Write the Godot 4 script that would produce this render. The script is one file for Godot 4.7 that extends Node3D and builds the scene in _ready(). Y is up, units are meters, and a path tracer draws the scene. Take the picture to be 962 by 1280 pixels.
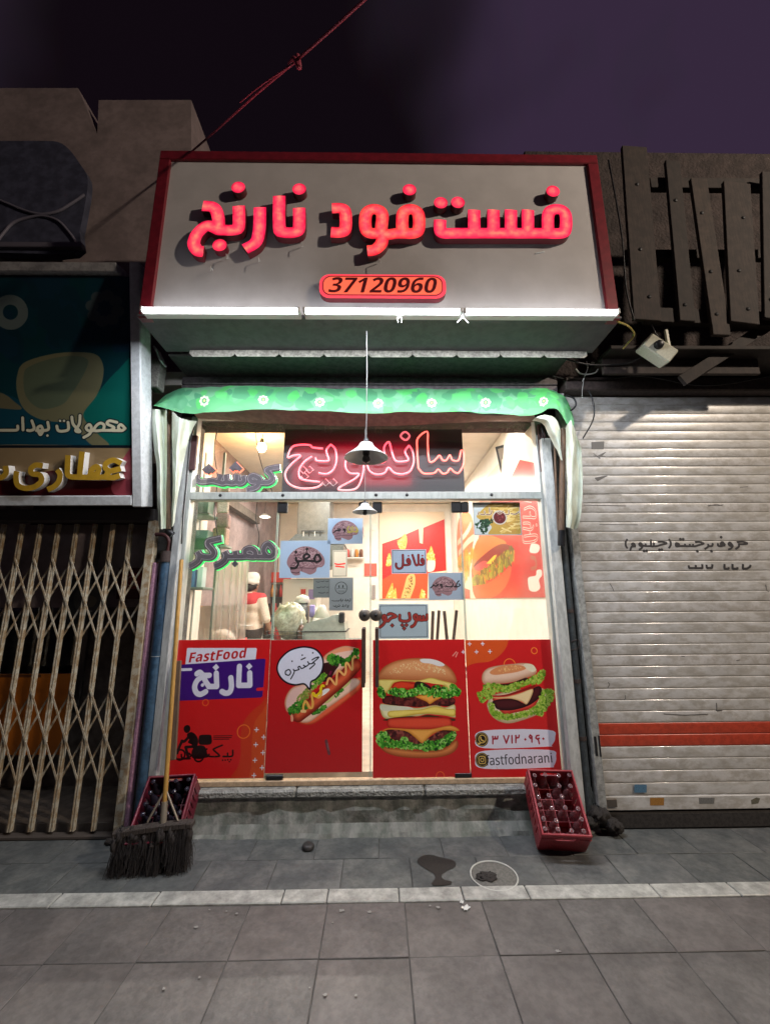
extends Node3D

const RED := Color(0.70, 0.045, 0.05)
var rng := RandomNumberGenerator.new()
var used := {}
var mats := {}
var texs := {}
var meshes := {}


func _ready() -> void:
	rng.seed = 20231
	set_camera()
	set_light()
	make_ground()
	make_buildings()
	make_shop_room()
	make_shopfront()
	make_main_sign()
	make_left_shop()
	make_right_shop()
	make_awning()
	make_posters()
	make_window_signs()
	make_neon()
	make_interior()
	make_cook()
	make_crates()
	make_broom()
	make_small_things()


func set_camera() -> void:
	var cam := Camera3D.new()
	cam.name = "camera"
	cam.fov = 102.245
	cam.position = Vector3(0, 1.5, 3.15)
	cam.rotation = Vector3(0.209440, -0.015708, -0.006000)
	cam.near = 0.05
	cam.far = 400.0
	add_child(cam)
	cam.current = true


func set_light() -> void:
	var we := WorldEnvironment.new()
	we.name = "night_environment"
	var env := Environment.new()
	env.background_mode = Environment.BG_SKY
	env.tonemap_mode = Environment.TONE_MAPPER_LINEAR
	env.tonemap_exposure = 2.35
	env.sdfgi_enabled = true
	env.ssao_enabled = true
	env.ssil_enabled = true
	var sky := Sky.new()
	var pm := PanoramaSkyMaterial.new()
	pm.panorama = night_clouds()
	sky.sky_material = pm
	env.sky = sky
	env.background_energy_multiplier = 1.0
	we.environment = env
	add_child(we)


# Low purple-lit night cloud, the same ragged cover all round.
func night_clouds() -> ImageTexture:
	var w := 512
	var h := 256
	var im := Image.create(w, h, false, Image.FORMAT_RGB8)
	var n := FastNoiseLite.new()
	n.seed = 11
	n.frequency = 0.95
	n.fractal_octaves = 4
	n.fractal_gain = 0.42
	for j in h:
		var up := PI / 2 - (j + 0.5) / h * PI
		for i in w:
			var a := (i + 0.5) / w * TAU - PI / 2
			var d := Vector3(cos(up) * cos(a), sin(up), cos(up) * sin(a))
			var f := smoothstep(-0.28, 0.42, n.get_noise_3dv(d * 1.6 + Vector3(5.11, 0.73, 0.0)))
			im.set_pixel(i, j, Color(0.030, 0.018, 0.028).lerp(Color(0.132, 0.098, 0.152), f))
	return ImageTexture.create_from_image(im)


# ---------------------------------------------------------------- helpers

class MB:
	var v := PackedVector3Array()
	var n := PackedVector3Array()
	var u := PackedVector2Array()

	func tri(a: Vector3, b: Vector3, c: Vector3, na: Vector3, nb: Vector3, nc: Vector3, ua := Vector2(), ub := Vector2(), uc := Vector2()) -> void:
		var face := (b - a).cross(c - a)
		if face.dot(na + nb + nc) > 0.0:
			v.append_array(PackedVector3Array([a, c, b]))
			n.append_array(PackedVector3Array([na, nc, nb]))
			u.append_array(PackedVector2Array([ua, uc, ub]))
		else:
			v.append_array(PackedVector3Array([a, b, c]))
			n.append_array(PackedVector3Array([na, nb, nc]))
			u.append_array(PackedVector2Array([ua, ub, uc]))

	func flat(a: Vector3, b: Vector3, c: Vector3, m: Vector3) -> void:
		tri(a, b, c, m, m, m)

	func quad(a: Vector3, b: Vector3, c: Vector3, d: Vector3, m: Vector3, uv := false) -> void:
		if uv:
			tri(a, b, c, m, m, m, Vector2(0, 1), Vector2(1, 1), Vector2(1, 0))
			tri(a, c, d, m, m, m, Vector2(0, 1), Vector2(1, 0), Vector2(0, 0))
		else:
			tri(a, b, c, m, m, m)
			tri(a, c, d, m, m, m)

	func box(c: Vector3, s: Vector3, bv := 0.0, basis := Basis()) -> void:
		var h := s / 2.0
		bv = minf(bv, minf(h.x, minf(h.y, h.z)) * 0.45)
		for ax in 3:
			for sg in [-1.0, 1.0]:
				var m := Vector3()
				m[ax] = sg
				var p := (ax + 1) % 3
				var q := (ax + 2) % 3
				var c4 := []
				for k in [[-1, -1], [1, -1], [1, 1], [-1, 1]]:
					var e := Vector3()
					e[ax] = sg * h[ax]
					e[p] = k[0] * (h[p] - bv)
					e[q] = k[1] * (h[q] - bv)
					c4.append(c + basis * e)
				quad(c4[0], c4[1], c4[2], c4[3], basis * m)
		if bv <= 0.0:
			return
		for ax in 3:
			var p := (ax + 1) % 3
			var q := (ax + 2) % 3
			for sp in [-1.0, 1.0]:
				for sq in [-1.0, 1.0]:
					var m := Vector3()
					m[p] = sp
					m[q] = sq
					var e := []
					for k in [[-1, 0], [1, 0], [1, 1], [-1, 1]]:
						var t := Vector3()
						t[ax] = k[0] * (h[ax] - bv)
						t[p] = sp * (h[p] - (bv if k[1] == 0 else 0.0))
						t[q] = sq * (h[q] - (0.0 if k[1] == 0 else bv))
						e.append(c + basis * t)
					quad(e[0], e[1], e[2], e[3], basis * m.normalized())
		for x in [-1.0, 1.0]:
			for y in [-1.0, 1.0]:
				for z in [-1.0, 1.0]:
					var g := Vector3(x, y, z)
					var a := c + basis * (g * Vector3(h.x, h.y - bv, h.z - bv))
					var b := c + basis * (g * Vector3(h.x - bv, h.y, h.z - bv))
					var d := c + basis * (g * Vector3(h.x - bv, h.y - bv, h.z))
					flat(a, b, d, basis * g.normalized())

	func tube(pts: PackedVector3Array, r: float, sides := 8, closed := false, r2 := -1.0) -> void:
		var cnt := pts.size()
		var rings := []
		var up := Vector3(0.13, 0.99, 0.21)
		for i in cnt:
			var prev: Vector3 = pts[(i - 1 + cnt) % cnt] if closed else pts[maxi(i - 1, 0)]
			var next: Vector3 = pts[(i + 1) % cnt] if closed else pts[mini(i + 1, cnt - 1)]
			var t := (next - prev).normalized()
			if absf(t.dot(up)) > 0.95:
				up = Vector3(0.98, 0.1, 0.17) if absf(t.y) > 0.6 else Vector3(0.13, 0.99, 0.21)
			var s := t.cross(up).normalized()
			up = s.cross(t).normalized()
			var rr := r if r2 < 0.0 else lerpf(r, r2, float(i) / (cnt - 1))
			var ring := []
			for k in sides:
				var a := TAU * k / sides
				var d := s * cos(a) + up * sin(a)
				ring.append([pts[i] + d * rr, d])
			rings.append(ring)
		for i in (cnt if closed else cnt - 1):
			var A: Array = rings[i]
			var B: Array = rings[(i + 1) % cnt]
			for k in sides:
				var l := (k + 1) % sides
				tri(A[k][0], A[l][0], B[l][0], A[k][1], A[l][1], B[l][1])
				tri(A[k][0], B[l][0], B[k][0], A[k][1], B[l][1], B[k][1])
		if not closed:
			for e in [0, cnt - 1]:
				var m: Vector3 = (pts[0] - pts[1]).normalized() if e == 0 else (pts[cnt - 1] - pts[cnt - 2]).normalized()
				for k in sides:
					flat(pts[e], rings[e][k][0], rings[e][(k + 1) % sides][0], m)

	func lathe(prof: PackedVector2Array, sides := 20) -> void:
		for i in prof.size() - 1:
			var a := prof[i]
			var b := prof[i + 1]
			if a.is_equal_approx(b):
				continue
			var na := _pn(prof, i)
			var nb := _pn(prof, i + 1)
			for k in sides:
				var t0 := TAU * k / sides
				var t1 := TAU * (k + 1) / sides
				var d0 := Vector3(cos(t0), 0, sin(t0))
				var d1 := Vector3(cos(t1), 0, sin(t1))
				var U := Vector3.UP
				tri(d0 * a.x + U * a.y, d1 * a.x + U * a.y, d1 * b.x + U * b.y, d0 * na.x + U * na.y, d1 * na.x + U * na.y, d1 * nb.x + U * nb.y)
				tri(d0 * a.x + U * a.y, d1 * b.x + U * b.y, d0 * b.x + U * b.y, d0 * na.x + U * na.y, d1 * nb.x + U * nb.y, d0 * nb.x + U * nb.y)

	func _pn(prof: PackedVector2Array, i: int) -> Vector2:
		var acc := Vector2()
		for k in [i - 1, i]:
			if k >= 0 and k + 1 < prof.size():
				var d := prof[k + 1] - prof[k]
				if d.length() > 1e-6:
					acc += Vector2(d.y, -d.x).normalized()
		return acc.normalized()

	# rows of points, smooth normals; uv 0..1 along each way
	func sheet(rows: Array, flip := false, hard := false) -> void:
		var R := rows.size()
		var C: int = rows[0].size()
		var nn := []
		for i in R:
			var row := []
			for j in C:
				var du: Vector3 = rows[i][mini(j + 1, C - 1)] - rows[i][maxi(j - 1, 0)]
				var dv: Vector3 = rows[mini(i + 1, R - 1)][j] - rows[maxi(i - 1, 0)][j]
				var m := du.cross(dv).normalized()
				row.append(m if flip else -m)
			nn.append(row)
		var along := PackedFloat32Array([0.0])
		for j in C - 1:
			along.append(along[j] + (rows[R / 2][j + 1] as Vector3).distance_to(rows[R / 2][j]) + 1e-6)
		for i in R - 1:
			for j in C - 1:
				var a: Vector3 = rows[i][j]
				var b: Vector3 = rows[i][j + 1]
				var c: Vector3 = rows[i + 1][j + 1]
				var d: Vector3 = rows[i + 1][j]
				var ua := Vector2(along[j] / along[C - 1], float(i) / (R - 1))
				var ub := Vector2(along[j + 1] / along[C - 1], float(i) / (R - 1))
				var uc := Vector2(along[j + 1] / along[C - 1], float(i + 1) / (R - 1))
				var ud := Vector2(along[j] / along[C - 1], float(i + 1) / (R - 1))
				if hard:
					var m := (b - a).cross(d - a).normalized() * (1.0 if flip else -1.0)
					tri(a, b, c, m, m, m, ua, ub, uc)
					tri(a, c, d, m, m, m, ua, uc, ud)
					continue
				tri(a, b, c, nn[i][j], nn[i][j + 1], nn[i + 1][j + 1], ua, ub, uc)
				tri(a, c, d, nn[i][j], nn[i + 1][j + 1], nn[i + 1][j], ua, uc, ud)

	func lump(c: Vector3, s: Vector3, noise: FastNoiseLite, amt: float, seg := 18) -> void:
		var rows := []
		for i in seg + 1:
			var row := PackedVector3Array()
			var t := PI * i / seg
			for j in seg * 2 + 1:
				var a := TAU * (j % (seg * 2)) / (seg * 2)
				var d := Vector3(sin(t) * cos(a), cos(t), sin(t) * sin(a))
				row.append(c + d * s * (1.0 + amt * noise.get_noise_3dv(d * 100.0 + c * 977.0)))
			rows.append(row)
		sheet(rows, true)

	func mesh(old: ArrayMesh = null) -> ArrayMesh:
		var m := old if old else ArrayMesh.new()
		var a := []
		a.resize(Mesh.ARRAY_MAX)
		a[Mesh.ARRAY_VERTEX] = v
		a[Mesh.ARRAY_NORMAL] = n
		a[Mesh.ARRAY_TEX_UV] = u
		m.add_surface_from_arrays(Mesh.PRIMITIVE_TRIANGLES, a)
		return m


func put(parent: Node, o: Node3D, called: String) -> void:
	var key := str(parent.get_instance_id()) + ":" + called
	var c: int = used.get(key, 0)
	used[key] = c + 1
	o.name = called if c == 0 else "%s_%03d" % [called, c]
	parent.add_child(o, true)


func tag(o: Node3D, label: String, category: String, group := "") -> void:
	o.set_meta("label", label)
	o.set_meta("category", category)
	if group:
		o.set_meta("group", group)


func thing(called: String, label: String, category: String, at := Vector3.ZERO, group := "") -> Node3D:
	var o := Node3D.new()
	put(self, o, called)
	o.position = at
	tag(o, label, category, group)
	return o


func part(parent: Node, called: String, m: Mesh, material: Variant, at := Vector3.ZERO, basis := Basis()) -> MeshInstance3D:
	var o := MeshInstance3D.new()
	o.mesh = m
	if material is Array:
		for i in material.size():
			o.set_surface_override_material(i, material[i])
	else:
		o.material_override = material
	o.transform = Transform3D(basis, at)
	put(parent, o, called)
	return o


func solo(called: String, m: Mesh, material: Variant, label: String, category: String, at := Vector3.ZERO, basis := Basis(), group := "") -> MeshInstance3D:
	var o := part(self, called, m, material, at, basis)
	tag(o, label, category, group)
	return o


func struct(called: String, m: Mesh, material: Variant, at := Vector3.ZERO, kind := "structure", parent: Node = null) -> MeshInstance3D:
	var o := part(parent if parent else self, called, m, material, at)
	o.set_meta("kind", kind)
	return o


func bx(s: Vector3, bv := 0.004) -> ArrayMesh:
	var key := "%s %s" % [s, bv]
	if not meshes.has(key):
		var b := MB.new()
		b.box(Vector3.ZERO, s, bv)
		meshes[key] = b.mesh()
	return meshes[key]


func bar(a: Vector3, b: Vector3, w: float, d: float, bv := 0.003, face := Vector3.BACK) -> ArrayMesh:
	var m := MB.new()
	var along := (b - a).normalized()
	var s := along.cross(face).normalized()
	m.box((a + b) / 2, Vector3(w, a.distance_to(b), d), bv, Basis(s, along, s.cross(along)))
	return m.mesh()


func rod(pts: PackedVector3Array, r: float, sides := 8, closed := false, r2 := -1.0) -> ArrayMesh:
	var m := MB.new()
	m.tube(pts, r, sides, closed, r2)
	return m.mesh()


func turned(prof: Array, sides := 20) -> ArrayMesh:
	var m := MB.new()
	m.lathe(PackedVector2Array(prof), sides)
	return m.mesh()


func p2(s: String, k := 0.001) -> PackedVector2Array:
	var o := PackedVector2Array()
	var f := s.split_floats(" ", false)
	for i in range(0, f.size() - 1, 2):
		o.append(Vector2(f[i], f[i + 1]) * k)
	return o


func p3(s: String, k := 0.001) -> PackedVector3Array:
	var o := PackedVector3Array()
	var f := s.split_floats(" ", false)
	for i in range(0, f.size() - 2, 3):
		o.append(Vector3(f[i], f[i + 1], f[i + 2]) * k)
	return o


func soft(p: PackedVector2Array, closed := false, seg := 5) -> PackedVector2Array:
	var c := p.size()
	if c < 3:
		return p
	var o := PackedVector2Array()
	for i in (c if closed else c - 1):
		var a := p[(i - 1 + c) % c] if closed else p[maxi(i - 1, 0)]
		var b := p[i]
		var d := p[(i + 1) % c]
		var e := p[(i + 2) % c] if closed else p[mini(i + 2, c - 1)]
		for k in seg:
			o.append(b.cubic_interpolate(d, a, e, float(k) / seg))
	if not closed:
		o.append(p[c - 1])
	return o


func soft3(p: PackedVector3Array, seg := 6) -> PackedVector3Array:
	var c := p.size()
	if c < 3:
		return p
	var o := PackedVector3Array()
	for i in c - 1:
		for k in seg:
			o.append(p[i].cubic_interpolate(p[i + 1], p[maxi(i - 1, 0)], p[mini(i + 2, c - 1)], float(k) / seg))
	o.append(p[c - 1])
	return o


# pen strokes to outlines; strokes that start on another stroke are joined to it
func pen(strokes: Array, w: float, smooth := true, k := 0.001) -> Array:
	var groups: Array = []
	for s in strokes:
		var q: PackedVector2Array = s if s is PackedVector2Array else p2(s, k)
		if q.size() == 1:
			q.append(q[0] + Vector2(w * 0.04, 0))
		if smooth:
			q = soft(q)
		var found := false
		for gi in groups.size():
			var g: PackedVector2Array = groups[gi]
			var best := -1
			var bd := w * 0.7
			for i in g.size():
				var d := g[i].distance_to(q[0])
				if d < bd:
					bd = d
					best = i
			if best >= 0:
				var o := g.slice(0, best + 1)
				o.append_array(q)
				for i in range(q.size() - 2, -1, -1):
					o.append(q[i])
				o.append_array(g.slice(best, g.size()))
				groups[gi] = o
				found = true
				break
		if not found:
			groups.append(q)
	var out := []
	for g in groups:
		out.append_array(Geometry2D.offset_polyline(g, w / 2, Geometry2D.JOIN_ROUND, Geometry2D.END_ROUND))
	return out


func area(p: PackedVector2Array) -> float:
	var a := 0.0
	for i in p.size():
		a += p[i].cross(p[(i + 1) % p.size()])
	return a / 2


func ccw(p: PackedVector2Array) -> PackedVector2Array:
	if area(p) < 0:
		p.reverse()
	return p


func disc2(c: Vector2, r: float, n := 20, ry := -1.0) -> PackedVector2Array:
	var o := PackedVector2Array()
	for i in n:
		o.append(c + Vector2(cos(TAU * i / n) * r, sin(TAU * i / n) * (ry if ry > 0 else r)))
	return o


func rrect(x: float, y: float, w: float, h: float, r: float) -> PackedVector2Array:
	var o := PackedVector2Array()
	for q in [[x + w - r, y + h - r, 0.0], [x + r, y + h - r, 0.25], [x + r, y + r, 0.5], [x + w - r, y + r, 0.75]]:
		for i in 6:
			var t: float = TAU * (q[2] + 0.25 * i / 5)
			o.append(Vector2(q[0] + cos(t) * r, q[1] + sin(t) * r))
	return o


# flat pieces without holes that together fill the outlines (holes run the other way round)
func pieces(polys: Array) -> Array:
	var outers := []
	var holes := []
	for p in polys:
		if p.size() > 2:
			(outers if area(p) > 0 else holes).append(p)
	var out := []
	for o in outers:
		var inside := []
		for h in holes:
			if Geometry2D.is_point_in_polygon(h[0], o):
				inside.append(h)
		if inside.is_empty():
			out.append(o)
			continue
		var cuts := [-1e3]
		for h in inside:
			var c := 0.0
			for q in h:
				c += q.x
			cuts.append(c / h.size())
		cuts.append(1e3)
		cuts.sort()
		for i in cuts.size() - 1:
			var strip := PackedVector2Array([Vector2(cuts[i], -1e3), Vector2(cuts[i + 1], -1e3), Vector2(cuts[i + 1], 1e3), Vector2(cuts[i], 1e3)])
			var left: Array = Geometry2D.intersect_polygons(o, strip)
			for h in inside:
				var hh: PackedVector2Array = h.duplicate()
				hh.reverse()
				var next := []
				for l in left:
					next.append_array(Geometry2D.clip_polygons(l, hh))
				left = next
			for l in left:
				if area(l) > 0:
					out.append(l)
	return out


# an outline given thickness: surface 0 is the front, surface 1 the edges and the back
func prism(polys: Array, z0: float, z1: float) -> ArrayMesh:
	var f := MB.new()
	var s := MB.new()
	for p in pieces(polys):
		var ix := Geometry2D.triangulate_polygon(p)
		for i in range(0, ix.size(), 3):
			var a: Vector2 = p[ix[i]]
			var b: Vector2 = p[ix[i + 1]]
			var c: Vector2 = p[ix[i + 2]]
			f.flat(Vector3(a.x, a.y, z1), Vector3(b.x, b.y, z1), Vector3(c.x, c.y, z1), Vector3.BACK)
			s.flat(Vector3(a.x, a.y, z0), Vector3(b.x, b.y, z0), Vector3(c.x, c.y, z0), Vector3.FORWARD)
	for p in polys:
		for i in p.size():
			var a: Vector2 = p[i]
			var b: Vector2 = p[(i + 1) % p.size()]
			var m := Vector3(b.y - a.y, a.x - b.x, 0).normalized()
			s.quad(Vector3(a.x, a.y, z0), Vector3(b.x, b.y, z0), Vector3(b.x, b.y, z1), Vector3(a.x, a.y, z1), m)
	return s.mesh(f.mesh())


func latin(txt: String, font_name: String, height: float, bold := false) -> Array:
	var key := txt + font_name
	var t := TextMesh.new()
	var f := SystemFont.new()
	f.font_names = PackedStringArray([font_name])
	f.font_weight = 700 if bold else 400
	t.font = f
	t.text = txt
	t.font_size = 64
	t.pixel_size = height / 46.0
	t.depth = 0.0
	var a := t.get_mesh_arrays()
	var v: PackedVector3Array = a[Mesh.ARRAY_VERTEX]
	var ix: PackedInt32Array = a[Mesh.ARRAY_INDEX]
	var out := []
	for i in range(0, ix.size(), 3):
		var q := PackedVector2Array()
		for k in 3:
			q.append(Vector2(v[ix[i + k]].x, v[ix[i + k]].y))
		if absf(area(q)) > 1e-9:
			out.append(ccw(q))
	return out


func noise(kind: String, lo: float, hi: float, tint := Color.WHITE) -> NoiseTexture2D:
	var key := "%s %s %s %s" % [kind, lo, hi, tint]
	if texs.has(key):
		return texs[key]
	var n := FastNoiseLite.new()
	n.seed = kind.length() * 7 + 3
	n.noise_type = FastNoiseLite.TYPE_SIMPLEX_SMOOTH
	n.fractal_octaves = 5
	var r := Gradient.new()
	var a := 0.25
	var b := 0.75
	match kind:
		"fine":
			n.frequency = 0.09
		"patch":
			n.frequency = 0.012
			lo = lerpf(lo, 1.0, 0.5)
			n.fractal_gain = 0.6
		"grime":
			n.frequency = 0.02
			n.fractal_gain = 0.72
			a = 0.28
			b = 0.66
			lo = lerpf(lo, 1.0, 0.55)
		"spots":
			n.noise_type = FastNoiseLite.TYPE_CELLULAR
			n.frequency = 0.045
			n.fractal_octaves = 2
			a = 0.06
			b = 0.3
		"relief":
			n.frequency = 0.06
	r.offsets = PackedFloat32Array([a, b])
	r.colors = PackedColorArray([Color(lo, lo, lo) * tint, Color(hi, hi, hi)])
	var t := NoiseTexture2D.new()
	t.width = 512
	t.height = 512
	t.seamless = true
	t.noise = n
	t.color_ramp = r
	texs[key] = t
	return t


# col: what the surface is made of, as a linear base colour
func mat(key: String, col: Color, rough := 0.7, o := {}) -> StandardMaterial3D:
	if mats.has(key):
		return mats[key]
	var m := StandardMaterial3D.new()
	m.resource_name = key
	m.albedo_color = col.linear_to_srgb()
	m.roughness = rough
	m.metallic = o.get("metal", 0.0)
	m.metallic_specular = o.get("spec", 0.5)
	if o.has("tex"):
		var t: Array = o.tex
		m.albedo_texture = noise(t[0], t[1], 1.0, t[3] if t.size() > 3 else Color.WHITE)
		m.uv1_triplanar = true
		m.uv1_world_triplanar = not o.has("local")
		m.uv1_scale = t[2] if t[2] is Vector3 else Vector3.ONE * t[2]
	if o.has("bump"):
		m.heightmap_enabled = true
		m.heightmap_texture = noise(o.get("bumpkind", "relief"), 0.0, 1.0)
		m.heightmap_scale = o.bump
		m.uv1_triplanar = true
		m.uv1_world_triplanar = not o.has("local")
		if not o.has("tex"):
			m.uv1_scale = Vector3.ONE * o.get("bumpscale", 3.0)
	if o.has("detail"):
		var d: Array = o.detail
		m.detail_enabled = true
		m.detail_blend_mode = BaseMaterial3D.BLEND_MODE_MUL
		m.detail_albedo = noise(d[0], d[1], 1.0, d[3] if d.size() > 3 else Color.WHITE)
		m.detail_uv_layer = BaseMaterial3D.DETAIL_UV_2
		m.uv2_triplanar = true
		m.uv2_world_triplanar = not o.has("local")
		m.uv2_scale = d[2] if d[2] is Vector3 else Vector3.ONE * d[2]
	if o.has("glow"):
		m.emission_enabled = true
		m.emission = (o.get("glowcol", col) as Color).linear_to_srgb()
		m.emission_energy_multiplier = o.glow
	if o.has("alpha"):
		m.transparency = BaseMaterial3D.TRANSPARENCY_ALPHA
		m.albedo_color.a = o.alpha
	if o.has("back"):
		m.backlight_enabled = true
		m.backlight = Color(o.back, o.back, o.back)
	if o.has("coat"):
		m.clearcoat_enabled = true
		m.clearcoat = o.coat
		m.clearcoat_roughness = 0.08
	mats[key] = m
	return m


# ---------------------------------------------------------------- flat print, drawn in millimetres from the top left corner

class Canvas:
	var im: Image
	var k := 1.0

	func _init(w: float, h: float, res: float, col: Color) -> void:
		k = res * 2.0
		im = Image.create(int(w * k / 2) * 2, int(h * k / 2) * 2, false, Image.FORMAT_RGB8)
		im.fill(col)

	func fill(polys: Array, col: Color) -> void:
		var lo := 1e9
		var hi := -1e9
		for p in polys:
			for q in p:
				lo = minf(lo, q.y)
				hi = maxf(hi, q.y)
		for y in range(maxi(0, int(floor(lo * k))), mini(im.get_height() - 1, int(ceil(hi * k))) + 1):
			var yy := (y + 0.5) / k
			var xs := PackedFloat32Array()
			for p in polys:
				var c: int = p.size()
				for i in c:
					var a: Vector2 = p[i]
					var b: Vector2 = p[(i + 1) % c]
					if (a.y <= yy) != (b.y <= yy):
						xs.append(a.x + (yy - a.y) / (b.y - a.y) * (b.x - a.x))
			xs.sort()
			for i in range(0, xs.size() - 1, 2):
				var x0 := maxi(0, int(round(xs[i] * k)))
				var x1 := mini(im.get_width(), int(round(xs[i + 1] * k)))
				if x1 > x0:
					im.fill_rect(Rect2i(x0, y, x1 - x0, 1), col)

	func texture(grain := 0.0) -> ImageTexture:
		im.resize(im.get_width() / 2, im.get_height() / 2, Image.INTERPOLATE_BILINEAR)
		if grain > 0.0:
			var g := RandomNumberGenerator.new()
			g.seed = 5
			for y in im.get_height():
				for x in im.get_width():
					im.set_pixel(x, y, im.get_pixel(x, y) * (1.0 + g.randf_range(-grain, grain)))
		return ImageTexture.create_from_image(im)


func shape(c: Canvas, s: String, col: Color, smooth := true) -> void:
	var q := p2(s, 1.0)
	c.fill([soft(q, true) if smooth else q], col)


func draw(c: Canvas, strokes: Array, w: float, col: Color, smooth := true) -> void:
	for s in strokes:
		var q: PackedVector2Array = s if s is PackedVector2Array else p2(s, 1.0)
		if q.size() == 1:
			c.fill([disc2(q[0], w / 2)], col)
			continue
		if smooth:
			q = soft(q)
		c.fill(Geometry2D.offset_polyline(q, w / 2, Geometry2D.JOIN_ROUND, Geometry2D.END_ROUND), col)


func outline(c: Canvas, s: String, w: float, col: Color, smooth := true) -> void:
	var q := p2(s, 1.0)
	if smooth:
		q = soft(q, true)
	q.append(q[0])
	draw(c, [q], w, col, false)


# rounded print: paler towards the middle, as a photographed bun or patty is
func puff(c: Canvas, s: String, edge: Color, mid: Color, depth: float, rise := 0.25, steps := 9) -> void:
	var q := soft(p2(s, 1.0), true)
	if area(q) < 0:
		q.reverse()
	for i in steps:
		var t := float(i) / (steps - 1)
		var up := Vector2(0, -depth * rise * t)
		var inner := []
		for p in Geometry2D.offset_polygon(q, -depth * t):
			var moved := PackedVector2Array()
			for v in p:
				moved.append(v + up)
			inner.append(moved)
		c.fill(inner, edge.lerp(mid, sin(t * PI / 2)))


func ring(c: Canvas, at: String, r: float, w: float, col: Color) -> void:
	var o: Vector2 = p2(at, 1.0)[0]
	var q := disc2(o, r, 28)
	q.append(q[0])
	for p in q.size() - 1:
		c.fill([PackedVector2Array([o + (q[p] - o) * (1 + w / r / 2), o + (q[p + 1] - o) * (1 + w / r / 2), o + (q[p + 1] - o) * (1 - w / r / 2), o + (q[p] - o) * (1 - w / r / 2)])], col)


func pluses(c: Canvas, at: String, r: float, w: float, col: Color) -> void:
	for o in p2(at, 1.0):
		c.fill([rrect(o.x - r, o.y - w / 2, r * 2, w, w * 0.2)], col)
		c.fill([rrect(o.x - w / 2, o.y - r, w, r * 2, w * 0.2)], col)


func diamonds(c: Canvas, at: String, r: float, col: Color) -> void:
	for o in p2(at, 1.0):
		c.fill([PackedVector2Array([o + Vector2(0, -r), o + Vector2(r, 0), o + Vector2(0, r), o + Vector2(-r, 0)])], col)


# leafy or crumbly print: many small blots within an outline
func blots(c: Canvas, s: String, count: int, r0: float, r1: float, cols: Array, smooth := true) -> void:
	var q := p2(s, 1.0)
	if smooth:
		q = soft(q, true)
	var lo := q[0]
	var hi := q[0]
	for a in q:
		lo = lo.min(a)
		hi = hi.max(a)
	var n := 0
	var tries := 0
	while n < count and tries < count * 12:
		tries += 1
		var o := Vector2(rng.randf_range(lo.x, hi.x), rng.randf_range(lo.y, hi.y))
		if not Geometry2D.is_point_in_polygon(o, q):
			continue
		n += 1
		var r := rng.randf_range(r0, r1)
		var b := PackedVector2Array()
		var turn := rng.randf() * TAU
		var sq := rng.randf_range(0.45, 0.9)
		for i in 9:
			var a := TAU * i / 9
			b.append(o + (Vector2(cos(a), sin(a) * sq) * r * rng.randf_range(0.7, 1.15)).rotated(turn))
		c.fill([b], cols[rng.randi() % cols.size()])


func letter_print(c: Canvas, txt: String, font_name: String, at: Vector2, height: float, stretch: float, turn: float, col: Color, bold := true, slant := 0.0) -> void:
	for t in latin(txt, font_name, height, bold):
		var q := PackedVector2Array()
		for a in t:
			q.append(at + Vector2((a.x + a.y * slant) * stretch, -a.y).rotated(turn))
		c.fill([q], col)


func printed(key: String, c: Canvas, rough := 0.4, coat := 0.0, back := 0.0, grain := 0.0, wrinkle := 0.0) -> StandardMaterial3D:
	var m := StandardMaterial3D.new()
	m.resource_name = key
	m.albedo_texture = c.texture(grain)
	if wrinkle > 0.0:
		m.heightmap_enabled = true
		m.heightmap_texture = noise("patch", 0.0, 1.0)
		m.heightmap_scale = wrinkle
	m.roughness = rough
	if back > 0.0:
		m.backlight_enabled = true
		m.backlight = Color(back, back, back)
	if coat > 0.0:
		m.clearcoat_enabled = true
		m.clearcoat = coat
		m.clearcoat_roughness = 0.12
	return m


# a thin board whose front carries a print: surface 0 front, surface 1 edges; origin at the top left
func board(w: float, h: float, d: float) -> ArrayMesh:
	var f := MB.new()
	f.quad(Vector3(0, -h, d), Vector3(w, -h, d), Vector3(w, 0, d), Vector3(0, 0, d), Vector3.BACK, true)
	var s := MB.new()
	s.quad(Vector3(0, -h, 0), Vector3(w, -h, 0), Vector3(w, 0, 0), Vector3(0, 0, 0), Vector3.FORWARD)
	s.quad(Vector3(0, 0, 0), Vector3(w, 0, 0), Vector3(w, 0, d), Vector3(0, 0, d), Vector3.UP)
	s.quad(Vector3(0, -h, 0), Vector3(w, -h, 0), Vector3(w, -h, d), Vector3(0, -h, d), Vector3.DOWN)
	s.quad(Vector3(0, 0, 0), Vector3(0, -h, 0), Vector3(0, -h, d), Vector3(0, 0, d), Vector3.LEFT)
	s.quad(Vector3(w, 0, 0), Vector3(w, -h, 0), Vector3(w, -h, d), Vector3(w, 0, d), Vector3.RIGHT)
	return s.mesh(f.mesh())


func area_lamp(parent: Node, called: String, at: Vector3, towards: Vector3, size: Vector2, energy: float, col: Color) -> void:
	var l := AreaLight3D.new()
	l.area_size = size
	l.light_energy = energy
	l.light_color = col
	l.shadow_enabled = true
	l.set("area_range", 30.0)
	var z := -towards.normalized()
	var x := Vector3.RIGHT if absf(z.x) < 0.9 else Vector3.UP
	var y := z.cross(x).normalized()
	l.transform = Transform3D(Basis(y.cross(z), y, z), at)
	put(parent, l, called)


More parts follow.
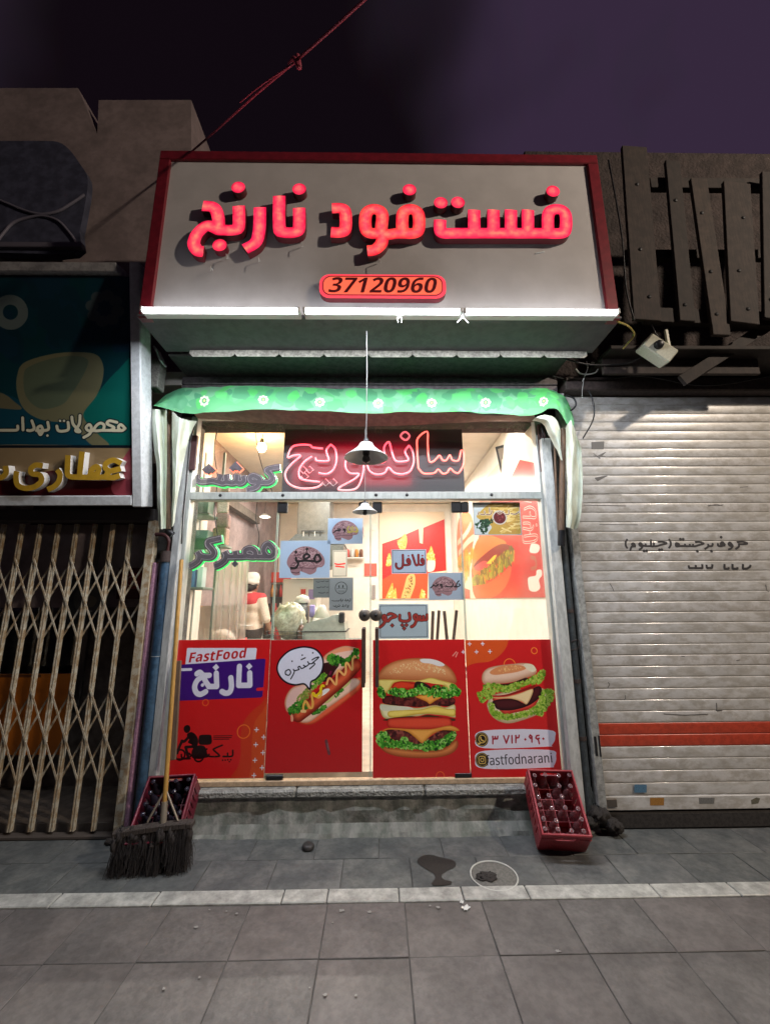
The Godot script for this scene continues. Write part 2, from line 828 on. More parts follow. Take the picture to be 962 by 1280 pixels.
func bulb_lamp(parent: Node, called: String, at: Vector3, r: float, energy: float, col: Color) -> void:
	var l := OmniLight3D.new()
	l.light_energy = energy
	l.light_color = col
	l.light_size = r
	l.omni_range = 30.0
	l.omni_attenuation = 2.0
	l.shadow_enabled = true
	l.position = at
	put(parent, l, called)


# ---------------------------------------------------------------- ground and buildings

func make_ground() -> void:
	var asphalt := mat("asphalt", Color(0.045, 0.045, 0.047), 0.9, {"tex": ["fine", 0.6, 1.5], "bump": 0.6})
	var b := MB.new()
	b.quad(Vector3(-70, -0.09, -70), Vector3(70, -0.09, -70), Vector3(70, -0.09, 70), Vector3(-70, -0.09, 70), Vector3.UP)
	struct("ground", b.mesh(), asphalt)
	var bed := struct("pavement", bx(Vector3(8.4, 0.06, 3.4), 0.01), mat("mortar", Color(0.10, 0.096, 0.09), 0.95, {"tex": ["patch", 0.5, 1.2]}), Vector3(0, -0.0345, 1.72))
	var stone := []
	for i in 5:
		var t: Color = [Color(0.140, 0.143, 0.135), Color(0.150, 0.152, 0.144), Color(0.131, 0.135, 0.127), Color(0.145, 0.145, 0.138), Color(0.137, 0.141, 0.132)][i]
		stone.append(mat("grey_paver_%d" % i, t, 0.62, {"tex": ["patch", 0.70, 0.55 + i * 0.08, Color(0.96, 0.98, 1.0)], "detail": ["grime", 0.78, 1.5 + i * 0.17], "bump": 0.12}))
	var warm := []
	for i in 5:
		var t: Color = [Color(0.142, 0.129, 0.121), Color(0.150, 0.136, 0.128), Color(0.134, 0.124, 0.117), Color(0.146, 0.133, 0.126), Color(0.138, 0.129, 0.122)][i]
		warm.append(mat("brown_paver_%d" % i, t, 0.6, {"tex": ["patch", 0.74, 0.5 + i * 0.07], "detail": ["grime", 0.80, 1.6 + i * 0.16], "bump": 0.12}))
	var x0 := -0.262 - 9 * 0.388
	var rows := [0.052, 0.325, 0.586]
	for r in 2:
		var shift := -0.13 if r == 0 else 0.05
		for i in 18:
			var d := Vector3(0.3838, 0.03, rows[r + 1] - rows[r] - 0.005)
			part(bed, "paving_slab", bx(d, 0.002), stone[(i * 3 + r * 2) % 5], Vector3(x0 + (i + 0.5) * 0.388 + shift, 0.0195 + rng.randf_range(-0.0024, 0.0010), (rows[r] + rows[r + 1]) / 2 - 1.72), Basis.from_euler(Vector3(rng.randf_range(-0.005, 0.005), rng.randf_range(-0.004, 0.004), rng.randf_range(-0.005, 0.005))))
	rows = [0.694, 1.023, 1.41, 1.80, 2.19]
	for r in 4:
		for i in 18:
			var d := Vector3(0.3838, 0.03, rows[r + 1] - rows[r] - 0.0045)
			part(bed, "paving_slab", bx(d, 0.002), warm[(i * 2 + r * 3) % 5], Vector3(x0 + (i + 0.5) * 0.388, 0.0195 + rng.randf_range(-0.0024, 0.0010), (rows[r] + rows[r + 1]) / 2 - 1.72), Basis.from_euler(Vector3(rng.randf_range(-0.005, 0.005), rng.randf_range(-0.004, 0.004), rng.randf_range(-0.005, 0.005))))
	var marble := mat("worn_marble", Color(0.50, 0.50, 0.46), 0.45, {"tex": ["patch", 0.7, 1.4], "detail": ["grime", 0.7, 1.3]})
	var cuts := [-3.6, -2.9, -2.25, -1.66, -1.15, -0.50, -0.27, 0.10, 0.43, 0.77, 1.44, 1.86, 2.5, 3.2, 3.7]
	for i in cuts.size() - 1:
		var w: float = cuts[i + 1] - cuts[i]
		part(bed, "marble_block", bx(Vector3(w - 0.006, 0.036, 0.1), 0.004), marble, Vector3((cuts[i] + cuts[i + 1]) / 2, 0.0215 + rng.randf_range(-0.001, 0.001), 0.640 - 1.72), Basis(Vector3.UP, rng.randf_range(-0.006, 0.006)))
	for i in 4:
		part(bed, "road_kerb", bx(Vector3(2.08, 0.2, 0.14), 0.02), stone[i], Vector3(-3.12 + i * 2.1, -0.052, 3.5 - 1.72))


func make_buildings() -> void:
	var plaster := mat("old_plaster", Color(0.29, 0.225, 0.22), 0.9, {"tex": ["patch", 0.75, 0.35], "detail": ["grime", 0.85, 0.8]})
	var dark := mat("dark_brick", Color(0.045, 0.032, 0.029), 0.9, {"tex": ["patch", 0.5, 0.8], "bump": 0.6})
	# the neighbour on the left, with its stepped parapet
	var lb := thing("plaster_building", "plastered building with stepped parapet rising behind the green shop sign", "building")
	var par := p2("-1655 4342 -1838 6341 -2739 6326 -2695 5898 -2962 6476 -5999 6424 -5363 4315")
	part(lb, "parapet_wall", prism([ccw(par)], -0.5, 0.0), plaster, Vector3(0, 0, -0.02))
	var w := MB.new()
	w.box(Vector3(-3.45, 2.35, -2.75), Vector3(3.3, 3.6, 4.4))
	part(lb, "upper_storey", w.mesh(), plaster, Vector3(0, 0.9, 0))
	# the sandwich shop's own front above the glass
	var sb := thing("shop_building", "low dark front of the sandwich shop behind its lit sign", "building")
	var f := MB.new()
	f.box(Vector3(0.02, 3.72, -0.2), Vector3(3.3, 1.5, 0.3), 0.01)
	part(sb, "lintel_wall", f.mesh(), dark)
	for s in [[-1.615, 0.2], [1.40, 0.13]]:
		part(sb, "pier", bx(Vector3(s[1], 2.97, 0.26), 0.006), mat("pier_grey", Color(0.13, 0.125, 0.115), 0.85, {"tex": ["grime", 0.5, 0.9]}), Vector3(s[0], 1.485, -0.135))
	# the neighbour on the right
	var rb := thing("brick_building", "dark building above the closed roller shutter", "building")
	f = MB.new()
	f.box(Vector3(3.7, 4.6, -2.5), Vector3(4.4, 2.8, 4.6), 0.01)
	f.box(Vector3(1.46, 1.6, -0.2), Vector3(0.05, 3.2, 0.3))
	f.box(Vector3(3.7, 1.6, -0.35), Vector3(4.4, 3.2, 0.2))
	part(rb, "wall", f.mesh(), dark)
	var bp := mat("pale_brick", Color(0.22, 0.17, 0.15), 0.9, {"tex": ["patch", 0.5, 3.0]})
	for i in 22:
		part(rb, "brick", bx(Vector3(0.2, 0.055, 0.09), 0.004), [bp, dark][(i * 7 + i / 3) % 2], Vector3(1.62 + (i % 11) * 0.222, 3.27 + (i / 11) * 0.075, -0.10 + 0.004 * (i % 3)))


func make_shop_room() -> void:
	var cream := mat("cream_wall", Color(0.80, 0.76, 0.68), 0.5, {"tex": ["patch", 0.93, 0.7]})
	var tile := mat("floor_tile", Color(0.62, 0.52, 0.42), 0.35, {"tex": ["patch", 0.8, 1.0]})
	var shapes := {
		"floor": [Vector3(-0.51, 0.24, -2.56), Vector3(3.9, 0.12, 3.7)], "floor_front": [Vector3(-0.145, 0.24, -0.415), Vector3(3.13, 0.12, 0.585)], "ceiling": [Vector3(-0.51, 3.31, -2.2), Vector3(3.9, 0.12, 4.4)],
		"wall_back": [Vector3(-0.51, 1.77, -4.36), Vector3(3.9, 2.94, 0.1)], "wall_right": [Vector3(1.37, 1.77, -2.2), Vector3(0.1, 2.94, 4.2)],
		"wall_left": [Vector3(-2.40, 1.77, -2.45), Vector3(0.1, 2.94, 3.7)], "wall_left_return": [Vector3(-1.98, 1.77, -0.65), Vector3(0.74, 2.94, 0.1)],
		"wall_left_front": [Vector3(-1.66, 1.77, -0.44), Vector3(0.1, 2.94, 0.32)]}
	for n in shapes:
		struct(n, bx(shapes[n][1], 0.0), tile if n.begins_with("floor") else cream, shapes[n][0])
	# wall tiles the photo lets one tell apart along the lower right wall
	# step and sill
	var conc := mat("rough_concrete", Color(0.30, 0.295, 0.27), 0.9, {"tex": ["patch", 0.55, 1.5, Color(0.95, 1, 0.97)], "detail": ["grime", 0.66, 1.0], "bump": 0.5, "bumpkind": "patch"})
	var prof := PackedVector2Array([Vector2(-0.1, -0.012), Vector2(0.118, -0.012), Vector2(0.092, 0.02), Vector2(0.055, 0.06), Vector2(0.045, 0.13), Vector2(0.04, 0.215), Vector2(-0.1, 0.215)])
	var rows := []
	var nz := FastNoiseLite.new()
	nz.seed = 5
	nz.frequency = 0.9
	nz.fractal_octaves = 2
	for i in 121:
		var row := PackedVector3Array()
		var x := -1.58 + 3.03 * i / 120.0
		for k in prof.size():
			var j: float = nz.get_noise_2d(x * 4.0, k * 3.0) * (0.022 if k in [1, 2, 3, 4] else 0.0)
			row.append(Vector3(x, prof[k].y + (j * 0.3 if k > 1 else 0.0), prof[k].x + j))
		rows.append(row)
	var sm := MB.new()
	sm.sheet(rows, false, true)
	for e in [0, 120]:
		for k in range(1, prof.size() - 1):
			sm.flat(rows[e][0], rows[e][k], rows[e][k + 1], Vector3.LEFT if e == 0 else Vector3.RIGHT)
	var step := struct("step", sm.mesh(), conc)
	var sill := mat("grey_sill_stone", Color(0.36, 0.36, 0.33), 0.55, {"tex": ["grime", 0.62, 1.5], "detail": ["patch", 0.7, 2.0], "bump": 0.5})
	for s in [[-1.55, -0.56], [-0.555, 0.30], [0.305, 1.43]]:
		part(step, "sill_stone", bx(Vector3(s[1] - s[0], 0.05, 0.19), 0.014), sill, Vector3((s[0] + s[1]) / 2, 0.239, -0.022))


# ---------------------------------------------------------------- the glass front

func make_shopfront() -> void:
	var alu := mat("worn_aluminium", Color(0.50, 0.53, 0.50), 0.4, {"metal": 0.35, "tex": ["grime", 0.80, Vector3(2.0, 0.5, 2.0)]})
	var fr := thing("shopfront_frame", "worn grey aluminium frame around the sandwich shop's glass front", "window frame")
	part(fr, "jamb", bx(Vector3(0.05, 2.66, 0.08), 0.004), alu, Vector3(-1.473, 1.62, 0.0))
	part(fr, "jamb", bx(Vector3(0.05, 2.66, 0.08), 0.004), alu, Vector3(1.290, 1.62, 0.0))
	part(fr, "head_rail", bx(Vector3(2.73, 0.04, 0.078), 0.004), alu, Vector3(-0.091, 2.965, 0.0))
	part(fr, "transom", bx(Vector3(2.73, 0.062, 0.084), 0.005), alu, Vector3(-0.091, 2.292, 0.0))
	part(fr, "bottom_rail", bx(Vector3(2.73, 0.034, 0.05), 0.004), mat("tan_rail", Color(0.50, 0.36, 0.23), 0.5, {"tex": ["grime", 0.7, 2.0]}), Vector3(-0.091, 0.283, -0.008))
	for x in [-1.22, -0.74, -0.02, 0.22, 0.88]:
		part(fr, "bolt", turned([Vector2(0, 0.008), Vector2(0.009, 0.006), Vector2(0.013, 0)], 10), mat("black_iron", Color(0.03, 0.03, 0.032), 0.5, {"metal": 0.6}), Vector3(x, 2.296, 0.042), Basis(Vector3.RIGHT, PI / 2))
	var glass := mat("clear_glass", Color(0.9, 1.0, 0.95), 0.0, {"alpha": 0.012})
	var black := mat("black_fitting", Color(0.022, 0.022, 0.024), 0.4, {"metal": 0.4})
	var edge := mat("green_glass_edge", Color(0.30, 0.42, 0.36), 0.25)
	var brown := mat("brown_handle", Color(0.075, 0.045, 0.035), 0.4, {"tex": ["patch", 0.7, 5.0]})
	var t := thing("transom_window", "wide top pane of the shop front above the doors", "window")
	part(t, "pane", bx(Vector3(2.70, 0.62, 0.006), 0.0), glass, Vector3(-0.091, 2.634, -0.012))
	var lab := ["fixed glass panel left of the doors behind the scooter poster", "glass door with the hot dog poster", "glass door with the tall burger poster", "fixed glass panel behind the small burger poster, by the right jamb"]
	var xs := [[-1.457, -0.784], [-0.776, -0.066], [-0.060, 0.636], [0.642, 1.275]]
	for i in 4:
		var w: float = xs[i][1] - xs[i][0]
		var d := thing("glass_door" if i in [1, 2] else "fixed_window", lab[i], "door" if i in [1, 2] else "window", Vector3((xs[i][0] + xs[i][1]) / 2, 0, 0))
		part(d, "pane", bx(Vector3(w, 1.955, 0.008), 0.0), glass, Vector3(0, 1.28, -0.004))
		for s in [-1, 1]:
			part(d, "edge_strip", bx(Vector3(0.004, 1.95, 0.012), 0.0), edge, Vector3(s * (w / 2 - 0.001), 1.28, -0.004))
		if i in [1, 2]:
			var sg := 1.0 if i == 1 else -1.0
			part(d, "patch_fitting", bx(Vector3(0.075, 0.085, 0.034), 0.006), black, Vector3(-sg * (w / 2 - 0.03), 2.206, -0.002))
			part(d, "patch_fitting", bx(Vector3(0.075, 0.085, 0.034), 0.006), black, Vector3(sg * (w / 2 - 0.05), 2.206, -0.002))
			part(d, "patch_fitting", bx(Vector3(0.12, 0.03, 0.03), 0.005), black, Vector3(-sg * (w / 2 - 0.06), 0.318, -0.002))
			var hx := sg * (w / 2 - 0.045)
			part(d, "handle", bx(Vector3(0.026, 0.40, 0.024), 0.005), brown, Vector3(hx, 1.10, 0.062))
			part(d, "handle", bx(Vector3(0.026, 0.40, 0.024), 0.005), brown, Vector3(hx, 1.10, -0.07))
			for y in [0.95, 1.25]:
				part(d, "handle_stud", rod(PackedVector3Array([Vector3(hx, y, -0.06), Vector3(hx, y, 0.05)]), 0.008), black)
			part(d, "lock_disc", turned([Vector2(0, 0.012), Vector2(0.036, 0.010), Vector2(0.045, 0.0), Vector2(0, 0)], 24), mat("dull_steel", Color(0.16, 0.14, 0.12), 0.4, {"metal": 0.7}), Vector3(hx + sg * 0.006, 1.39, 0.004), Basis(Vector3.RIGHT, PI / 2))
			part(d, "lock_cylinder", turned([Vector2(0, 0.022), Vector2(0.012, 0.02), Vector2(0.012, 0.0)], 12), black, Vector3(hx + sg * 0.006, 1.39, 0.006), Basis(Vector3.RIGHT, PI / 2))
	part(get_node("fixed_window_001"), "patch_fitting", bx(Vector3(0.06, 0.085, 0.034), 0.006), black, Vector3(-0.285, 2.206, -0.002))
	# side posts and pipes
	var grey := mat("grey_post_paint", Color(0.42, 0.44, 0.44), 0.6, {"tex": ["grime", 0.70, Vector3(2, 0.5, 2)]})
	solo("steel_post", bx(Vector3(0.055, 2.72, 0.05), 0.004), grey, "grey painted steel post between the blue pipe and the shop frame", "post", Vector3(-1.500, 1.36, 0.072))
	solo("steel_post", bx(Vector3(0.075, 2.74, 0.06), 0.004), mat("white_post_paint", Color(0.52, 0.54, 0.52), 0.55, {"tex": ["grime", 0.72, Vector3(2, 0.6, 2)]}), "off-white steel post between the small burger poster and the dark drainpipe", "post", Vector3(1.318, 1.37, 0.075))
	var blue := mat("blue_pipe_paint", Color(0.055, 0.12, 0.20), 0.5, {"tex": ["grime", 0.55, 1.2], "detail": ["patch", 0.65, 3.0]})
	var pipe := thing("blue_pipe", "blue painted pipe standing beside the folding gate", "pipe", Vector3(-1.563, 0, 0.075))
	part(pipe, "tube", rod(PackedVector3Array([Vector3(0, 0.02, 0), Vector3(0, 1.83, 0)]), 0.037, 14), blue)
	part(pipe, "collar", rod(PackedVector3Array([Vector3(0, 1.78, 0), Vector3(0, 1.86, 0)]), 0.043, 14), mat("rust_dark", Color(0.06, 0.04, 0.035), 0.8, {"tex": ["grime", 0.5, 5.0]}))
	part(pipe, "elbow", rod(soft3(PackedVector3Array([Vector3(0, 1.84, 0), Vector3(0.005, 1.93, 0.0), Vector3(-0.03, 1.98, 0.01), Vector3(-0.10, 1.985, 0.015)])), 0.014, 10), mat("dark_red_pipe", Color(0.10, 0.035, 0.035), 0.6))
	part(pipe, "seam_ring", rod(PackedVector3Array([Vector3(0, 1.12, 0), Vector3(0, 1.125, 0)]), 0.039, 14), grey)
	var dp := thing("drainpipe", "dark grey drainpipe between the white post and the roller shutter's rail", "pipe", Vector3(1.392, 0, 0.06))
	part(dp, "tube", rod(PackedVector3Array([Vector3(0, 0.03, 0), Vector3(0, 2.05, 0)]), 0.030, 14), mat("dark_pipe", Color(0.055, 0.07, 0.08), 0.55, {"tex": ["grime", 0.4, 2.2]}))
	for y in [0.55, 0.92, 1.4]:
		part(dp, "clip", rod(PackedVector3Array([Vector3(0, y, 0), Vector3(0, y + 0.025, 0)]), 0.034, 14), mats["rust_dark"])
	part(dp, "wire_tie", rod(soft3(PackedVector3Array([Vector3(-0.02, 1.2, 0.03), Vector3(0.03, 1.21, 0.036), Vector3(0.035, 1.16, 0.03), Vector3(-0.03, 1.14, 0.03)])), 0.003, 6), mats["rust_dark"])


# ---------------------------------------------------------------- the lit sign

func make_main_sign() -> void:
	var frame := mat("dark_red_frame", Color(0.20, 0.012, 0.022), 0.4, {"tex": ["patch", 0.75, 2.0]})
	var acp := mat("grey_composite_panel", Color(0.54, 0.515, 0.51), 0.5, {"tex": ["patch", 0.92, 0.5], "spec": 0.4})
	var tin := mat("tin_underside", Color(0.095, 0.09, 0.10), 0.6, {"tex": ["grime", 0.7, 0.8]})
	var s := thing("shop_sign", "big grey shop sign with dark red frame and glowing red Persian letters", "sign", Vector3(0.02, 3.27, 0.0))
	part(s, "panel", bx(Vector3(2.95, 1.26, 0.02), 0.002), acp, Vector3(0, 0.64, 0.782))
	part(s, "sign_case", bx(Vector3(3.06, 1.32, 0.30), 0.004), tin, Vector3(0, 0.665, 0.62))
	part(s, "frame_bar", bx(Vector3(3.10, 0.075, 0.055), 0.005), frame, Vector3(0, 1.302, 0.785))
	part(s, "frame_bar", bx(Vector3(0.078, 1.263, 0.055), 0.005), frame, Vector3(-1.511, 0.631, 0.785))
	part(s, "frame_bar", bx(Vector3(0.078, 1.263, 0.055), 0.005), frame, Vector3(1.511, 0.631, 0.785))
	part(s, "bottom_trim", bx(Vector3(3.12, 0.02, 0.385), 0.004), tin, Vector3(0, 0.014, 0.622))
	var face := StandardMaterial3D.new()
	face.resource_name = "red_lit_letter_face"
	face.albedo_color = Color(0.85, 0.10, 0.14)
	face.roughness = 0.35
	face.emission_enabled = true
	face.emission_texture = noise("patch", 0.62, 1.0, Color(1.0, 0.55, 0.95))
	face.emission_operator = BaseMaterial3D.EMISSION_OP_MULTIPLY
	face.emission = Color(1.0, 0.20, 0.34)
	face.emission_energy_multiplier = 0.46
	face.uv1_triplanar = true
	face.uv1_world_triplanar = true
	face.uv1_scale = Vector3.ONE * 1.4
	var side := mat("letter_return", Color(0.11, 0.012, 0.018), 0.4)
	var cores := []
	for k in 3:
		var cm: StandardMaterial3D = face.duplicate()
		cm.resource_name = "red_lit_core_%d" % k
		cm.emission = [Color(1.0, 0.31, 0.37), Color(1.0, 0.40, 0.38), Color(1.0, 0.47, 0.40)][k]
		cm.emission_texture = noise("patch", 1.0, 1.0, Color(1.0, 0.62, 0.9))
		cm.uv1_scale = Vector3.ONE * 2.3
		cm.emission_energy_multiplier = [0.47, 0.48, 0.49][k]
		cores.append(cm)
	var w := 0.084
	var words := [
		["1121 630 1134 775 1169 820 1227 821 1253 776 1243 671 1209 630 1088 629 984 628 870 627 753 626 623 625 503 624 417 623 397 647 399 731", "984 628 999 818", "870 627 883 817", "753 626 765 816", "623 625 633 814"],
		["144 621 146 765 177 810 226 810 255 766 253 661 222 621 121 620 10 619 11 763 -19 808 -71 807 -101 762 -101 658 -71 619 9 619", "10 619 5 545 -38 490 -90 480"],
		["-329 817 -265 817 -238 781 -236 657 -262 625 -332 624"],
		["-550 818 -544 658 -569 622 -647 621 -675 657 -688 915"],
		["-813 820 -807 651 -823 543 -891 487"],
		["-955 830 -944 666 -970 636 -1073 635", "-1073 635 -1088 748 -1123 816 -1196 828", "-1073 635 -1152 668 -1212 604 -1228 526 -1197 472 -1161 465"]]
	var tint := [Color(1.0, 0.19, 0.36), Color(1.0, 0.30, 0.27), Color(1.0, 0.27, 0.30), Color(1.0, 0.20, 0.35), Color(1.0, 0.19, 0.37), Color(1.0, 0.22, 0.35)]
	for wi in words.size():
		var wd: Array = words[wi]
		face = face.duplicate()
		face.emission = tint[wi]
		for k in 3:
			cores[k] = cores[k].duplicate()
			cores[k].emission = (tint[wi] as Color).lerp(Color(1.0, 0.50, 0.42), [0.4, 0.7, 1.0][k])
		var lt := part(s, "letter", prism(pen(wd, w), 0.80, 0.846), [face, side])
		for k in 3:
			part(lt, "glow_core", prism(pen(wd, w * [0.72, 0.48, 0.24][k]), 0.842, 0.8466 + 0.0007 * k), [cores[k], cores[k]])
	for d in p2("1185 976 408 871 525 875 197 977") + p2("-555 974 -969 984 -1059 516"):
		var lt := part(s, "letter_dot", prism([disc2(d, 0.047, 24)], 0.80, 0.846), [face, side])
		for k in 3:
			part(lt, "glow_core", prism([disc2(d, 0.047 * [0.75, 0.52, 0.28][k], 20)], 0.842, 0.8466 + 0.0007 * k), [cores[k], cores[k]])
	# the number on its lit capsule
	var pf := mat("orange_lit_face", Color(0.8, 0.10, 0.06), 0.4, {"glow": 0.42, "glowcol": Color(1.0, 0.14, 0.07)})
	var pr := mat("red_lit_rim", Color(0.8, 0.05, 0.06), 0.4, {"glow": 0.42, "glowcol": Color(1.0, 0.06, 0.10)})
	var ink := mat("dark_red_ink", Color(0.13, 0.008, 0.012), 0.5)
	var q := p2("-398 124 420 302")
	var pill := part(s, "number_capsule", prism([rrect(q[0].x, q[0].y, q[1].x - q[0].x, q[1].y - q[0].y, 0.066)], 0.80, 0.842), [pr, side])
	part(pill, "capsule_face", prism([rrect(q[0].x + 0.028, q[0].y + 0.024, q[1].x - q[0].x - 0.056, q[1].y - q[0].y - 0.048, 0.05)], 0.842, 0.848), [pf, pr])
	var rim := rrect(q[0].x + 0.024, q[0].y + 0.02, q[1].x - q[0].x - 0.048, q[1].y - q[0].y - 0.04, 0.052)
	var line := PackedVector3Array()
	for a in rim:
		line.append(Vector3(a.x, a.y, 0.846))
	part(pill, "rim_line", rod(line, 0.0035, 6, true), ink)
	var num := []
	for t in latin("37120960", "Droid Sans", 0.112, true):
		var g := PackedVector2Array()
		for a in t:
			g.append(Vector2((a.x + a.y * 0.22) * 1.55, a.y))
		num.append(g)
	var lo := 9.0
	var hi := -9.0
	for g in num:
		for a in g:
			lo = minf(lo, a.x)
			hi = maxf(hi, a.x)
	var k: float = 0.70 / (hi - lo)
	for i in num.size():
		for j in num[i].size():
			num[i][j] = Vector2((num[i][j].x - (lo + hi) / 2) * k + (q[0].x + q[1].x) / 2, num[i][j].y + (q[0].y + q[1].y) / 2 - 0.002)
	var nm := MB.new()
	for g in num:
		nm.flat(Vector3(g[0].x, g[0].y, 0.852), Vector3(g[1].x, g[1].y, 0.852), Vector3(g[2].x, g[2].y, 0.852), Vector3.BACK)
	part(pill, "number", nm.mesh(), ink)
	var wire := mat("pale_wire", Color(0.55, 0.55, 0.52), 0.5)
	for d in p2("-1106 363 -1011 459 -802 437 -523 556 -12 432"):
		part(s, "wire_end", rod(PackedVector3Array([Vector3(d.x - 0.004, d.y, 0.80), Vector3(d.x, d.y - 0.01, 0.845), Vector3(d.x + 0.008, d.y - 0.05, 0.85)]), 0.0028, 6), wire)
	part(s, "scratch_clip", rod(PackedVector3Array([Vector3(1.064 - 0.02, 3.788 - 3.27, 0.797), Vector3(1.125 - 0.02, 3.801 - 3.27, 0.797)]), 0.004, 6), wire)
	area_lamp(self, "sign_letter_light", Vector3(0.05, 3.95, 0.90), Vector3(0, -0.25, 1), Vector2(2.3, 0.45), 0.06, Color(1.0, 0.12, 0.16))
	# tubes along the bottom edge
	var glow := mat("white_tube_glow", Color(0.9, 0.9, 0.95), 0.4, {"glow": 5.5, "glowcol": Color(0.93, 0.95, 1.0)})
	var cap := mat("white_plastic", Color(0.7, 0.7, 0.68), 0.45)
	var names3 := ["leftmost of the three lit white tubes under the big sign", "middle one of the three lit white tubes under the big sign", "lit white tube at the right end of the big sign's lower edge"]
	var ends := [[-1.466, -0.488], [-0.463, 0.523], [0.538, 1.516]]
	for i in 3:
		var a: float = ends[i][0]
		var b: float = ends[i][1]
		var t := thing("tube_light", names3[i], "tube light", Vector3((a + b) / 2, 3.266, 0.885), "white tubes along the sign's lower edge")
		var h := (b - a) / 2
		part(t, "tube", rod(PackedVector3Array([Vector3(-h + 0.012, 0, 0), Vector3(h - 0.012, 0, 0)]), 0.016, 12), glow)
		for sg in [-1, 1]:
			part(t, "end_cap", bx(Vector3(0.014, 0.036, 0.036), 0.004), cap, Vector3(sg * (h - 0.005), 0, 0))
		part(t, "batten", bx(Vector3(2 * h, 0.02, 0.05), 0.002), cap, Vector3(0, 0.0, -0.044))
		area_lamp(self, "tube_area_light", Vector3((a + b) / 2, 3.247, 0.886), Vector3(0, -1.0, -0.12), Vector2(b - a - 0.03, 0.032), 1.25, Color(0.94, 0.96, 1.0))
	for x in [0.134, 0.528]:
		var ct := thing("cable_tie", "white cable tie with loose ends under the %s of the tubes" % ("centre" if x < 0.3 else "right-hand joint"), "cable tie", Vector3(x, 3.262, 0.865))
		part(ct, "loop", rod(soft3(PackedVector3Array([Vector3(0, 0.02, 0.0), Vector3(0, 0.005, 0.022), Vector3(0, -0.022, 0.008), Vector3(0.0, -0.015, -0.016)])), 0.003, 6), cap)
		for sg in [-1.0, 1.0]:
			part(ct, "tail", rod(soft3(PackedVector3Array([Vector3(0, -0.02, 0.01), Vector3(sg * 0.012, -0.045, 0.016), Vector3(sg * (0.035 if x > 0.3 else 0.01), -0.07, 0.012)])), 0.0026, 6), cap)
	# the scalloped sheet edge and the rolled shutter behind the sign
	var cream := mat("cream_sheet", Color(0.50, 0.48, 0.40), 0.55, {"tex": ["grime", 0.5, 2.6], "detail": ["patch", 0.7, 2.0]})
	var v := thing("metal_valance", "cream metal valance of notched plates under the back of the sign", "valance", Vector3(0, 0, 0.45))
	var n0 := -1.36
	for i in 9:
		var a := n0 + i * 0.321
		var b := a + 0.321
		var c := 0.025
		var z := 0.004 * (i % 2)
		part(v, "plate", prism([PackedVector2Array([Vector2(a, 3.30), Vector2(a, 3.232 + c * 0.6), Vector2(a + c, 3.222), Vector2(b - c, 3.222), Vector2(b - 0.002, 3.222 + c * 0.6), Vector2(b - 0.002, 3.30)])], z, z + 0.004), cream)
	var rs := thing("rolled_shutter", "rolled-up dark shutter curtain above the green awning", "shutter", Vector3(0, 0, 0.10))
	var slat := mat("dark_shutter_steel", Color(0.10, 0.085, 0.09), 0.45, {"metal": 0.3, "tex": ["grime", 0.5, 1.5]})
	for i in 4:
		part(rs, "slat", bx(Vector3(3.02, 0.066, 0.02), 0.009), slat, Vector3(-0.06, 3.02 + i * 0.069, 0.006 * (i % 2)))
	part(rs, "housing", bx(Vector3(3.02, 0.05, 0.32), 0.01), slat, Vector3(-0.06, 3.315, 0.10))


# ---------------------------------------------------------------- left neighbour: green sign and folding gate

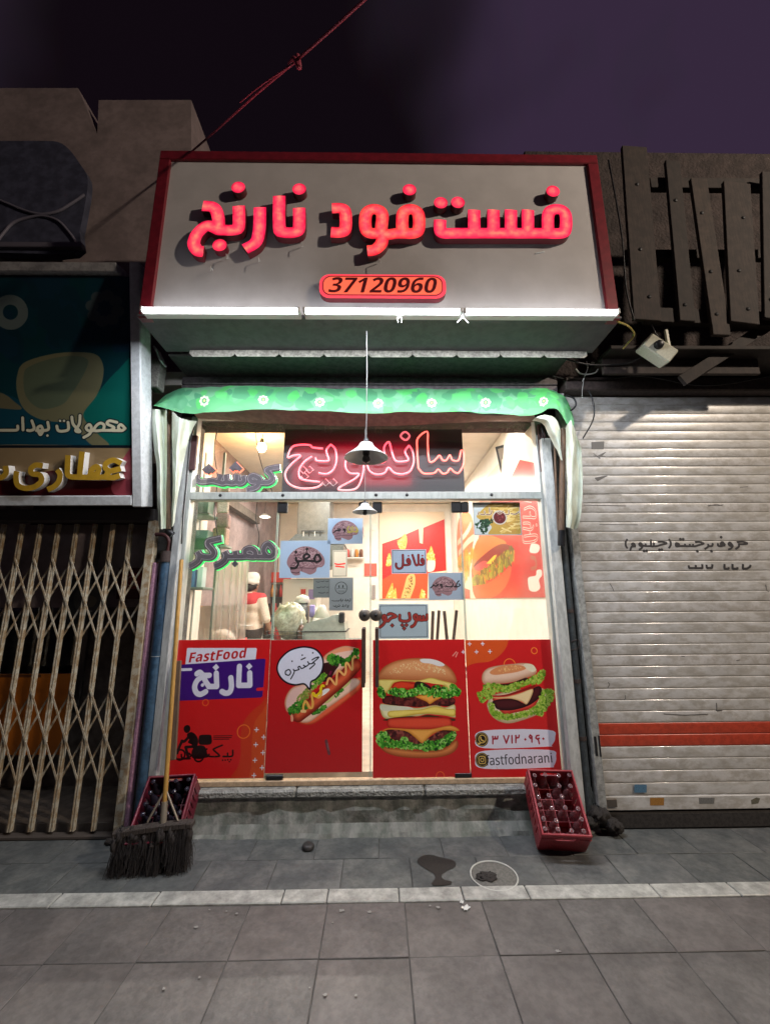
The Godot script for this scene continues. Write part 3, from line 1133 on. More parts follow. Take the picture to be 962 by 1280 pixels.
func make_left_shop() -> void:
	var s := thing("herbalist_sign", "tilted green and maroon shop sign with raised yellow Persian letters", "sign", Vector3(-1.681, 2.17, 0.24))
	s.rotation.x = deg_to_rad(13)
	var c := Canvas.new(1340, 1545, 0.55, Color(0.035, 0.20, 0.22))
	var teal := Color(0.04, 0.36, 0.32)
	shape(c, "1357 599 1236 659 1099 810 961 991 839 1173 1349 1173", teal)
	shape(c, "100 812 441 826 692 962 885 1052 1018 1203 92 1203", Color(0.06, 0.25, 0.30))
	blots(c, "190 21 1364 14 1358 509 180 512", 90, 60, 150, [Color(0.05, 0.18, 0.22), Color(0.04, 0.20, 0.24), Color(0.06, 0.19, 0.25)], false)
	var tan1 := Color(0.42, 0.41, 0.30)
	shape(c, "533 691 579 609 729 556 893 533 1073 543 1131 615 1130 720 1083 840 992 961 1020 1037 1094 1112 1168 1188 1048 1188 960 1097 886 1037 692 1007 574 932 528 811", tan1)
	shape(c, "578 691 623 631 773 578 923 558 1027 585 996 690 919 811 843 901 693 931 590 841", Color(0.33, 0.37, 0.29))
	shape(c, "100 782 397 812 515 886 559 932 454 932 98 887", Color(0.40, 0.38, 0.28))
	for a in 8:
		var o := p2("1152 224", 1.0)[0] + Vector2(cos(TAU * a / 8 + 0.2), sin(TAU * a / 8 + 0.2)) * 92
		c.fill([disc2(o, 47, 18, 40)], Color(0.24, 0.29, 0.30))
	ring(c, "493 254", 88, 70, Color(0.38, 0.43, 0.42))
	ring(c, "316 363", 60, 60, Color(0.30, 0.36, 0.36))
	# the lower field
	shape(c, "33 1203 1349 1203 1344 1568 25 1565", Color(0.34, 0.08, 0.10), false)
	shape(c, "33 1203 1349 1203 1348 1294 1166 1332 986 1354 761 1369 535 1407 28 1414", Color(0.55, 0.46, 0.33))
	shape(c, "1349 1211 1288 1249 1219 1370 1179 1491 1224 1552 1344 1552", Color(0.60, 0.26, 0.30))
	shape(c, "33 1188 1349 1188 1349 1208 32 1207", Color(0.05, 0.09, 0.12), false)
	var ink := Color(0.06, 0.12, 0.14)
	var pale := Color(0.80, 0.78, 0.66)
	var txt := ["1283 1069 1252 1042 1235 1063 1256 1085 1283 1069", "1251 1085 1166 1083", "1225 1026 1173 1016 1156 1037 1204 1063 1177 1084", "1166 1083 1119 1083 1066 1085 1077 1053 1109 1032 1135 1047 1129 1079", "1066 1085 1024 1085 1008 1064 1030 1042 1045 1063 1034 1106 991 1133",
		"967 978 961 1037 934 1085 965 1090 919 1042 909 989", "882 1026 884 1074 855 1088 813 1085 803 1053",
		"740 1026 744 1074 707 1085 660 1085", "707 1085 692 1053 668 1069 686 1114 707 1085", "629 1016 644 1069 618 1085 597 1083", "565 995 566 1080", "529 1053 523 1080 455 1083 329 1083"]
	draw(c, txt, 36, ink)
	draw(c, ["826 1016", "854 1016", "736 1120"], 30, ink)
	draw(c, txt, 21, pale)
	draw(c, ["826 1016", "854 1016", "736 1120"], 18, pale)
	var paint := printed("green_sign_print", c, 0.35)
	var white := mat("white_sign_frame", Color(0.62, 0.64, 0.64), 0.45, {"tex": ["grime", 0.8, 1.5]})
	part(s, "print_board", board(1.34, 1.545, 0.012), [paint, white], Vector3(-1.40, 1.62, 0.0))
	part(s, "frame_bar", bx(Vector3(0.072, 1.72, 0.14), 0.006), white, Vector3(-0.024, 0.85, -0.03))
	part(s, "frame_bar", bx(Vector3(1.36, 0.072, 0.14), 0.006), white, Vector3(-0.742, 0.036, -0.03))
	part(s, "top_cap", bx(Vector3(1.32, 0.07, 0.22), 0.008), mat("grey_cap", Color(0.36, 0.35, 0.35), 0.6, {"tex": ["grime", 0.6, 1.5]}), Vector3(-0.80, 1.665, -0.06))
	part(s, "sign_case", bx(Vector3(1.34, 1.58, 0.10), 0.0), mat("tin_dark", Color(0.08, 0.08, 0.085), 0.6), Vector3(-0.72, 0.84, -0.06))
	var yel := mat("yellow_letter_face", Color(0.62, 0.36, 0.03), 0.4, {"tex": ["patch", 0.85, 2.0]})
	var ret := mat("white_letter_return", Color(0.60, 0.58, 0.54), 0.5)
	var w := 0.038
	for wd in [
		["-117 295 -168 319 -216 301 -230 269 -195 244 -121 261", "-195 244 -220 215 -180 197 -129 212", "-180 197 -244 201 -275 199 -286 215", "-275 199 -339 199 -408 201 -466 204 -490 221 -489 285 -485 354", "-339 199 -322 253 -285 274 -275 242 -318 208", "-408 201 -399 285 -387 379"],
		["-562 253 -542 221 -551 173 -583 136 -631 114"],
		["-660 280 -707 285 -742 258 -735 226 -682 216 -672 173 -721 133 -789 125 -836 147 -846 200 -840 243"],
		["-916 280 -914 227 -951 198 -982 216 -1003 253", "-982 216 -1014 196 -1046 216 -1055 254", "-1046 216 -1077 200 -1162 158"]]:
		part(s, "letter", prism(pen(wd, w), 0.012, 0.062), [yel, ret])
	# the dark board with a rounded corner above it
	var db := thing("dark_signboard", "dark blue board with a rounded corner above the green sign", "sign", Vector3.ZERO)
	var navy := mat("navy_board", Color(0.075, 0.08, 0.12), 0.5, {"tex": ["patch", 0.6, 1.2]})
	part(db, "panel", prism([ccw(soft(p2("-4581 5504 -3364 5521 -3013 5526 -2853 5517 -2745 5440 -2636 5297 -2545 5156 -2518 5017 -2516 4766 -2520 4561 -2530 4352 -3146 4347 -4285 4338"), false, 3))], 0.13, 0.19), navy)
	for a in ["-3419 4953 200  -3160 4830 200  -2977 4750 200  -2847 4724 200  -2726 4756 200  -2636 4826 200  -2524 4931 200", "-3185 4425 200  -3133 4545 200  -3075 4636 200  -2967 4688 200  -2844 4706 200  -2711 4660 200  -2603 4550 200  -2533 4451 200  -2526 4372 200"]:
		part(db, "raised_line", rod(soft3(p3(a)), 0.012, 6), mat("grey_blue_line", Color(0.16, 0.15, 0.19), 0.5))
	part(db, "rail", bx(Vector3(1.7, 0.05, 0.05), 0.006), mat("grey_blue_rail", Color(0.13, 0.12, 0.15), 0.6), Vector3(-3.01 - 0.3, 4.4, 0.2))
	var bb := thing("electric_box", "small dented grey box with open lid on the wall beside the green sign", "box", Vector3(-1.717, 3.215, 0.2))
	var gm := mat("grey_box_paint", Color(0.24, 0.23, 0.20), 0.6, {"tex": ["grime", 0.5, 4.0]})
	part(bb, "case", bx(Vector3(0.075, 0.24, 0.10), 0.006), gm)
	part(bb, "lid", bx(Vector3(0.012, 0.14, 0.10), 0.003), mats["white_sign_frame"], Vector3(0.035, 0.13, 0.06), Basis(Vector3.BACK, 0.45))
	# folding gate
	var g := thing("folding_gate", "closed folding lattice gate of cream steel bars in front of a dark shop", "gate")
	var steel := mat("cream_gate_paint", Color(0.44, 0.395, 0.30), 0.6, {"tex": ["grime", 0.6, 1.2, Color(1.0, 0.88, 0.75)]})
	var top := 2.07
	var barm := bx(Vector3(0.0105, top - 0.04, 0.026), 0.002)
	for i in 14:
		var x := -1.861 - i * 0.1345
		for o in [-0.0075, 0.0075]:
			part(g, "upright_bar", barm, steel, Vector3(x + o, (top + 0.04) / 2, 0.06))
		for band in [[1.82, 1.535], [1.535, 1.25], [0.915, 0.63], [0.63, 0.345]]:
			var r: float = x + 0.1345 if i > 0 else -1.715
			part(g, "lattice_strip", bar(Vector3(x, band[0], 0.08), Vector3(r, band[1], 0.08), 0.013, 0.004, 0.001), steel)
			part(g, "lattice_strip", bar(Vector3(x, band[1], 0.041), Vector3(r, band[0], 0.041), 0.013, 0.004, 0.001), steel)
	part(g, "end_post", bx(Vector3(0.058, 2.08, 0.06), 0.004), steel, Vector3(-1.684, 1.05, 0.075))
	part(g, "pink_strip", bx(Vector3(0.022, 1.75, 0.05), 0.004), mat("pink_paint", Color(0.36, 0.19, 0.27), 0.6, {"tex": ["grime", 0.6, 3.0]}), Vector3(-1.641, 0.9, 0.07))
	part(g, "floor_track", bx(Vector3(2.9, 0.02, 0.06), 0.004), mat("rust_track", Color(0.07, 0.055, 0.045), 0.8), Vector3(-3.12, 0.012, 0.06))
	part(g, "head_track", bx(Vector3(2.9, 0.09, 0.10), 0.006), mat("dark_track", Color(0.04, 0.032, 0.03), 0.7), Vector3(-3.12, 2.13, 0.06))
	# the dark recess behind the gate
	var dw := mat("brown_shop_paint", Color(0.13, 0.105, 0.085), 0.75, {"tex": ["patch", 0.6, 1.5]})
	var rc := thing("dark_shopfront", "unlit shop front behind the folding gate", "shop front")
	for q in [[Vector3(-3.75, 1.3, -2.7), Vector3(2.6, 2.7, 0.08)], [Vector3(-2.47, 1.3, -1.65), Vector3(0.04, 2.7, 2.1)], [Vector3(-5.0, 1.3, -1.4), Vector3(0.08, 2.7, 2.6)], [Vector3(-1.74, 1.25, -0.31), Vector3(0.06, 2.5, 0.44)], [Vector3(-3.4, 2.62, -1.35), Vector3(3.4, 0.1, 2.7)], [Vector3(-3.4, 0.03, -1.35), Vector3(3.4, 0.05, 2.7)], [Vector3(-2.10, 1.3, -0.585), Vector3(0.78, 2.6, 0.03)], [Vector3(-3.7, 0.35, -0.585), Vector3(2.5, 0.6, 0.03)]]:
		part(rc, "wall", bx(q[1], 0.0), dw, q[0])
	for x in [-2.5, -3.35, -4.2]:
		part(rc, "window_frame", bx(Vector3(0.05, 1.9, 0.05), 0.004), mat("dark_frame_metal", Color(0.10, 0.09, 0.08), 0.4), Vector3(x, 1.6, -0.57))
	part(rc, "window_pane", bx(Vector3(2.45, 1.9, 0.006), 0.0), mats["clear_glass"], Vector3(-3.7, 1.6, -0.585))
	c = Canvas.new(1200, 590, 0.55, Color(0.66, 0.36, 0.035))
	shape(c, "-676 -7 929 6 932 28 -671 15", Color(0.35, 0.18, 0.03), false)
	draw(c, ["508 42 488 84 446 110", "462 63 454 84 376 88 349 62", "328 72 262 82 183 77 171 50",
		"502 148 478 169 444 165", "408 148 367 173 299 168 230 157 183 167", "468 243 381 257 312 248 229 255", "502 320 497 357", "438 336 351 348 260 330 197 350", "486 429 412 451 303 450 204 449", "452 423 487 435"], 11, Color(0.80, 0.74, 0.6))
	draw(c, ["368 41", "233 108", "304 197", "274 283"], 11, Color(0.80, 0.74, 0.6))
	solo("yellow_poster", board(1.2, 0.59, 0.01), [printed("yellow_poster_print", c, 0.6), dw], "yellow poster with rows of pale Persian writing behind the folding gate", "poster", Vector3(-2.948, 0.937, -0.3) + Vector3(-0.68, 0, -0.1))
	c = Canvas.new(330, 400, 0.6, Color(0.19, 0.22, 0.24))
	shape(c, "60 160 120 90 210 80 280 130 290 230 240 300 130 310 70 250", Color(0.30, 0.32, 0.31))
	shape(c, "120 200 190 170 250 200 230 260 150 270", Color(0.42, 0.40, 0.36))
	draw(c, ["100 290 220 300"], 12, Color(0.5, 0.5, 0.48))
	draw(c, ["40 40 290 36"], 24, Color(0.10, 0.11, 0.12))
	solo("grey_poster", board(0.33, 0.40, 0.01), [printed("grey_poster_print", c, 0.5), dw], "grey-blue poster above the yellow one behind the gate", "poster", Vector3(-2.63, 1.72, -0.46))
	c = Canvas.new(320, 260, 0.6, Color(0.26, 0.03, 0.035))
	shape(c, "30 50 200 45 200 175 30 180", Color(0.44, 0.10, 0.09), false)
	ring(c, "112 112", 40, 14, Color(0.55, 0.45, 0.40))
	draw(c, ["112 92 112 132", "96 112 128 112"], 8, Color(0.55, 0.45, 0.40))
	solo("red_poster", board(0.32, 0.26, 0.01), [printed("red_poster_print", c, 0.5), dw], "dark red poster with a round white mark behind the gate", "poster", Vector3(-2.22, 1.78, -0.46))
	c = Canvas.new(1200, 170, 0.55, Color(0.13, 0.035, 0.035))
	draw(c, ["1130 60 1090 110 1040 110", "1010 50 1010 105", "960 80 900 110 850 80", "800 60 790 110 700 108", "640 80 560 110", "500 60 470 110 380 105"], 26, Color(0.5, 0.46, 0.42))
	draw(c, ["1080 50", "880 140", "740 60", "600 60"], 26, Color(0.5, 0.46, 0.42))
	solo("fascia_strip", board(1.2, 0.17, 0.01), [printed("fascia_print", c, 0.5), dw], "dark red strip of pale Persian lettering across the top of the gated shop", "sign", Vector3(-3.05, 2.33, -0.47))


# ---------------------------------------------------------------- right neighbour: roller shutter, boards, camera

const PROFILE := [[0.0, 0.0], [0.0025, 0.0034], [0.008, 0.0046], [0.022, 0.0054], [0.038, 0.0057], [0.054, 0.0054], [0.067, 0.0045], [0.0725, 0.0030], [0.0745, 0.0]]


func slat_z(y: float) -> float:
	var t := fposmod(y - 0.2, 0.075)
	for i in PROFILE.size() - 1:
		if t <= PROFILE[i + 1][0]:
			return lerpf(PROFILE[i][1], PROFILE[i + 1][1], (t - PROFILE[i][0]) / (PROFILE[i + 1][0] - PROFILE[i][0]))
	return 0.0


func on_slats(polys: Array) -> ArrayMesh:
	var m := MB.new()
	for p in polys:
		if area(p) < 0:
			continue
		var lo := 9.0
		var hi := -9.0
		for a in p:
			lo = minf(lo, a.y)
			hi = maxf(hi, a.y)
		var n := ceili((hi - lo) / 0.006)
		for i in n:
			var y0 := lo + i * 0.006
			for q in Geometry2D.intersect_polygons(p, PackedVector2Array([Vector2(-9, y0), Vector2(9, y0), Vector2(9, y0 + 0.006), Vector2(-9, y0 + 0.006)])):
				var ix := Geometry2D.triangulate_polygon(q)
				for k in range(0, ix.size(), 3):
					var t := []
					for e in 3:
						var a: Vector2 = q[ix[k + e]]
						t.append(Vector3(a.x, a.y, 0.05 + slat_z(a.y) + 0.0012))
					m.flat(t[0], t[1], t[2], Vector3.BACK)
	return m.mesh()


func make_right_shop() -> void:
	var sh := thing("roller_shutter", "closed off-white roller shutter with a red band near the bottom", "shutter")
	var tones := []
	for i in 4:
		tones.append(mat("shutter_paint_%d" % i, [Color(0.55, 0.54, 0.52), Color(0.565, 0.555, 0.535), Color(0.535, 0.525, 0.505), Color(0.56, 0.545, 0.525)][i], 0.32, {"coat": 0.45, "tex": ["grime", 0.70, Vector3(0.4 + i * 0.1, 1.0, 1.0), Color(1, 0.98, 0.95)], "detail": ["patch", 0.88, 0.7 + 0.1 * i]}))
	var redp := mat("shutter_red_paint", Color(0.48, 0.06, 0.03), 0.30, {"tex": ["grime", 0.75, 1.5]})
	var m := MB.new()
	var rows := []
	for q in PROFILE:
		var row := PackedVector3Array()
		for k in 5:
			row.append(Vector3(k * 0.66, q[0], q[1]))
		rows.append(row)
	m.sheet(rows)
	for k in 2:
		for i in PROFILE.size() - 1:
			m.quad(Vector3(k * 2.64, PROFILE[i][0], -0.006), Vector3(k * 2.64, PROFILE[i + 1][0], -0.006), Vector3(k * 2.64, PROFILE[i + 1][0], PROFILE[i + 1][1]), Vector3(k * 2.64, PROFILE[i][0], PROFILE[i][1]), Vector3.LEFT if k == 0 else Vector3.RIGHT)
	m.quad(Vector3(0, 0, 0), Vector3(2.64, 0, 0), Vector3(2.64, 0, -0.006), Vector3(0, 0, -0.006), Vector3.DOWN)
	m.quad(Vector3(0, 0.0745, 0), Vector3(2.64, 0.0745, 0), Vector3(2.64, 0.0745, -0.006), Vector3(0, 0.0745, -0.006), Vector3.UP)
	m.quad(Vector3(0, 0, -0.006), Vector3(2.64, 0, -0.006), Vector3(2.64, 0.0745, -0.006), Vector3(0, 0.0745, -0.006), Vector3.FORWARD)
	var slat := m.mesh()
	for i in 39:
		part(sh, "slat", slat, redp if i in [4, 5] else tones[(i * 7 + i / 5) % 4], Vector3(1.50, 0.2 + i * 0.075, 0.05 + rng.randf_range(-0.001, 0.001)))
	part(sh, "bottom_bar", bx(Vector3(2.64, 0.085, 0.028), 0.005), tones[1], Vector3(2.82, 0.156, 0.052))
	part(sh, "guide_rail", bx(Vector3(0.058, 3.0, 0.07), 0.004), mat("rail_paint", Color(0.40, 0.41, 0.39), 0.5, {"tex": ["grime", 0.6, 2.0], "detail": ["patch", 0.75, 3.0]}), Vector3(1.474, 1.63, 0.065))
	part(sh, "housing", bx(Vector3(2.7, 0.12, 0.22), 0.01), mat("dark_housing", Color(0.07, 0.05, 0.045), 0.7, {"tex": ["grime", 0.5, 2.0]}), Vector3(2.85, 3.19, 0.04))
	part(sh, "lock_plate", bx(Vector3(0.075, 0.05, 0.012), 0.003), mats["dull_steel"], Vector3(1.545, 0.165, 0.072))
	part(sh, "rail_sticker", bx(Vector3(0.016, 0.12, 0.002), 0.0), mats["black_fitting"], Vector3(1.468, 0.52, 0.1015))
	part(sh, "rail_sticker", bx(Vector3(0.010, 0.13, 0.002), 0.0), mats["black_fitting"], Vector3(1.494, 0.52, 0.1015))
	var ink := mat("black_paint", Color(0.03, 0.028, 0.03), 0.5)
	var lines := ["2733 1914 2776 1919 2813 1905 2773 1899 2742 1900", "2746 1902 2740 1880 2711 1861", "2695 1890 2680 1912 2665 1900 2675 1886 2695 1890 2681 1868 2655 1858", "2637 1890 2624 1915 2605 1902 2614 1888 2637 1890 2599 1884 2582 1890 2585 1907",
		"2545 1908 2534 1886 2504 1886", "2507 1903 2504 1881 2474 1862", "2410 1915 2444 1918 2475 1905 2443 1896 2411 1886", "2440 1896 2411 1886 2393 1886 2391 1903", "2393 1886 2368 1886 2366 1903", "2368 1886 2332 1887 2330 1904", "2332 1887 2290 1887 2259 1885 2263 1909 2281 1904 2284 1887",
		"2210 1940 2222 1922 2218 1894 2200 1870", "1893 1942 1877 1917 1874 1893 1884 1869",
		"2124 1919 2158 1921 2190 1908 2152 1899 2116 1888", "2116 1888 2090 1888 2093 1914", "2090 1888 2068 1888 2075 1938", "2068 1888 2029 1888 2029 1907", "2029 1888 2003 1893 1991 1912 1977 1900 1988 1888 2003 1893 1991 1871 1970 1860", "1947 1888 1935 1910 1922 1898 1947 1886 1917 1883 1903 1852"]
	var square := ["2607 1749 2600 1714 2631 1713 2635 1725", "2668 1749 2662 1713 2699 1713 2702 1725", "2748 1748 2741 1713 2774 1714 2795 1725 2807 1741", "2515 1747 2506 1720 2468 1720 2468 1745", "2437 1748 2433 1719 2383 1719 2332 1720 2332 1741", "2383 1719 2387 1743"]
	var dots := ["2617 1953", "2301 1939", "2322 1939", "2526 1847", "2417 1847", "2009 1851", "2029 1851", "2128 1859", "2146 1859"]
	var word := pen(lines, 0.015) + pen(square, 0.016, false)
	for k in dots:
		word.append(disc2(p2(k)[0], 0.011, 12))
	part(sh, "painted_lettering", on_slats(word), ink)
	var pen2 := mat("pencil_marks", Color(0.12, 0.115, 0.11), 0.6)
	var marks := ["1690 2056 1988 2051", "1588 2293 1891 2289", "2561 2205 2634 2201 2681 2208", "1585 2209 1917 2201", "1989 707 2137 697 2304 703", "2174 1090 2199 1086", "2569 1056 2597 1061", "1732 832 1734 807 1723 801", "1717 1610 1734 1575 1745 1544", "2891 1595 2891 1552 2910 1538", "1704 2723 1805 2729 1794 2669 1700 2669 1704 2723", "1708 2630 1760 2585 1734 2604 1807 2640 1745 2585", "1706 2610 1803 2604", "1697 2426 1799 2445 1716 2403 1697 2426", "2559 2197 2626 2212 2670 2201", "2836 2348 2903 2353", "1621 917 1633 906 1616 880", "2375 775 2370 722 2408 725"]
	for k in marks:
		part(sh, "scratch_mark", on_slats(pen([k], 0.0055, false)), pen2)
	var st := [["1720 269 1803 268 1796 220 1713 221", Color(0.10, 0.22, 0.34), "blue_sticker"], ["1814 189 1908 188 1901 143 1808 144", Color(0.42, 0.20, 0.04), "orange_sticker"], ["2144 185 2250 184 2241 150 2142 149", Color(0.20, 0.20, 0.19), "grey_sticker"], ["2497 167 2536 183 2560 177 2541 147 2495 142", Color(0.16, 0.15, 0.11), "dark_sticker"]]
	for q in st:
		var z: float = 0.0655 if q[2] != "blue_sticker" else 0.064
		part(sh, q[2], prism([ccw(p2(q[0]))], z, z + 0.0015), mat(q[2], q[1], 0.5, {"tex": ["grime", 0.4, 14.0]}))
	var sp := solo("shutter_threshold", bx(Vector3(2.7, 0.10, 0.10), 0.01), mat("dark_threshold", Color(0.035, 0.03, 0.027), 0.9, {"tex": ["grime", 0.4, 3.0]}), "dark threshold under the roller shutter", "threshold", Vector3(2.86, 0.05, 0.01))
	# rough boards above the shutter
	var t := thing("wooden_boarding", "rough brown boards nailed up above the roller shutter", "boarding")
	var woods := []
	for i in 3:
		woods.append(mat("old_board_%d" % i, [Color(0.040, 0.026, 0.021), Color(0.032, 0.022, 0.018), Color(0.050, 0.033, 0.025)][i], 0.8, {"tex": ["grime", 0.6, Vector3(5, 0.5, 5)], "detail": ["patch", 0.6, 1.5]}))
	var bl := [["2071 5070 520  1957 3479 520", 0.20], ["2380 4958 500  2268 3488 500", 0.115], ["2544 4756 520  2483 3359 520", 0.13], ["2823 4696 540  2650 3443 540", 0.21], ["3120 4810 530  2875 3485 530", 0.13], ["3344 4825 520  3102 3493 520", 0.2], ["3655 4829 520  3402 3495 520", 0.2]]
	var i := 0
	for q in bl:
		var e := p3(q[0])
		part(t, "board", bar(e[0], e[1], q[1], 0.03), woods[i % 3])
		for n in 3:
			if q[1] < 0.12 and n == 1:
				continue
			var at := e[0].lerp(e[1], [0.24, 0.62, 0.88][n] + 0.03 * (i % 2))
			part(t, "nail_plate", turned([Vector2(0, 0.006), Vector2(0.012, 0.004), Vector2(0.015, 0)], 8), mats["black_iron"], at + Vector3(rng.randf_range(-0.03, 0.03), 0, 0.018), Basis(Vector3.RIGHT, PI / 2))
		i += 1
	for q in [["2208 4800 440  3903 4799 440", 0.10], ["1977 3567 460  3563 3507 460", 0.12], ["1951 4153 400  3794 4168 400", 0.08]]:
		var e := p3(q[0])
		part(t, "batten", bar(e[0], e[1], q[1], 0.05), woods[1])
	for q in [["2238 3068 400  3029 3566 400", 0.085]]:
		var e := p3(q[0])
		part(t, "brace_board", bar(e[0], e[1], q[1], 0.03), woods[1])
	part(t, "soffit", bx(Vector3(1.9, 0.03, 0.42), 0.004), woods[1], Vector3(2.65, 3.30, 0.26))
	part(t, "board", bx(Vector3(1.2, 0.16, 0.03), 0.004), woods[0], Vector3(2.3, 3.24, 0.33))
	# camera on its bracket
	var c := thing("security_camera", "white box security camera hung at an angle beside the sign", "camera", Vector3(1.978, 3.22, 0.56))
	var cw := mat("white_camera_paint", Color(0.62, 0.61, 0.48), 0.45, {"tex": ["grime", 0.8, 5.0]})
	var cb := Basis(Vector3.BACK, deg_to_rad(-39)) * Basis(Vector3.RIGHT, 0.25)
	part(c, "housing", bx(Vector3(0.215, 0.105, 0.13), 0.008), cw, Vector3(0, 0, -0.02), cb)
	part(c, "lens", turned([Vector2(0, 0.03), Vector2(0.022, 0.03), Vector2(0.028, 0.022), Vector2(0.032, 0.0)], 20), mats["black_fitting"], cb * Vector3(-0.025, 0.0, 0.045), cb * Basis(Vector3.RIGHT, PI / 2))
	part(c, "bracket", bar(Vector3(0.125, 0.20, -0.06), Vector3(0.12, -0.02, -0.05), 0.022, 0.02), cw)
	part(c, "bracket", bar(Vector3(0.12, -0.02, -0.05), Vector3(0.06, -0.05, -0.04), 0.022, 0.02), cw)
	part(c, "cable", rod(soft3(PackedVector3Array([Vector3(0.05, 0.05, -0.06), Vector3(0.06, 0.13, -0.06), Vector3(0.03, 0.19, -0.05), Vector3(0.04, 0.26, -0.08)])), 0.005, 6), mats["black_fitting"])
	var cords := [["1556 3263 800  1694 3302 700  1795 3312 600  1781 3283 550  1768 3265 500", "yellowish wire curling off the right end of the tubes", mat("yellow_wire", Color(0.45, 0.36, 0.10), 0.5)], ["1346 3244 420  1613 3223 360  1907 3238 380  2060 3345 500", "black cable sagging from the sign to the security camera", mats["black_fitting"]], ["1408 3264 130  1663 3208 130  2078 3225 200  2578 3143 200  3122 3227 200", "dark cable running along above the roller shutter", mats["black_fitting"]], ["1565 3188 140  1687 3118 140  1708 2916 130  1599 2727 130", "thin cable looping down beside the awning onto the shutter", mats["black_fitting"]], ["1725 4710 700  1769 4108 660  1772 3671 620  1810 3427 600", "dark cable hanging down the gap between sign and boards", mats["black_fitting"]]]
	for q in cords:
		solo("loose_cable", rod(soft3(p3(q[0])), 0.006, 6), q[2], q[1], "cable")


# ---------------------------------------------------------------- awning cloth and its poles

func cloth(ctrl: Array, seg: int, between: int, amp: float, freq: float, sd: int, flip := false) -> ArrayMesh:
	var nz := FastNoiseLite.new()
	nz.seed = sd
	nz.frequency = freq
	var rs := []
	for r in ctrl:
		rs.append(soft3(r, seg))
	var rows := []
	for i in rs.size() - 1:
		for k in (between if i < rs.size() - 2 else between + 1):
			var t := float(k) / between
			var row := PackedVector3Array()
			for j in rs[0].size():
				var p: Vector3 = rs[i][j].cubic_interpolate(rs[i + 1][j], rs[maxi(i - 1, 0)][j], rs[mini(i + 2, rs.size() - 1)][j], t)
				row.append(p + Vector3(0.3, 0.15, 1.0) * amp * (nz.get_noise_3dv(p * Vector3(1.0, 0.35, 1.0)) + 0.4 * nz.get_noise_3dv(p * Vector3(3.7, 1.1, 3.7))))
			rows.append(row)
	var m := MB.new()
	m.sheet(rows, flip)
	return m.mesh()


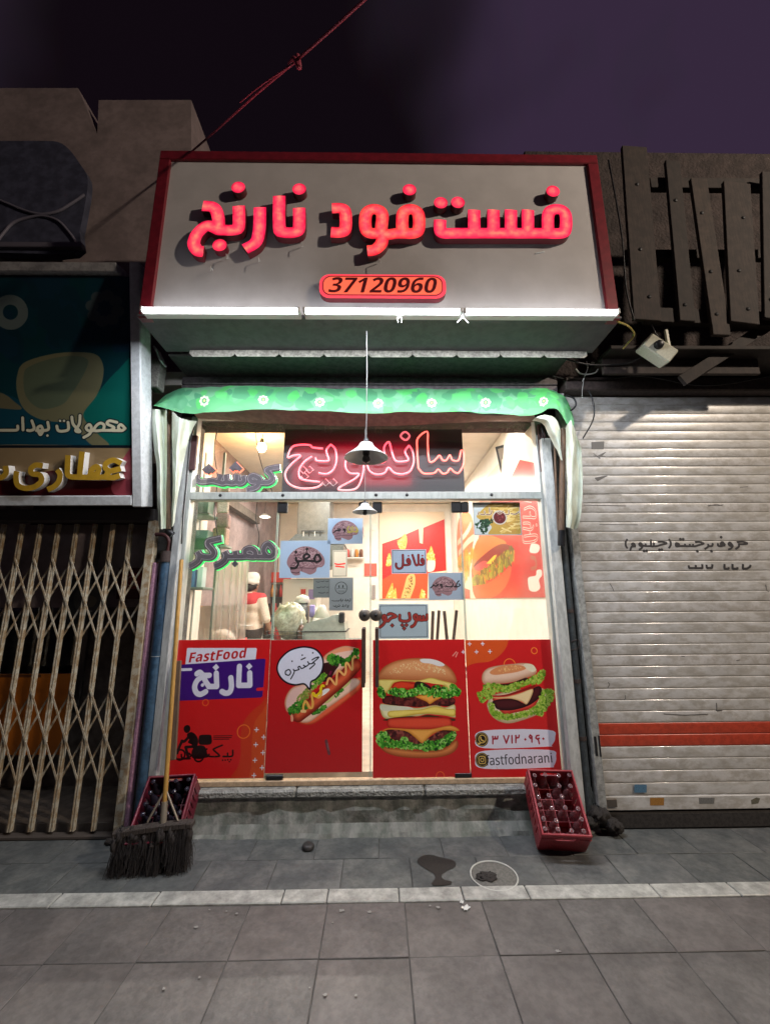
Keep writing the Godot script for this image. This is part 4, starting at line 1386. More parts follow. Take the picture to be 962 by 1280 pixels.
func make_awning() -> void:
	var a := thing("green_awning", "gathered green awning cloth with white flower prints and pale side curtains", "awning")
	var c := Canvas.new(2900, 210, 0.5, Color(0.36, 0.64, 0.44))
	blots(c, "0 0 2900 0 2900 210 0 210", 260, 50, 130, [Color(0.40, 0.67, 0.48), Color(0.34, 0.62, 0.42), Color(0.36, 0.68, 0.44), Color(0.43, 0.66, 0.50), Color(0.32, 0.64, 0.40)], false)
	blots(c, "0 20 2900 20 2900 150 0 150", 60, 25, 75, [Color(0.31, 0.58, 0.41), Color(0.29, 0.55, 0.40), Color(0.33, 0.60, 0.43)], false)
	blots(c, "0 0 2900 0 2900 210 0 210", 34, 30, 60, [Color(0.32, 0.72, 0.38), Color(0.36, 0.74, 0.42)], false)
	for x in [335, 719, 1088, 1473, 1829, 2186, 2581]:
		for k in 8:
			var o := Vector2(x, 130) + Vector2(cos(TAU * k / 8), sin(TAU * k / 8)) * 25
			c.fill([disc2(o, 10, 10)], Color(0.85, 0.92, 0.76))
		c.fill([disc2(Vector2(x, 130), 8, 10)], Color(0.80, 0.88, 0.5))
	var green := printed("green_cloth_print", c, 0.55)
	green.backlight_enabled = true
	green.backlight = Color(0.3, 0.3, 0.3)
	var pale := mat("pale_curtain", Color(0.74, 0.83, 0.74), 0.5, {"tex": ["patch", 0.80, Vector3(2, 0.7, 2), Color(0.99, 0.96, 0.9)], "back": 0.5, "local": true})
	var brown := mat("brown_lining", Color(0.23, 0.165, 0.125), 0.8, {"tex": ["patch", 0.7, 2.0]})
	part(a, "canopy", cloth([
		p3("-1768 3012 120  -1635 3122 120  -1450 3164 120  -848 3173 120  -113 3153 120  561 3154 120  1208 3163 120  1401 3142 120  1498 3072 120  1547 2920 120"),
		p3("-1691 2934 250  -1558 2980 250  -1380 3007 250  -807 3014 250  -108 2996 250  534 2997 250  1149 3004 250  1335 3011 250  1427 2938 250  1478 2768 250"),
		p3("-1673 2913 280  -1534 2887 280  -1354 2862 280  -793 2895 280  -106 2870 280  524 2877 280  1127 2852 280  1314 2917 280  1402 2819 280  1453 2666 280")], 8, 5, 0.03, 3.0, 3), green)
	part(a, "lining", cloth([
		p3("-1390 2885 272  -1035 2911 272  -676 2892 272  -107 2880 272  526 2881 272  918 2855 272  1179 2862 272"),
		p3("-1416 2906 160  -1070 2893 160  -700 2886 160  -110 2873 160  544 2874 160  951 2874 160  1222 2881 160"),
		p3("-1436 2925 60  -1103 2898 60  -721 2878 60  -114 2857 60  561 2885 60  982 2906 60  1260 2893 60")], 6, 4, 0.015, 3.0, 9), brown)
	part(a, "side_curtain", cloth([
		p3("-1699 2909 270  -1679 2760 270  -1645 2586 260  -1622 2456 240  -1605 2228 220  -1578 2011 200"),
		p3("-1621 2873 330  -1595 2729 340  -1570 2560 330  -1561 2436 300  -1547 2213 280  -1539 1998 240"),
		p3("-1630 2911 240  -1620 2782 220  -1603 2605 210  -1589 2469 200  -1570 2235 190  -1554 2010 180"),
		p3("-1571 2887 280  -1561 2760 270  -1550 2586 260  -1541 2452 250  -1532 2225 230  -1525 2007 200")], 6, 5, 0.03, 4.0, 21), pale)
	part(a, "side_curtain", cloth([
		p3("-1543 2895 260  -1533 2769 250  -1520 2606 240  -1514 2462 220  -1503 2233 200  -1496 2020 180"),
		p3("-1444 2810 330  -1449 2713 320  -1465 2587 290  -1465 2446 270  -1467 2223 240  -1477 2016 200"),
		p3("-1435 2835 220  -1457 2734 210  -1476 2609 200  -1492 2475 180  -1493 2240 170  -1494 2035 160"),
		p3("-1332 2796 300  -1402 2743 220  -1446 2629 180  -1474 2482 160  -1491 2245 150  -1494 2061 150")], 6, 5, 0.035, 4.0, 33), pale)
	part(a, "side_curtain", cloth([
		p3("1428 2774 240  1410 2591 240  1401 2407 220  1389 2225 200  1378 2018 180"),
		p3("1420 2786 330  1409 2558 330  1403 2382 300  1389 2205 280  1377 1996 240"),
		p3("1483 2726 260  1488 2584 260  1473 2398 250  1457 2217 230  1427 1998 200"),
		p3("1475 2645 300  1504 2551 280  1492 2391 270  1473 2212 250  1449 2003 210")], 6, 5, 0.03, 4.0, 41), pale)
	part(a, "curtain_fold", cloth([
		p3("1163 2820 240  1254 2802 220  1302 2707 210  1343 2633 200  1381 2522 200"),
		p3("1179 2828 300  1262 2799 300  1311 2717 280  1345 2652 250  1382 2519 210"),
		p3("1253 2865 250  1328 2856 240  1373 2774 240  1382 2677 220  1391 2522 200")], 6, 5, 0.02, 5.0, 51), pale)
	var wood := mat("brown_pole_wood", Color(0.18, 0.105, 0.06), 0.6, {"tex": ["grime", 0.6, Vector3(8, 0.7, 8)], "detail": ["patch", 0.7, 2.0]})
	var dk := mat("dark_red_board", Color(0.075, 0.028, 0.03), 0.6, {"tex": ["patch", 0.7, 2.0]})
	var l := p3("-1625 2956 160  -1580 2469 160  -1529 2011 160")
	solo("awning_pole", rod(l, 0.017, 10), wood, "brown wooden awning pole between the pale curtain folds on the left", "pole")
	l = p3("1430 2784 170  1387 2361 160  1351 1989 150")
	solo("awning_pole", rod(l, 0.021, 12), wood, "thick brown wooden awning pole beside the right-hand curtain", "pole")
	l = p3("1379 2767 130  1352 2370 130  1338 1999 130")
	solo("awning_pole", rod(l, 0.009, 8), wood, "thin brown rod just left of the thick wooden awning pole", "pole")
	l = p3("1354 1995 150  1344 1882 140")
	solo("pole_socket", rod(l, 0.026, 10), mats["black_fitting"], "black socket holding the foot of the thick wooden pole", "socket")
	l = p3("-1545 2007 150  -1505 1972 140")
	solo("pole_socket", rod(l, 0.024, 10), mats["black_fitting"], "black socket under the left-hand awning pole", "socket")
	solo("door_board", bar(Vector3(1.308, 2.876, 0.05), Vector3(1.306, 2.478, 0.05), 0.055, 0.03), dk, "dark red board at the top of the right-hand jamb", "board")
	solo("door_board", bar(Vector3(-1.452, 2.78, 0.05), Vector3(-1.452, 2.495, 0.05), 0.05, 0.03), dk, "dark red board at the top of the left-hand jamb", "board")
	solo("black_cable", rod(soft3(p3("1314 2918 100  1296 2835 100  1305 2725 100  1306 2514 90  1304 2252 90  1291 1901 90")), 0.006, 6), mats["black_fitting"], "black cable running down the right-hand jamb", "cable")
	solo("black_cable", rod(soft3(p3("-1436 2862 100  -1462 2726 100  -1464 2567 100  -1462 2321 100  -1462 2132 100  -1453 1912 100")), 0.005, 6), mats["black_fitting"], "black cable running down beside the left-hand curtain", "cable")


# ---------------------------------------------------------------- the four big posters on the glass

func poster(at: Vector3, w: float, h: float, c: Canvas, label: String) -> void:
	for i in 16:
		var o := Vector2(rng.randf_range(20, w * 1000 - 20), rng.randf_range(h * 450, h * 1000 - 8))
		var px := c.im.get_pixelv(Vector2i(o * c.k).clamp(Vector2i.ZERO, c.im.get_size() - Vector2i.ONE))
		draw(c, [PackedVector2Array([o, o + Vector2(rng.randf_range(-16, 16), rng.randf_range(-20, 20))])], rng.randf_range(0.8, 1.8), px.lerp(Color(0.75, 0.62, 0.6), 0.35), false)
	solo("poster", board(w, h, 0.002), [printed(label, c, 0.34, 0.35, 0.0, 0.045, 0.10), mat("poster_back", Color(0.6, 0.55, 0.5), 0.8)], label, "poster", at, Basis(), "printed posters on the lower glass")


func make_posters() -> void:
	var red := Color(0.80, 0.115, 0.125)
	var white := Color(0.86, 0.86, 0.92)
	# 1 shop name and scooter
	var c := Canvas.new(672, 905, 0.8, red)
	shape(c, "682 417 624 440 561 489 519 543 500 604 501 687 506 762 493 836 458 916 708 919", Color(0.78, 0.22, 0.11))
	shape(c, "684 460 636 490 593 551 579 627 579 725 582 837 579 917 708 919", Color(0.80, 0.30, 0.13))
	draw(c, ["92 149 84 70"], 1, white)
	shape(c, "75 59 81 55 570 59 576 65 572 137 73 169", white, false)
	letter_print(c, "FastFood", "Droid Sans", p2("299 108", 1.0)[0], 66, 1.04, -0.075, Color(0.72, 0.07, 0.10), true, 0.2)
	var pur := Color(0.25, 0.09, 0.46)
	shape(c, "-1 172 633 133 643 141 634 385 622 394 23 411", pur, false)
	draw(c, ["2 204 116 202"], 19, white)
	var nar := ["459 184 460 245 462 310", "462 312 516 312 540 312", "535 229 542 312", "403 260 412 316 402 355 373 363 347 352", "298 229 308 317", "308 318 252 318", "161 232 181 222 208 242 250 243", "209 250 169 274 153 318 168 357 198 369 233 352", "209 250 229 287 252 314"]
	draw(c, nar, 37, white)
	diamonds(c, "292 189 528 185", 24, white)
	draw(c, ["207 308"], 24, white)
	ring(c, "238 424", 20, 7, Color(0.90, 0.36, 0.15))
	ring(c, "517 614", 43, 7, Color(0.92, 0.45, 0.17))
	draw(c, ["598 340 635 337"], 22, Color(0.85, 0.14, 0.18))
	pluses(c, "605 603 657 651 606 698 658 749 606 796 657 843 605 890", 16, 6, white)
	var ink := Color(0.10, 0.03, 0.035)
	shape(c, "103 600 105 577 125 568 142 576 148 597 141 612 129 619 117 617", ink)
	shape(c, "130 623 158 614 188 631 207 661 206 699 180 721 169 695 139 680 146 661 132 646", ink)
	draw(c, ["140 646 114 672 96 669", "174 706 126 709", "126 709 147 765", "96 675 81 713 72 746"], 18, ink)
	shape(c, "211 646 225 633 282 632 298 644 299 689 247 696 215 688", ink)
	shape(c, "176 721 214 699 256 707 276 752 254 781 189 781 171 758", ink)
	ring(c, "94 757", 32, 11, ink)
	ring(c, "222 768", 32, 11, ink)
	draw(c, ["76 783 165 782"], 9, ink)
	draw(c, ["311 640 439 640", "312 651 435 651", "313 661 420 661"], 5, ink)
	draw(c, ["450 733 452 761 440 770 387 770", "419 770 416 750", "376 699 326 719 319 729 358 760 354 769 293 769 291 756", "273 722 250 738 278 759 273 771 188 772", "188 772 178 744", "153 747 167 766 132 779 107 774 101 754"], 11, ink)
	draw(c, ["421 791", "441 791", "432 803", "386 793", "404 793"], 11, ink)
	poster(Vector3(-1.459, 1.223, 0.008), 0.672, 0.905, c, "red poster with purple name banner and black scooter rider, leftmost on the glass")
	# 2 hot dog and speech bubble
	c = Canvas.new(665, 872, 0.8, Color(0.74, 0.10, 0.115))
	var bun := Color(0.88, 0.66, 0.55)
	puff(c, "140 487 122 455 117 413 134 362 171 322 245 295 311 244 360 164 393 107 461 66 529 45 581 49 624 66 634 141 498 221 347 316 249 394 185 487", Color(0.76, 0.50, 0.38), Color(0.92, 0.76, 0.68), 26, 0.25)
	shape(c, "134 456 131 413 147 370 184 334 246 315 206 378 167 440", Color(0.90, 0.74, 0.70))
	shape(c, "393 119 461 73 538 52 611 69 530 83 461 99 411 140", Color(0.92, 0.60, 0.44))
	var leaf := [Color(0.16, 0.40, 0.10), Color(0.25, 0.52, 0.14), Color(0.10, 0.28, 0.08), Color(0.35, 0.60, 0.20)]
	shape(c, "386 164 463 156 497 173 464 221 431 277 363 284 362 220", Color(0.22, 0.09, 0.10))
	blots(c, "410 115 462 103 539 133 620 68 621 141 574 182 497 173 437 164", 190, 7, 20, leaf)
	blots(c, "305 300 354 252 396 229 397 261 347 316 314 340", 70, 6, 16, [Color(0.40, 0.62, 0.18), Color(0.30, 0.52, 0.15), Color(0.55, 0.70, 0.25)])
	blots(c, "203 402 239 355 289 331 298 363 250 425", 60, 6, 14, [Color(0.60, 0.62, 0.28), Color(0.45, 0.55, 0.2), Color(0.55, 0.5, 0.25)])
	puff(c, "209 545 247 565 288 571 338 558 419 509 518 440 610 374 656 327 664 279 634 259 533 318 392 427 302 496", Color(0.70, 0.20, 0.10), Color(0.90, 0.40, 0.26), 16, 0.25)
	puff(c, "212 537 255 556 312 544 418 466 534 389 635 315 643 279 584 270 466 357 351 450 278 503", Color(0.78, 0.54, 0.42), Color(0.94, 0.78, 0.68), 16, 0.25)
	blots(c, "302 473 401 450 394 474 319 500", 70, 6, 15, leaf)
	shape(c, "391 420 450 384 483 353 475 380 438 419 409 432", Color(0.80, 0.78, 0.50))
	shape(c, "500 333 541 298 575 258 585 262 575 298 534 334", Color(0.78, 0.76, 0.48))
	blots(c, "459 388 508 333 534 341 484 388", 40, 5, 10, leaf)
	for k in 8:
		draw(c, ["215 507 317 434 432 341 532 258 612 178"], 92 - k * 10, Color(0.46, 0.10, 0.06).lerp(Color(0.82, 0.36, 0.22), k / 7.0))
	shape(c, "353 375 390 340 424 333 431 345 399 372 366 387", Color(0.92, 0.90, 0.86))
	blots(c, "147 471 200 421 250 418 276 457 210 487 161 498", 120, 6, 16, leaf)
	shape(c, "167 545 163 510 174 502 183 526 181 546", Color(0.92, 0.62, 0.5))
	draw(c, ["252 480 249 449 260 418 275 426 293 457 311 457 315 426 307 379 319 363 341 387 362 389 374 364 365 332"], 16, Color(0.90, 0.68, 0.32))
	draw(c, ["315 363 332 383 365 356 374 316 390 316"], 17, Color(0.90, 0.78, 0.10))
	draw(c, ["410 305 422 269 439 269 465 301 479 301 481 245 489 213 506 221 532 242 545 222 544 169 557 164 583 204 593 200 592 141 606 118 615 123"], 15, Color(0.91, 0.69, 0.40))
	draw(c, ["239 480 262 482"], 20, Color(0.92, 0.74, 0.5))
	draw(c, ["430 237 438 221"], 14, Color(0.45, 0.10, 0.25))
	var bub := "53 198 69 137 127 80 194 55 254 50 323 67 367 111 382 164 370 224 333 268 298 288 291 336 250 301 187 307 127 292 79 254"
	shape(c, bub, white)
	outline(c, bub, 11, Color(0.05, 0.04, 0.10))
	draw(c, ["301 139 321 127 349 120 326 143 307 157", "307 157 322 165 311 179 286 200", "307 163 283 165 270 151", "283 165 259 183 241 175", "259 183 229 197 214 183 203 188 210 204", "210 204 179 211 170 203", "179 211 171 235 153 267", "116 236 138 242 151 223 139 204 115 214 114 233", "223 137 252 124"], 8, Color(0.04, 0.04, 0.07))
	draw(c, ["305 91", "229 106", "158 147"], 11, Color(0.04, 0.04, 0.07))
	draw(c, ["415 674 424 711 437 754"], 20, Color(0.42, 0.22, 0.24))
	draw(c, ["424 688 434 733"], 7, Color(0.5, 0.4, 0.4))
	poster(Vector3(-0.783, 1.218, 0.008), 0.665, 0.872, c, "red poster with a hot dog and a white speech bubble on the left-hand door")
	# 3 the tall burger
	c = Canvas.new(668, 905, 0.8, Color(0.78, 0.125, 0.13))
	puff(c, "40 273 46 227 85 182 153 150 229 133 327 127 417 134 492 154 558 200 590 247 591 301 487 301 323 293 152 286", Color(0.66, 0.36, 0.20), Color(0.86, 0.60, 0.40), 58, 0.5)
	shape(c, "342 136 417 134 484 153 517 178 476 185 416 167 356 159", Color(0.88, 0.86, 0.84))
	blots(c, "115 228 190 175 281 151 356 159 446 178 520 214 534 242 444 231 325 212 220 215 167 250", 105, 4, 7, [Color(0.92, 0.82, 0.62), Color(0.88, 0.74, 0.52)])
	puff(c, "31 290 55 271 189 274 323 279 413 262 488 280 584 306 590 330 537 344 516 323 457 301 383 293 315 293 263 285 159 292 125 330 99 361 70 353 47 325", Color(0.74, 0.60, 0.24), Color(0.93, 0.86, 0.50), 18, 0.25)
	shape(c, "338 286 413 270 472 286 509 309 442 304 383 293", Color(0.92, 0.84, 0.46))
	puff(c, "133 333 159 295 211 284 278 296 315 303 300 331 210 341", Color(0.60, 0.08, 0.05), Color(0.84, 0.24, 0.14), 16, 0.25)
	shape(c, "316 286 382 304 419 339 351 356 300 342 293 314", Color(0.18, 0.10, 0.09))
	puff(c, "66 409 84 385 143 378 262 383 380 391 528 392 580 406 574 441 526 454 423 443 334 456 246 451 135 442 77 429", Color(0.16, 0.05, 0.05), Color(0.36, 0.14, 0.13), 22, 0.25)
	blots(c, "77 402 143 389 261 393 380 405 528 402 568 420 526 444 334 445 135 433", 85, 8, 20, [Color(0.38, 0.13, 0.12), Color(0.20, 0.06, 0.07), Color(0.45, 0.19, 0.17), Color(0.30, 0.10, 0.10)])
	puff(c, "302 387 380 377 484 392 438 419 402 439 379 422 335 404", Color(0.78, 0.46, 0.14), Color(0.95, 0.66, 0.30), 16, 0.25)
	var lf := [Color(0.16, 0.44, 0.09), Color(0.30, 0.62, 0.16), Color(0.07, 0.24, 0.06), Color(0.46, 0.74, 0.28), Color(0.22, 0.55, 0.12), Color(0.60, 0.82, 0.42)]
	blots(c, "34 339 55 322 84 360 77 388 47 391", 60, 8, 18, lf)
	blots(c, "106 361 144 333 218 337 292 335 338 304 382 321 411 356 427 322 486 322 545 337 561 309 619 344 610 379 558 392 498 399 425 388 336 370 291 383 210 389 143 375", 620, 5, 15, lf)
	puff(c, "51 436 113 440 209 451 319 462 438 446 511 461 578 444 581 509 575 528 509 515 443 508 377 504 318 517 259 516 186 529 98 532 61 504", Color(0.72, 0.66, 0.42), Color(0.92, 0.89, 0.70), 22, 0.25)
	puff(c, "113 484 209 475 334 473 437 453 525 471 577 475 571 519 480 508 377 500 259 511 186 524 113 518", Color(0.76, 0.62, 0.20), Color(0.93, 0.84, 0.42), 14, 0.25)
	shape(c, "54 439 128 445 260 456 275 472 157 478 62 477", Color(0.84, 0.84, 0.74))
	shape(c, "69 538 149 524 259 516 318 522 377 509 443 516 523 530 574 536 570 550 479 542 259 540 112 545", Color(0.25, 0.17, 0.09))
	puff(c, "105 538 156 527 296 523 442 524 541 534 543 590 403 605 243 604 112 589", Color(0.62, 0.10, 0.07), Color(0.87, 0.30, 0.20), 24, 0.25)
	puff(c, "90 619 119 602 207 607 315 648 343 684 402 649 491 609 564 617 570 650 473 702 328 707 184 686", Color(0.18, 0.05, 0.06), Color(0.40, 0.16, 0.15), 26, 0.25)
	blots(c, "97 619 199 610 286 647 329 681 402 662 476 616 564 620 547 657 401 695 198 673", 90, 8, 20, [Color(0.45, 0.17, 0.16), Color(0.24, 0.07, 0.08), Color(0.55, 0.28, 0.24), Color(0.36, 0.12, 0.12)])
	puff(c, "54 620 105 592 258 599 404 601 543 580 604 614 491 609 432 626 387 655 343 691 293 654 243 619 185 606 105 602", Color(0.78, 0.48, 0.16), Color(0.94, 0.67, 0.32), 20, 0.25)
	puff(c, "39 678 82 711 183 722 327 737 472 732 569 677 592 684 585 723 543 759 456 781 326 786 183 775 96 751 53 718", Color(0.60, 0.27, 0.12), Color(0.86, 0.54, 0.30), 30, 0.25)
	blots(c, "26 645 46 622 90 625 133 666 184 680 221 647 256 687 328 701 372 681 430 682 489 663 526 637 571 617 569 657 517 703 458 729 371 738 313 724 212 723 140 712 61 711 35 685", 760, 5, 16, lf)
	draw(c, ["578 114 604 86", "599 122 614 93"], 8, Color(0.90, 0.55, 0.5))
	draw(c, ["33 99 44 121"], 6, Color(0.88, 0.4, 0.38))
	pluses(c, "655 88", 14, 6, white)
	ring(c, "461 899", 28, 6, Color(0.9, 0.4, 0.16))
	poster(Vector3(-0.044, 1.213, 0.008), 0.668, 0.905, c, "red poster with a tall double burger on the right-hand door")
	# 4 the small burger and the numbers
	c = Canvas.new(628, 905, 0.8, Color(0.80, 0.13, 0.14))
	shape(c, "-32 -76 326 -74 316 6 292 61 239 115 171 150 80 160 14 179 -29 229 -48 297 -97 297 -82 -76", Color(0.84, 0.33, 0.14))
	shape(c, "-97 297 -48 297 -19 373 17 448 4 551 -20 724 -45 934 -123 934", Color(0.72, 0.10, 0.115))
	pluses(c, "31 27 127 27 -18 85 79 83 177 81", 15, 6, white)
	ring(c, "501 78", 21, 7, Color(0.95, 0.50, 0.20))
	ring(c, "315 174", 41, 7, Color(0.95, 0.50, 0.20))
	puff(c, "108 276 117 230 156 196 227 179 326 169 416 162 481 173 507 210 492 241 408 271 300 296 194 303 129 306", Color(0.74, 0.54, 0.42), Color(0.93, 0.80, 0.70), 34, 0.4)
	shape(c, "167 223 226 189 325 175 403 180 430 202 362 224 280 235 198 242", Color(0.85, 0.55, 0.36))
	shape(c, "432 167 481 175 504 210 477 225 445 210 415 179", Color(0.90, 0.86, 0.74))
	blots(c, "233 208 284 181 366 180 397 194 339 209 256 227", 55, 3, 6, [Color(0.93, 0.76, 0.5), Color(0.90, 0.66, 0.42)])
	puff(c, "139 427 190 375 354 346 533 333 583 408 553 482 486 511 387 544 282 565 211 549 165 516 140 471", Color(0.68, 0.58, 0.44), Color(0.88, 0.80, 0.68), 30, 0.25)
	puff(c, "173 390 270 379 402 346 502 317 533 340 525 378 502 415 457 467 327 495 246 502", Color(0.66, 0.12, 0.10), Color(0.88, 0.32, 0.26), 26, 0.25)
	puff(c, "175 419 237 405 333 406 411 437 447 392 468 340 518 321 533 348 512 396 443 444 361 470 280 481 208 472 186 442", Color(0.13, 0.035, 0.05), Color(0.30, 0.10, 0.12), 26, 0.25)
	puff(c, "173 393 270 390 368 369 472 341 423 438 380 421 301 402 213 401", Color(0.82, 0.64, 0.42), Color(0.95, 0.84, 0.64), 12, 0.25)
	shape(c, "173 382 271 375 386 343 486 313 468 336 369 361 270 384", Color(0.55, 0.10, 0.09))
	shape(c, "219 307 317 297 425 263 431 286 315 323 234 326", Color(0.22, 0.10, 0.08))
	var lg := [Color(0.56, 0.70, 0.22), Color(0.45, 0.62, 0.16), Color(0.68, 0.78, 0.34), Color(0.36, 0.54, 0.12), Color(0.62, 0.74, 0.28)]
	blots(c, "74 366 111 344 125 306 195 299 275 315 333 297 407 286 474 256 526 226 560 211 564 257 519 302 438 309 354 339 288 361 224 352 174 375 180 405 140 404 107 426 84 404", 700, 4, 13, lg)
	blots(c, "142 434 178 434 192 472 246 502 326 503 425 474 500 437 521 378 565 340 616 356 607 408 562 468 517 519 470 504 389 525 292 539 220 535 166 508", 760, 4, 13, lg)
	for q in ["40 666 108 609 557 609 601 659 572 709 540 717 102 722", "33 796 101 738 546 737 596 780 576 837 528 849 95 851"]:
		shape(c, q, white)
	var blk := Color(0.10, 0.07, 0.06)
	var gold := Color(0.85, 0.72, 0.38)
	for q in ["86 666", "81 796"]:
		draw(c, [q], 92, blk)
		ring(c, q, 40, 3, gold)
	ring(c, "89 663", 25, 6, gold)
	draw(c, ["64 689 60 698 76 689"], 8, gold)
	draw(c, ["78 652 82 668 99 677"], 9, gold)
	var o := p2("81 796", 1.0)[0]
	var sq := rrect(o.x - 23, o.y - 23, 46, 46, 12)
	sq.append(sq[0])
	draw(c, [sq], 6, gold, false)
	ring(c, "81 796", 11, 6, gold)
	draw(c, ["96 783"], 7, gold)
	var dr := Color(0.62, 0.07, 0.16)
	draw(c, ["164 648 161 694", "162 648 164 665 177 663 180 649", "180 649 182 664 195 663 199 647", "240 645 256 691", "256 691 277 644", "298 644 296 690", "326 644 322 689", "324 644 328 659 345 657 349 642", "438 650 427 641 419 653 427 663 438 653 435 686", "488 644 472 646 464 661 474 668 489 663", "474 668 481 668 486 697"], 10, dr, false)
	diamonds(c, "390 669 517 666", 9, dr)
	letter_print(c, "fastfodnarani", "Droid Sans", p2("338 795", 1.0)[0], 60, 0.93, -0.03, Color(0.08, 0.07, 0.10), false)
	poster(Vector3(0.629, 1.208, 0.008), 0.628, 0.905, c, "red poster with a leafy burger and two white contact strips, rightmost on the glass")


# ---------------------------------------------------------------- small signs stuck inside the glass

func brain(c: Canvas, at: Vector2, k: float) -> void:
	var lobe := PackedVector2Array()
	for q in [[-0.98, 0.2], [-0.9, -0.25], [-0.62, -0.68], [-0.2, -0.92], [0.25, -0.88], [0.65, -0.62], [0.92, -0.2], [0.98, 0.2], [0.85, 0.45], [0.6, 0.5], [0.52, 0.78], [0.25, 0.95], [0.0, 0.85], [-0.3, 0.72], [-0.28, 0.95], [-0.55, 1.0], [-0.75, 0.8], [-0.8, 0.6]]:
		lobe.append(at + Vector2(q[0], q[1] * 0.78) * k)
	c.fill([soft(lobe, true)], Color(0.66, 0.50, 0.52))
	for i in 110:
		var p := at + Vector2(rng.randf_range(-0.8, 0.8), rng.randf_range(-0.62, 0.25)) * k
		var w := PackedVector2Array([p])
		var a := rng.randf() * TAU
		for s in 4:
			a += rng.randf_range(-1.1, 1.1)
			p += Vector2(cos(a), sin(a)) * k * 0.09
			w.append(p)
		var ok := true
		for q in w:
			ok = ok and Geometry2D.is_point_in_polygon(q, lobe)
		if ok:
			draw(c, [w], k * 0.028, [Color(0.42, 0.28, 0.31), Color(0.82, 0.68, 0.69)][i % 2])
	draw(c, [PackedVector2Array([at + Vector2(-0.78, 0.48) * k, at + Vector2(-0.3, 0.4) * k, at + Vector2(0.2, 0.42) * k, at + Vector2(0.55, 0.40) * k])], k * 0.03, Color(0.33, 0.22, 0.25))
	draw(c, [PackedVector2Array([at + Vector2(-0.7, 0.62) * k, at + Vector2(-0.45, 0.66) * k, at + Vector2(-0.3, 0.6) * k])], k * 0.05, Color(0.36, 0.22, 0.26))


func window_sign(at: Vector3, w: float, h: float, c: Canvas, called: String, label: String) -> void:
	solo(called, board(w, h, 0.003), [printed(label, c, 0.35, 0.0, 0.6), mat("card_back", Color(0.6, 0.6, 0.6), 0.8)], label, "window sign", at, Basis(), "small printed signs stuck to the shop glass")


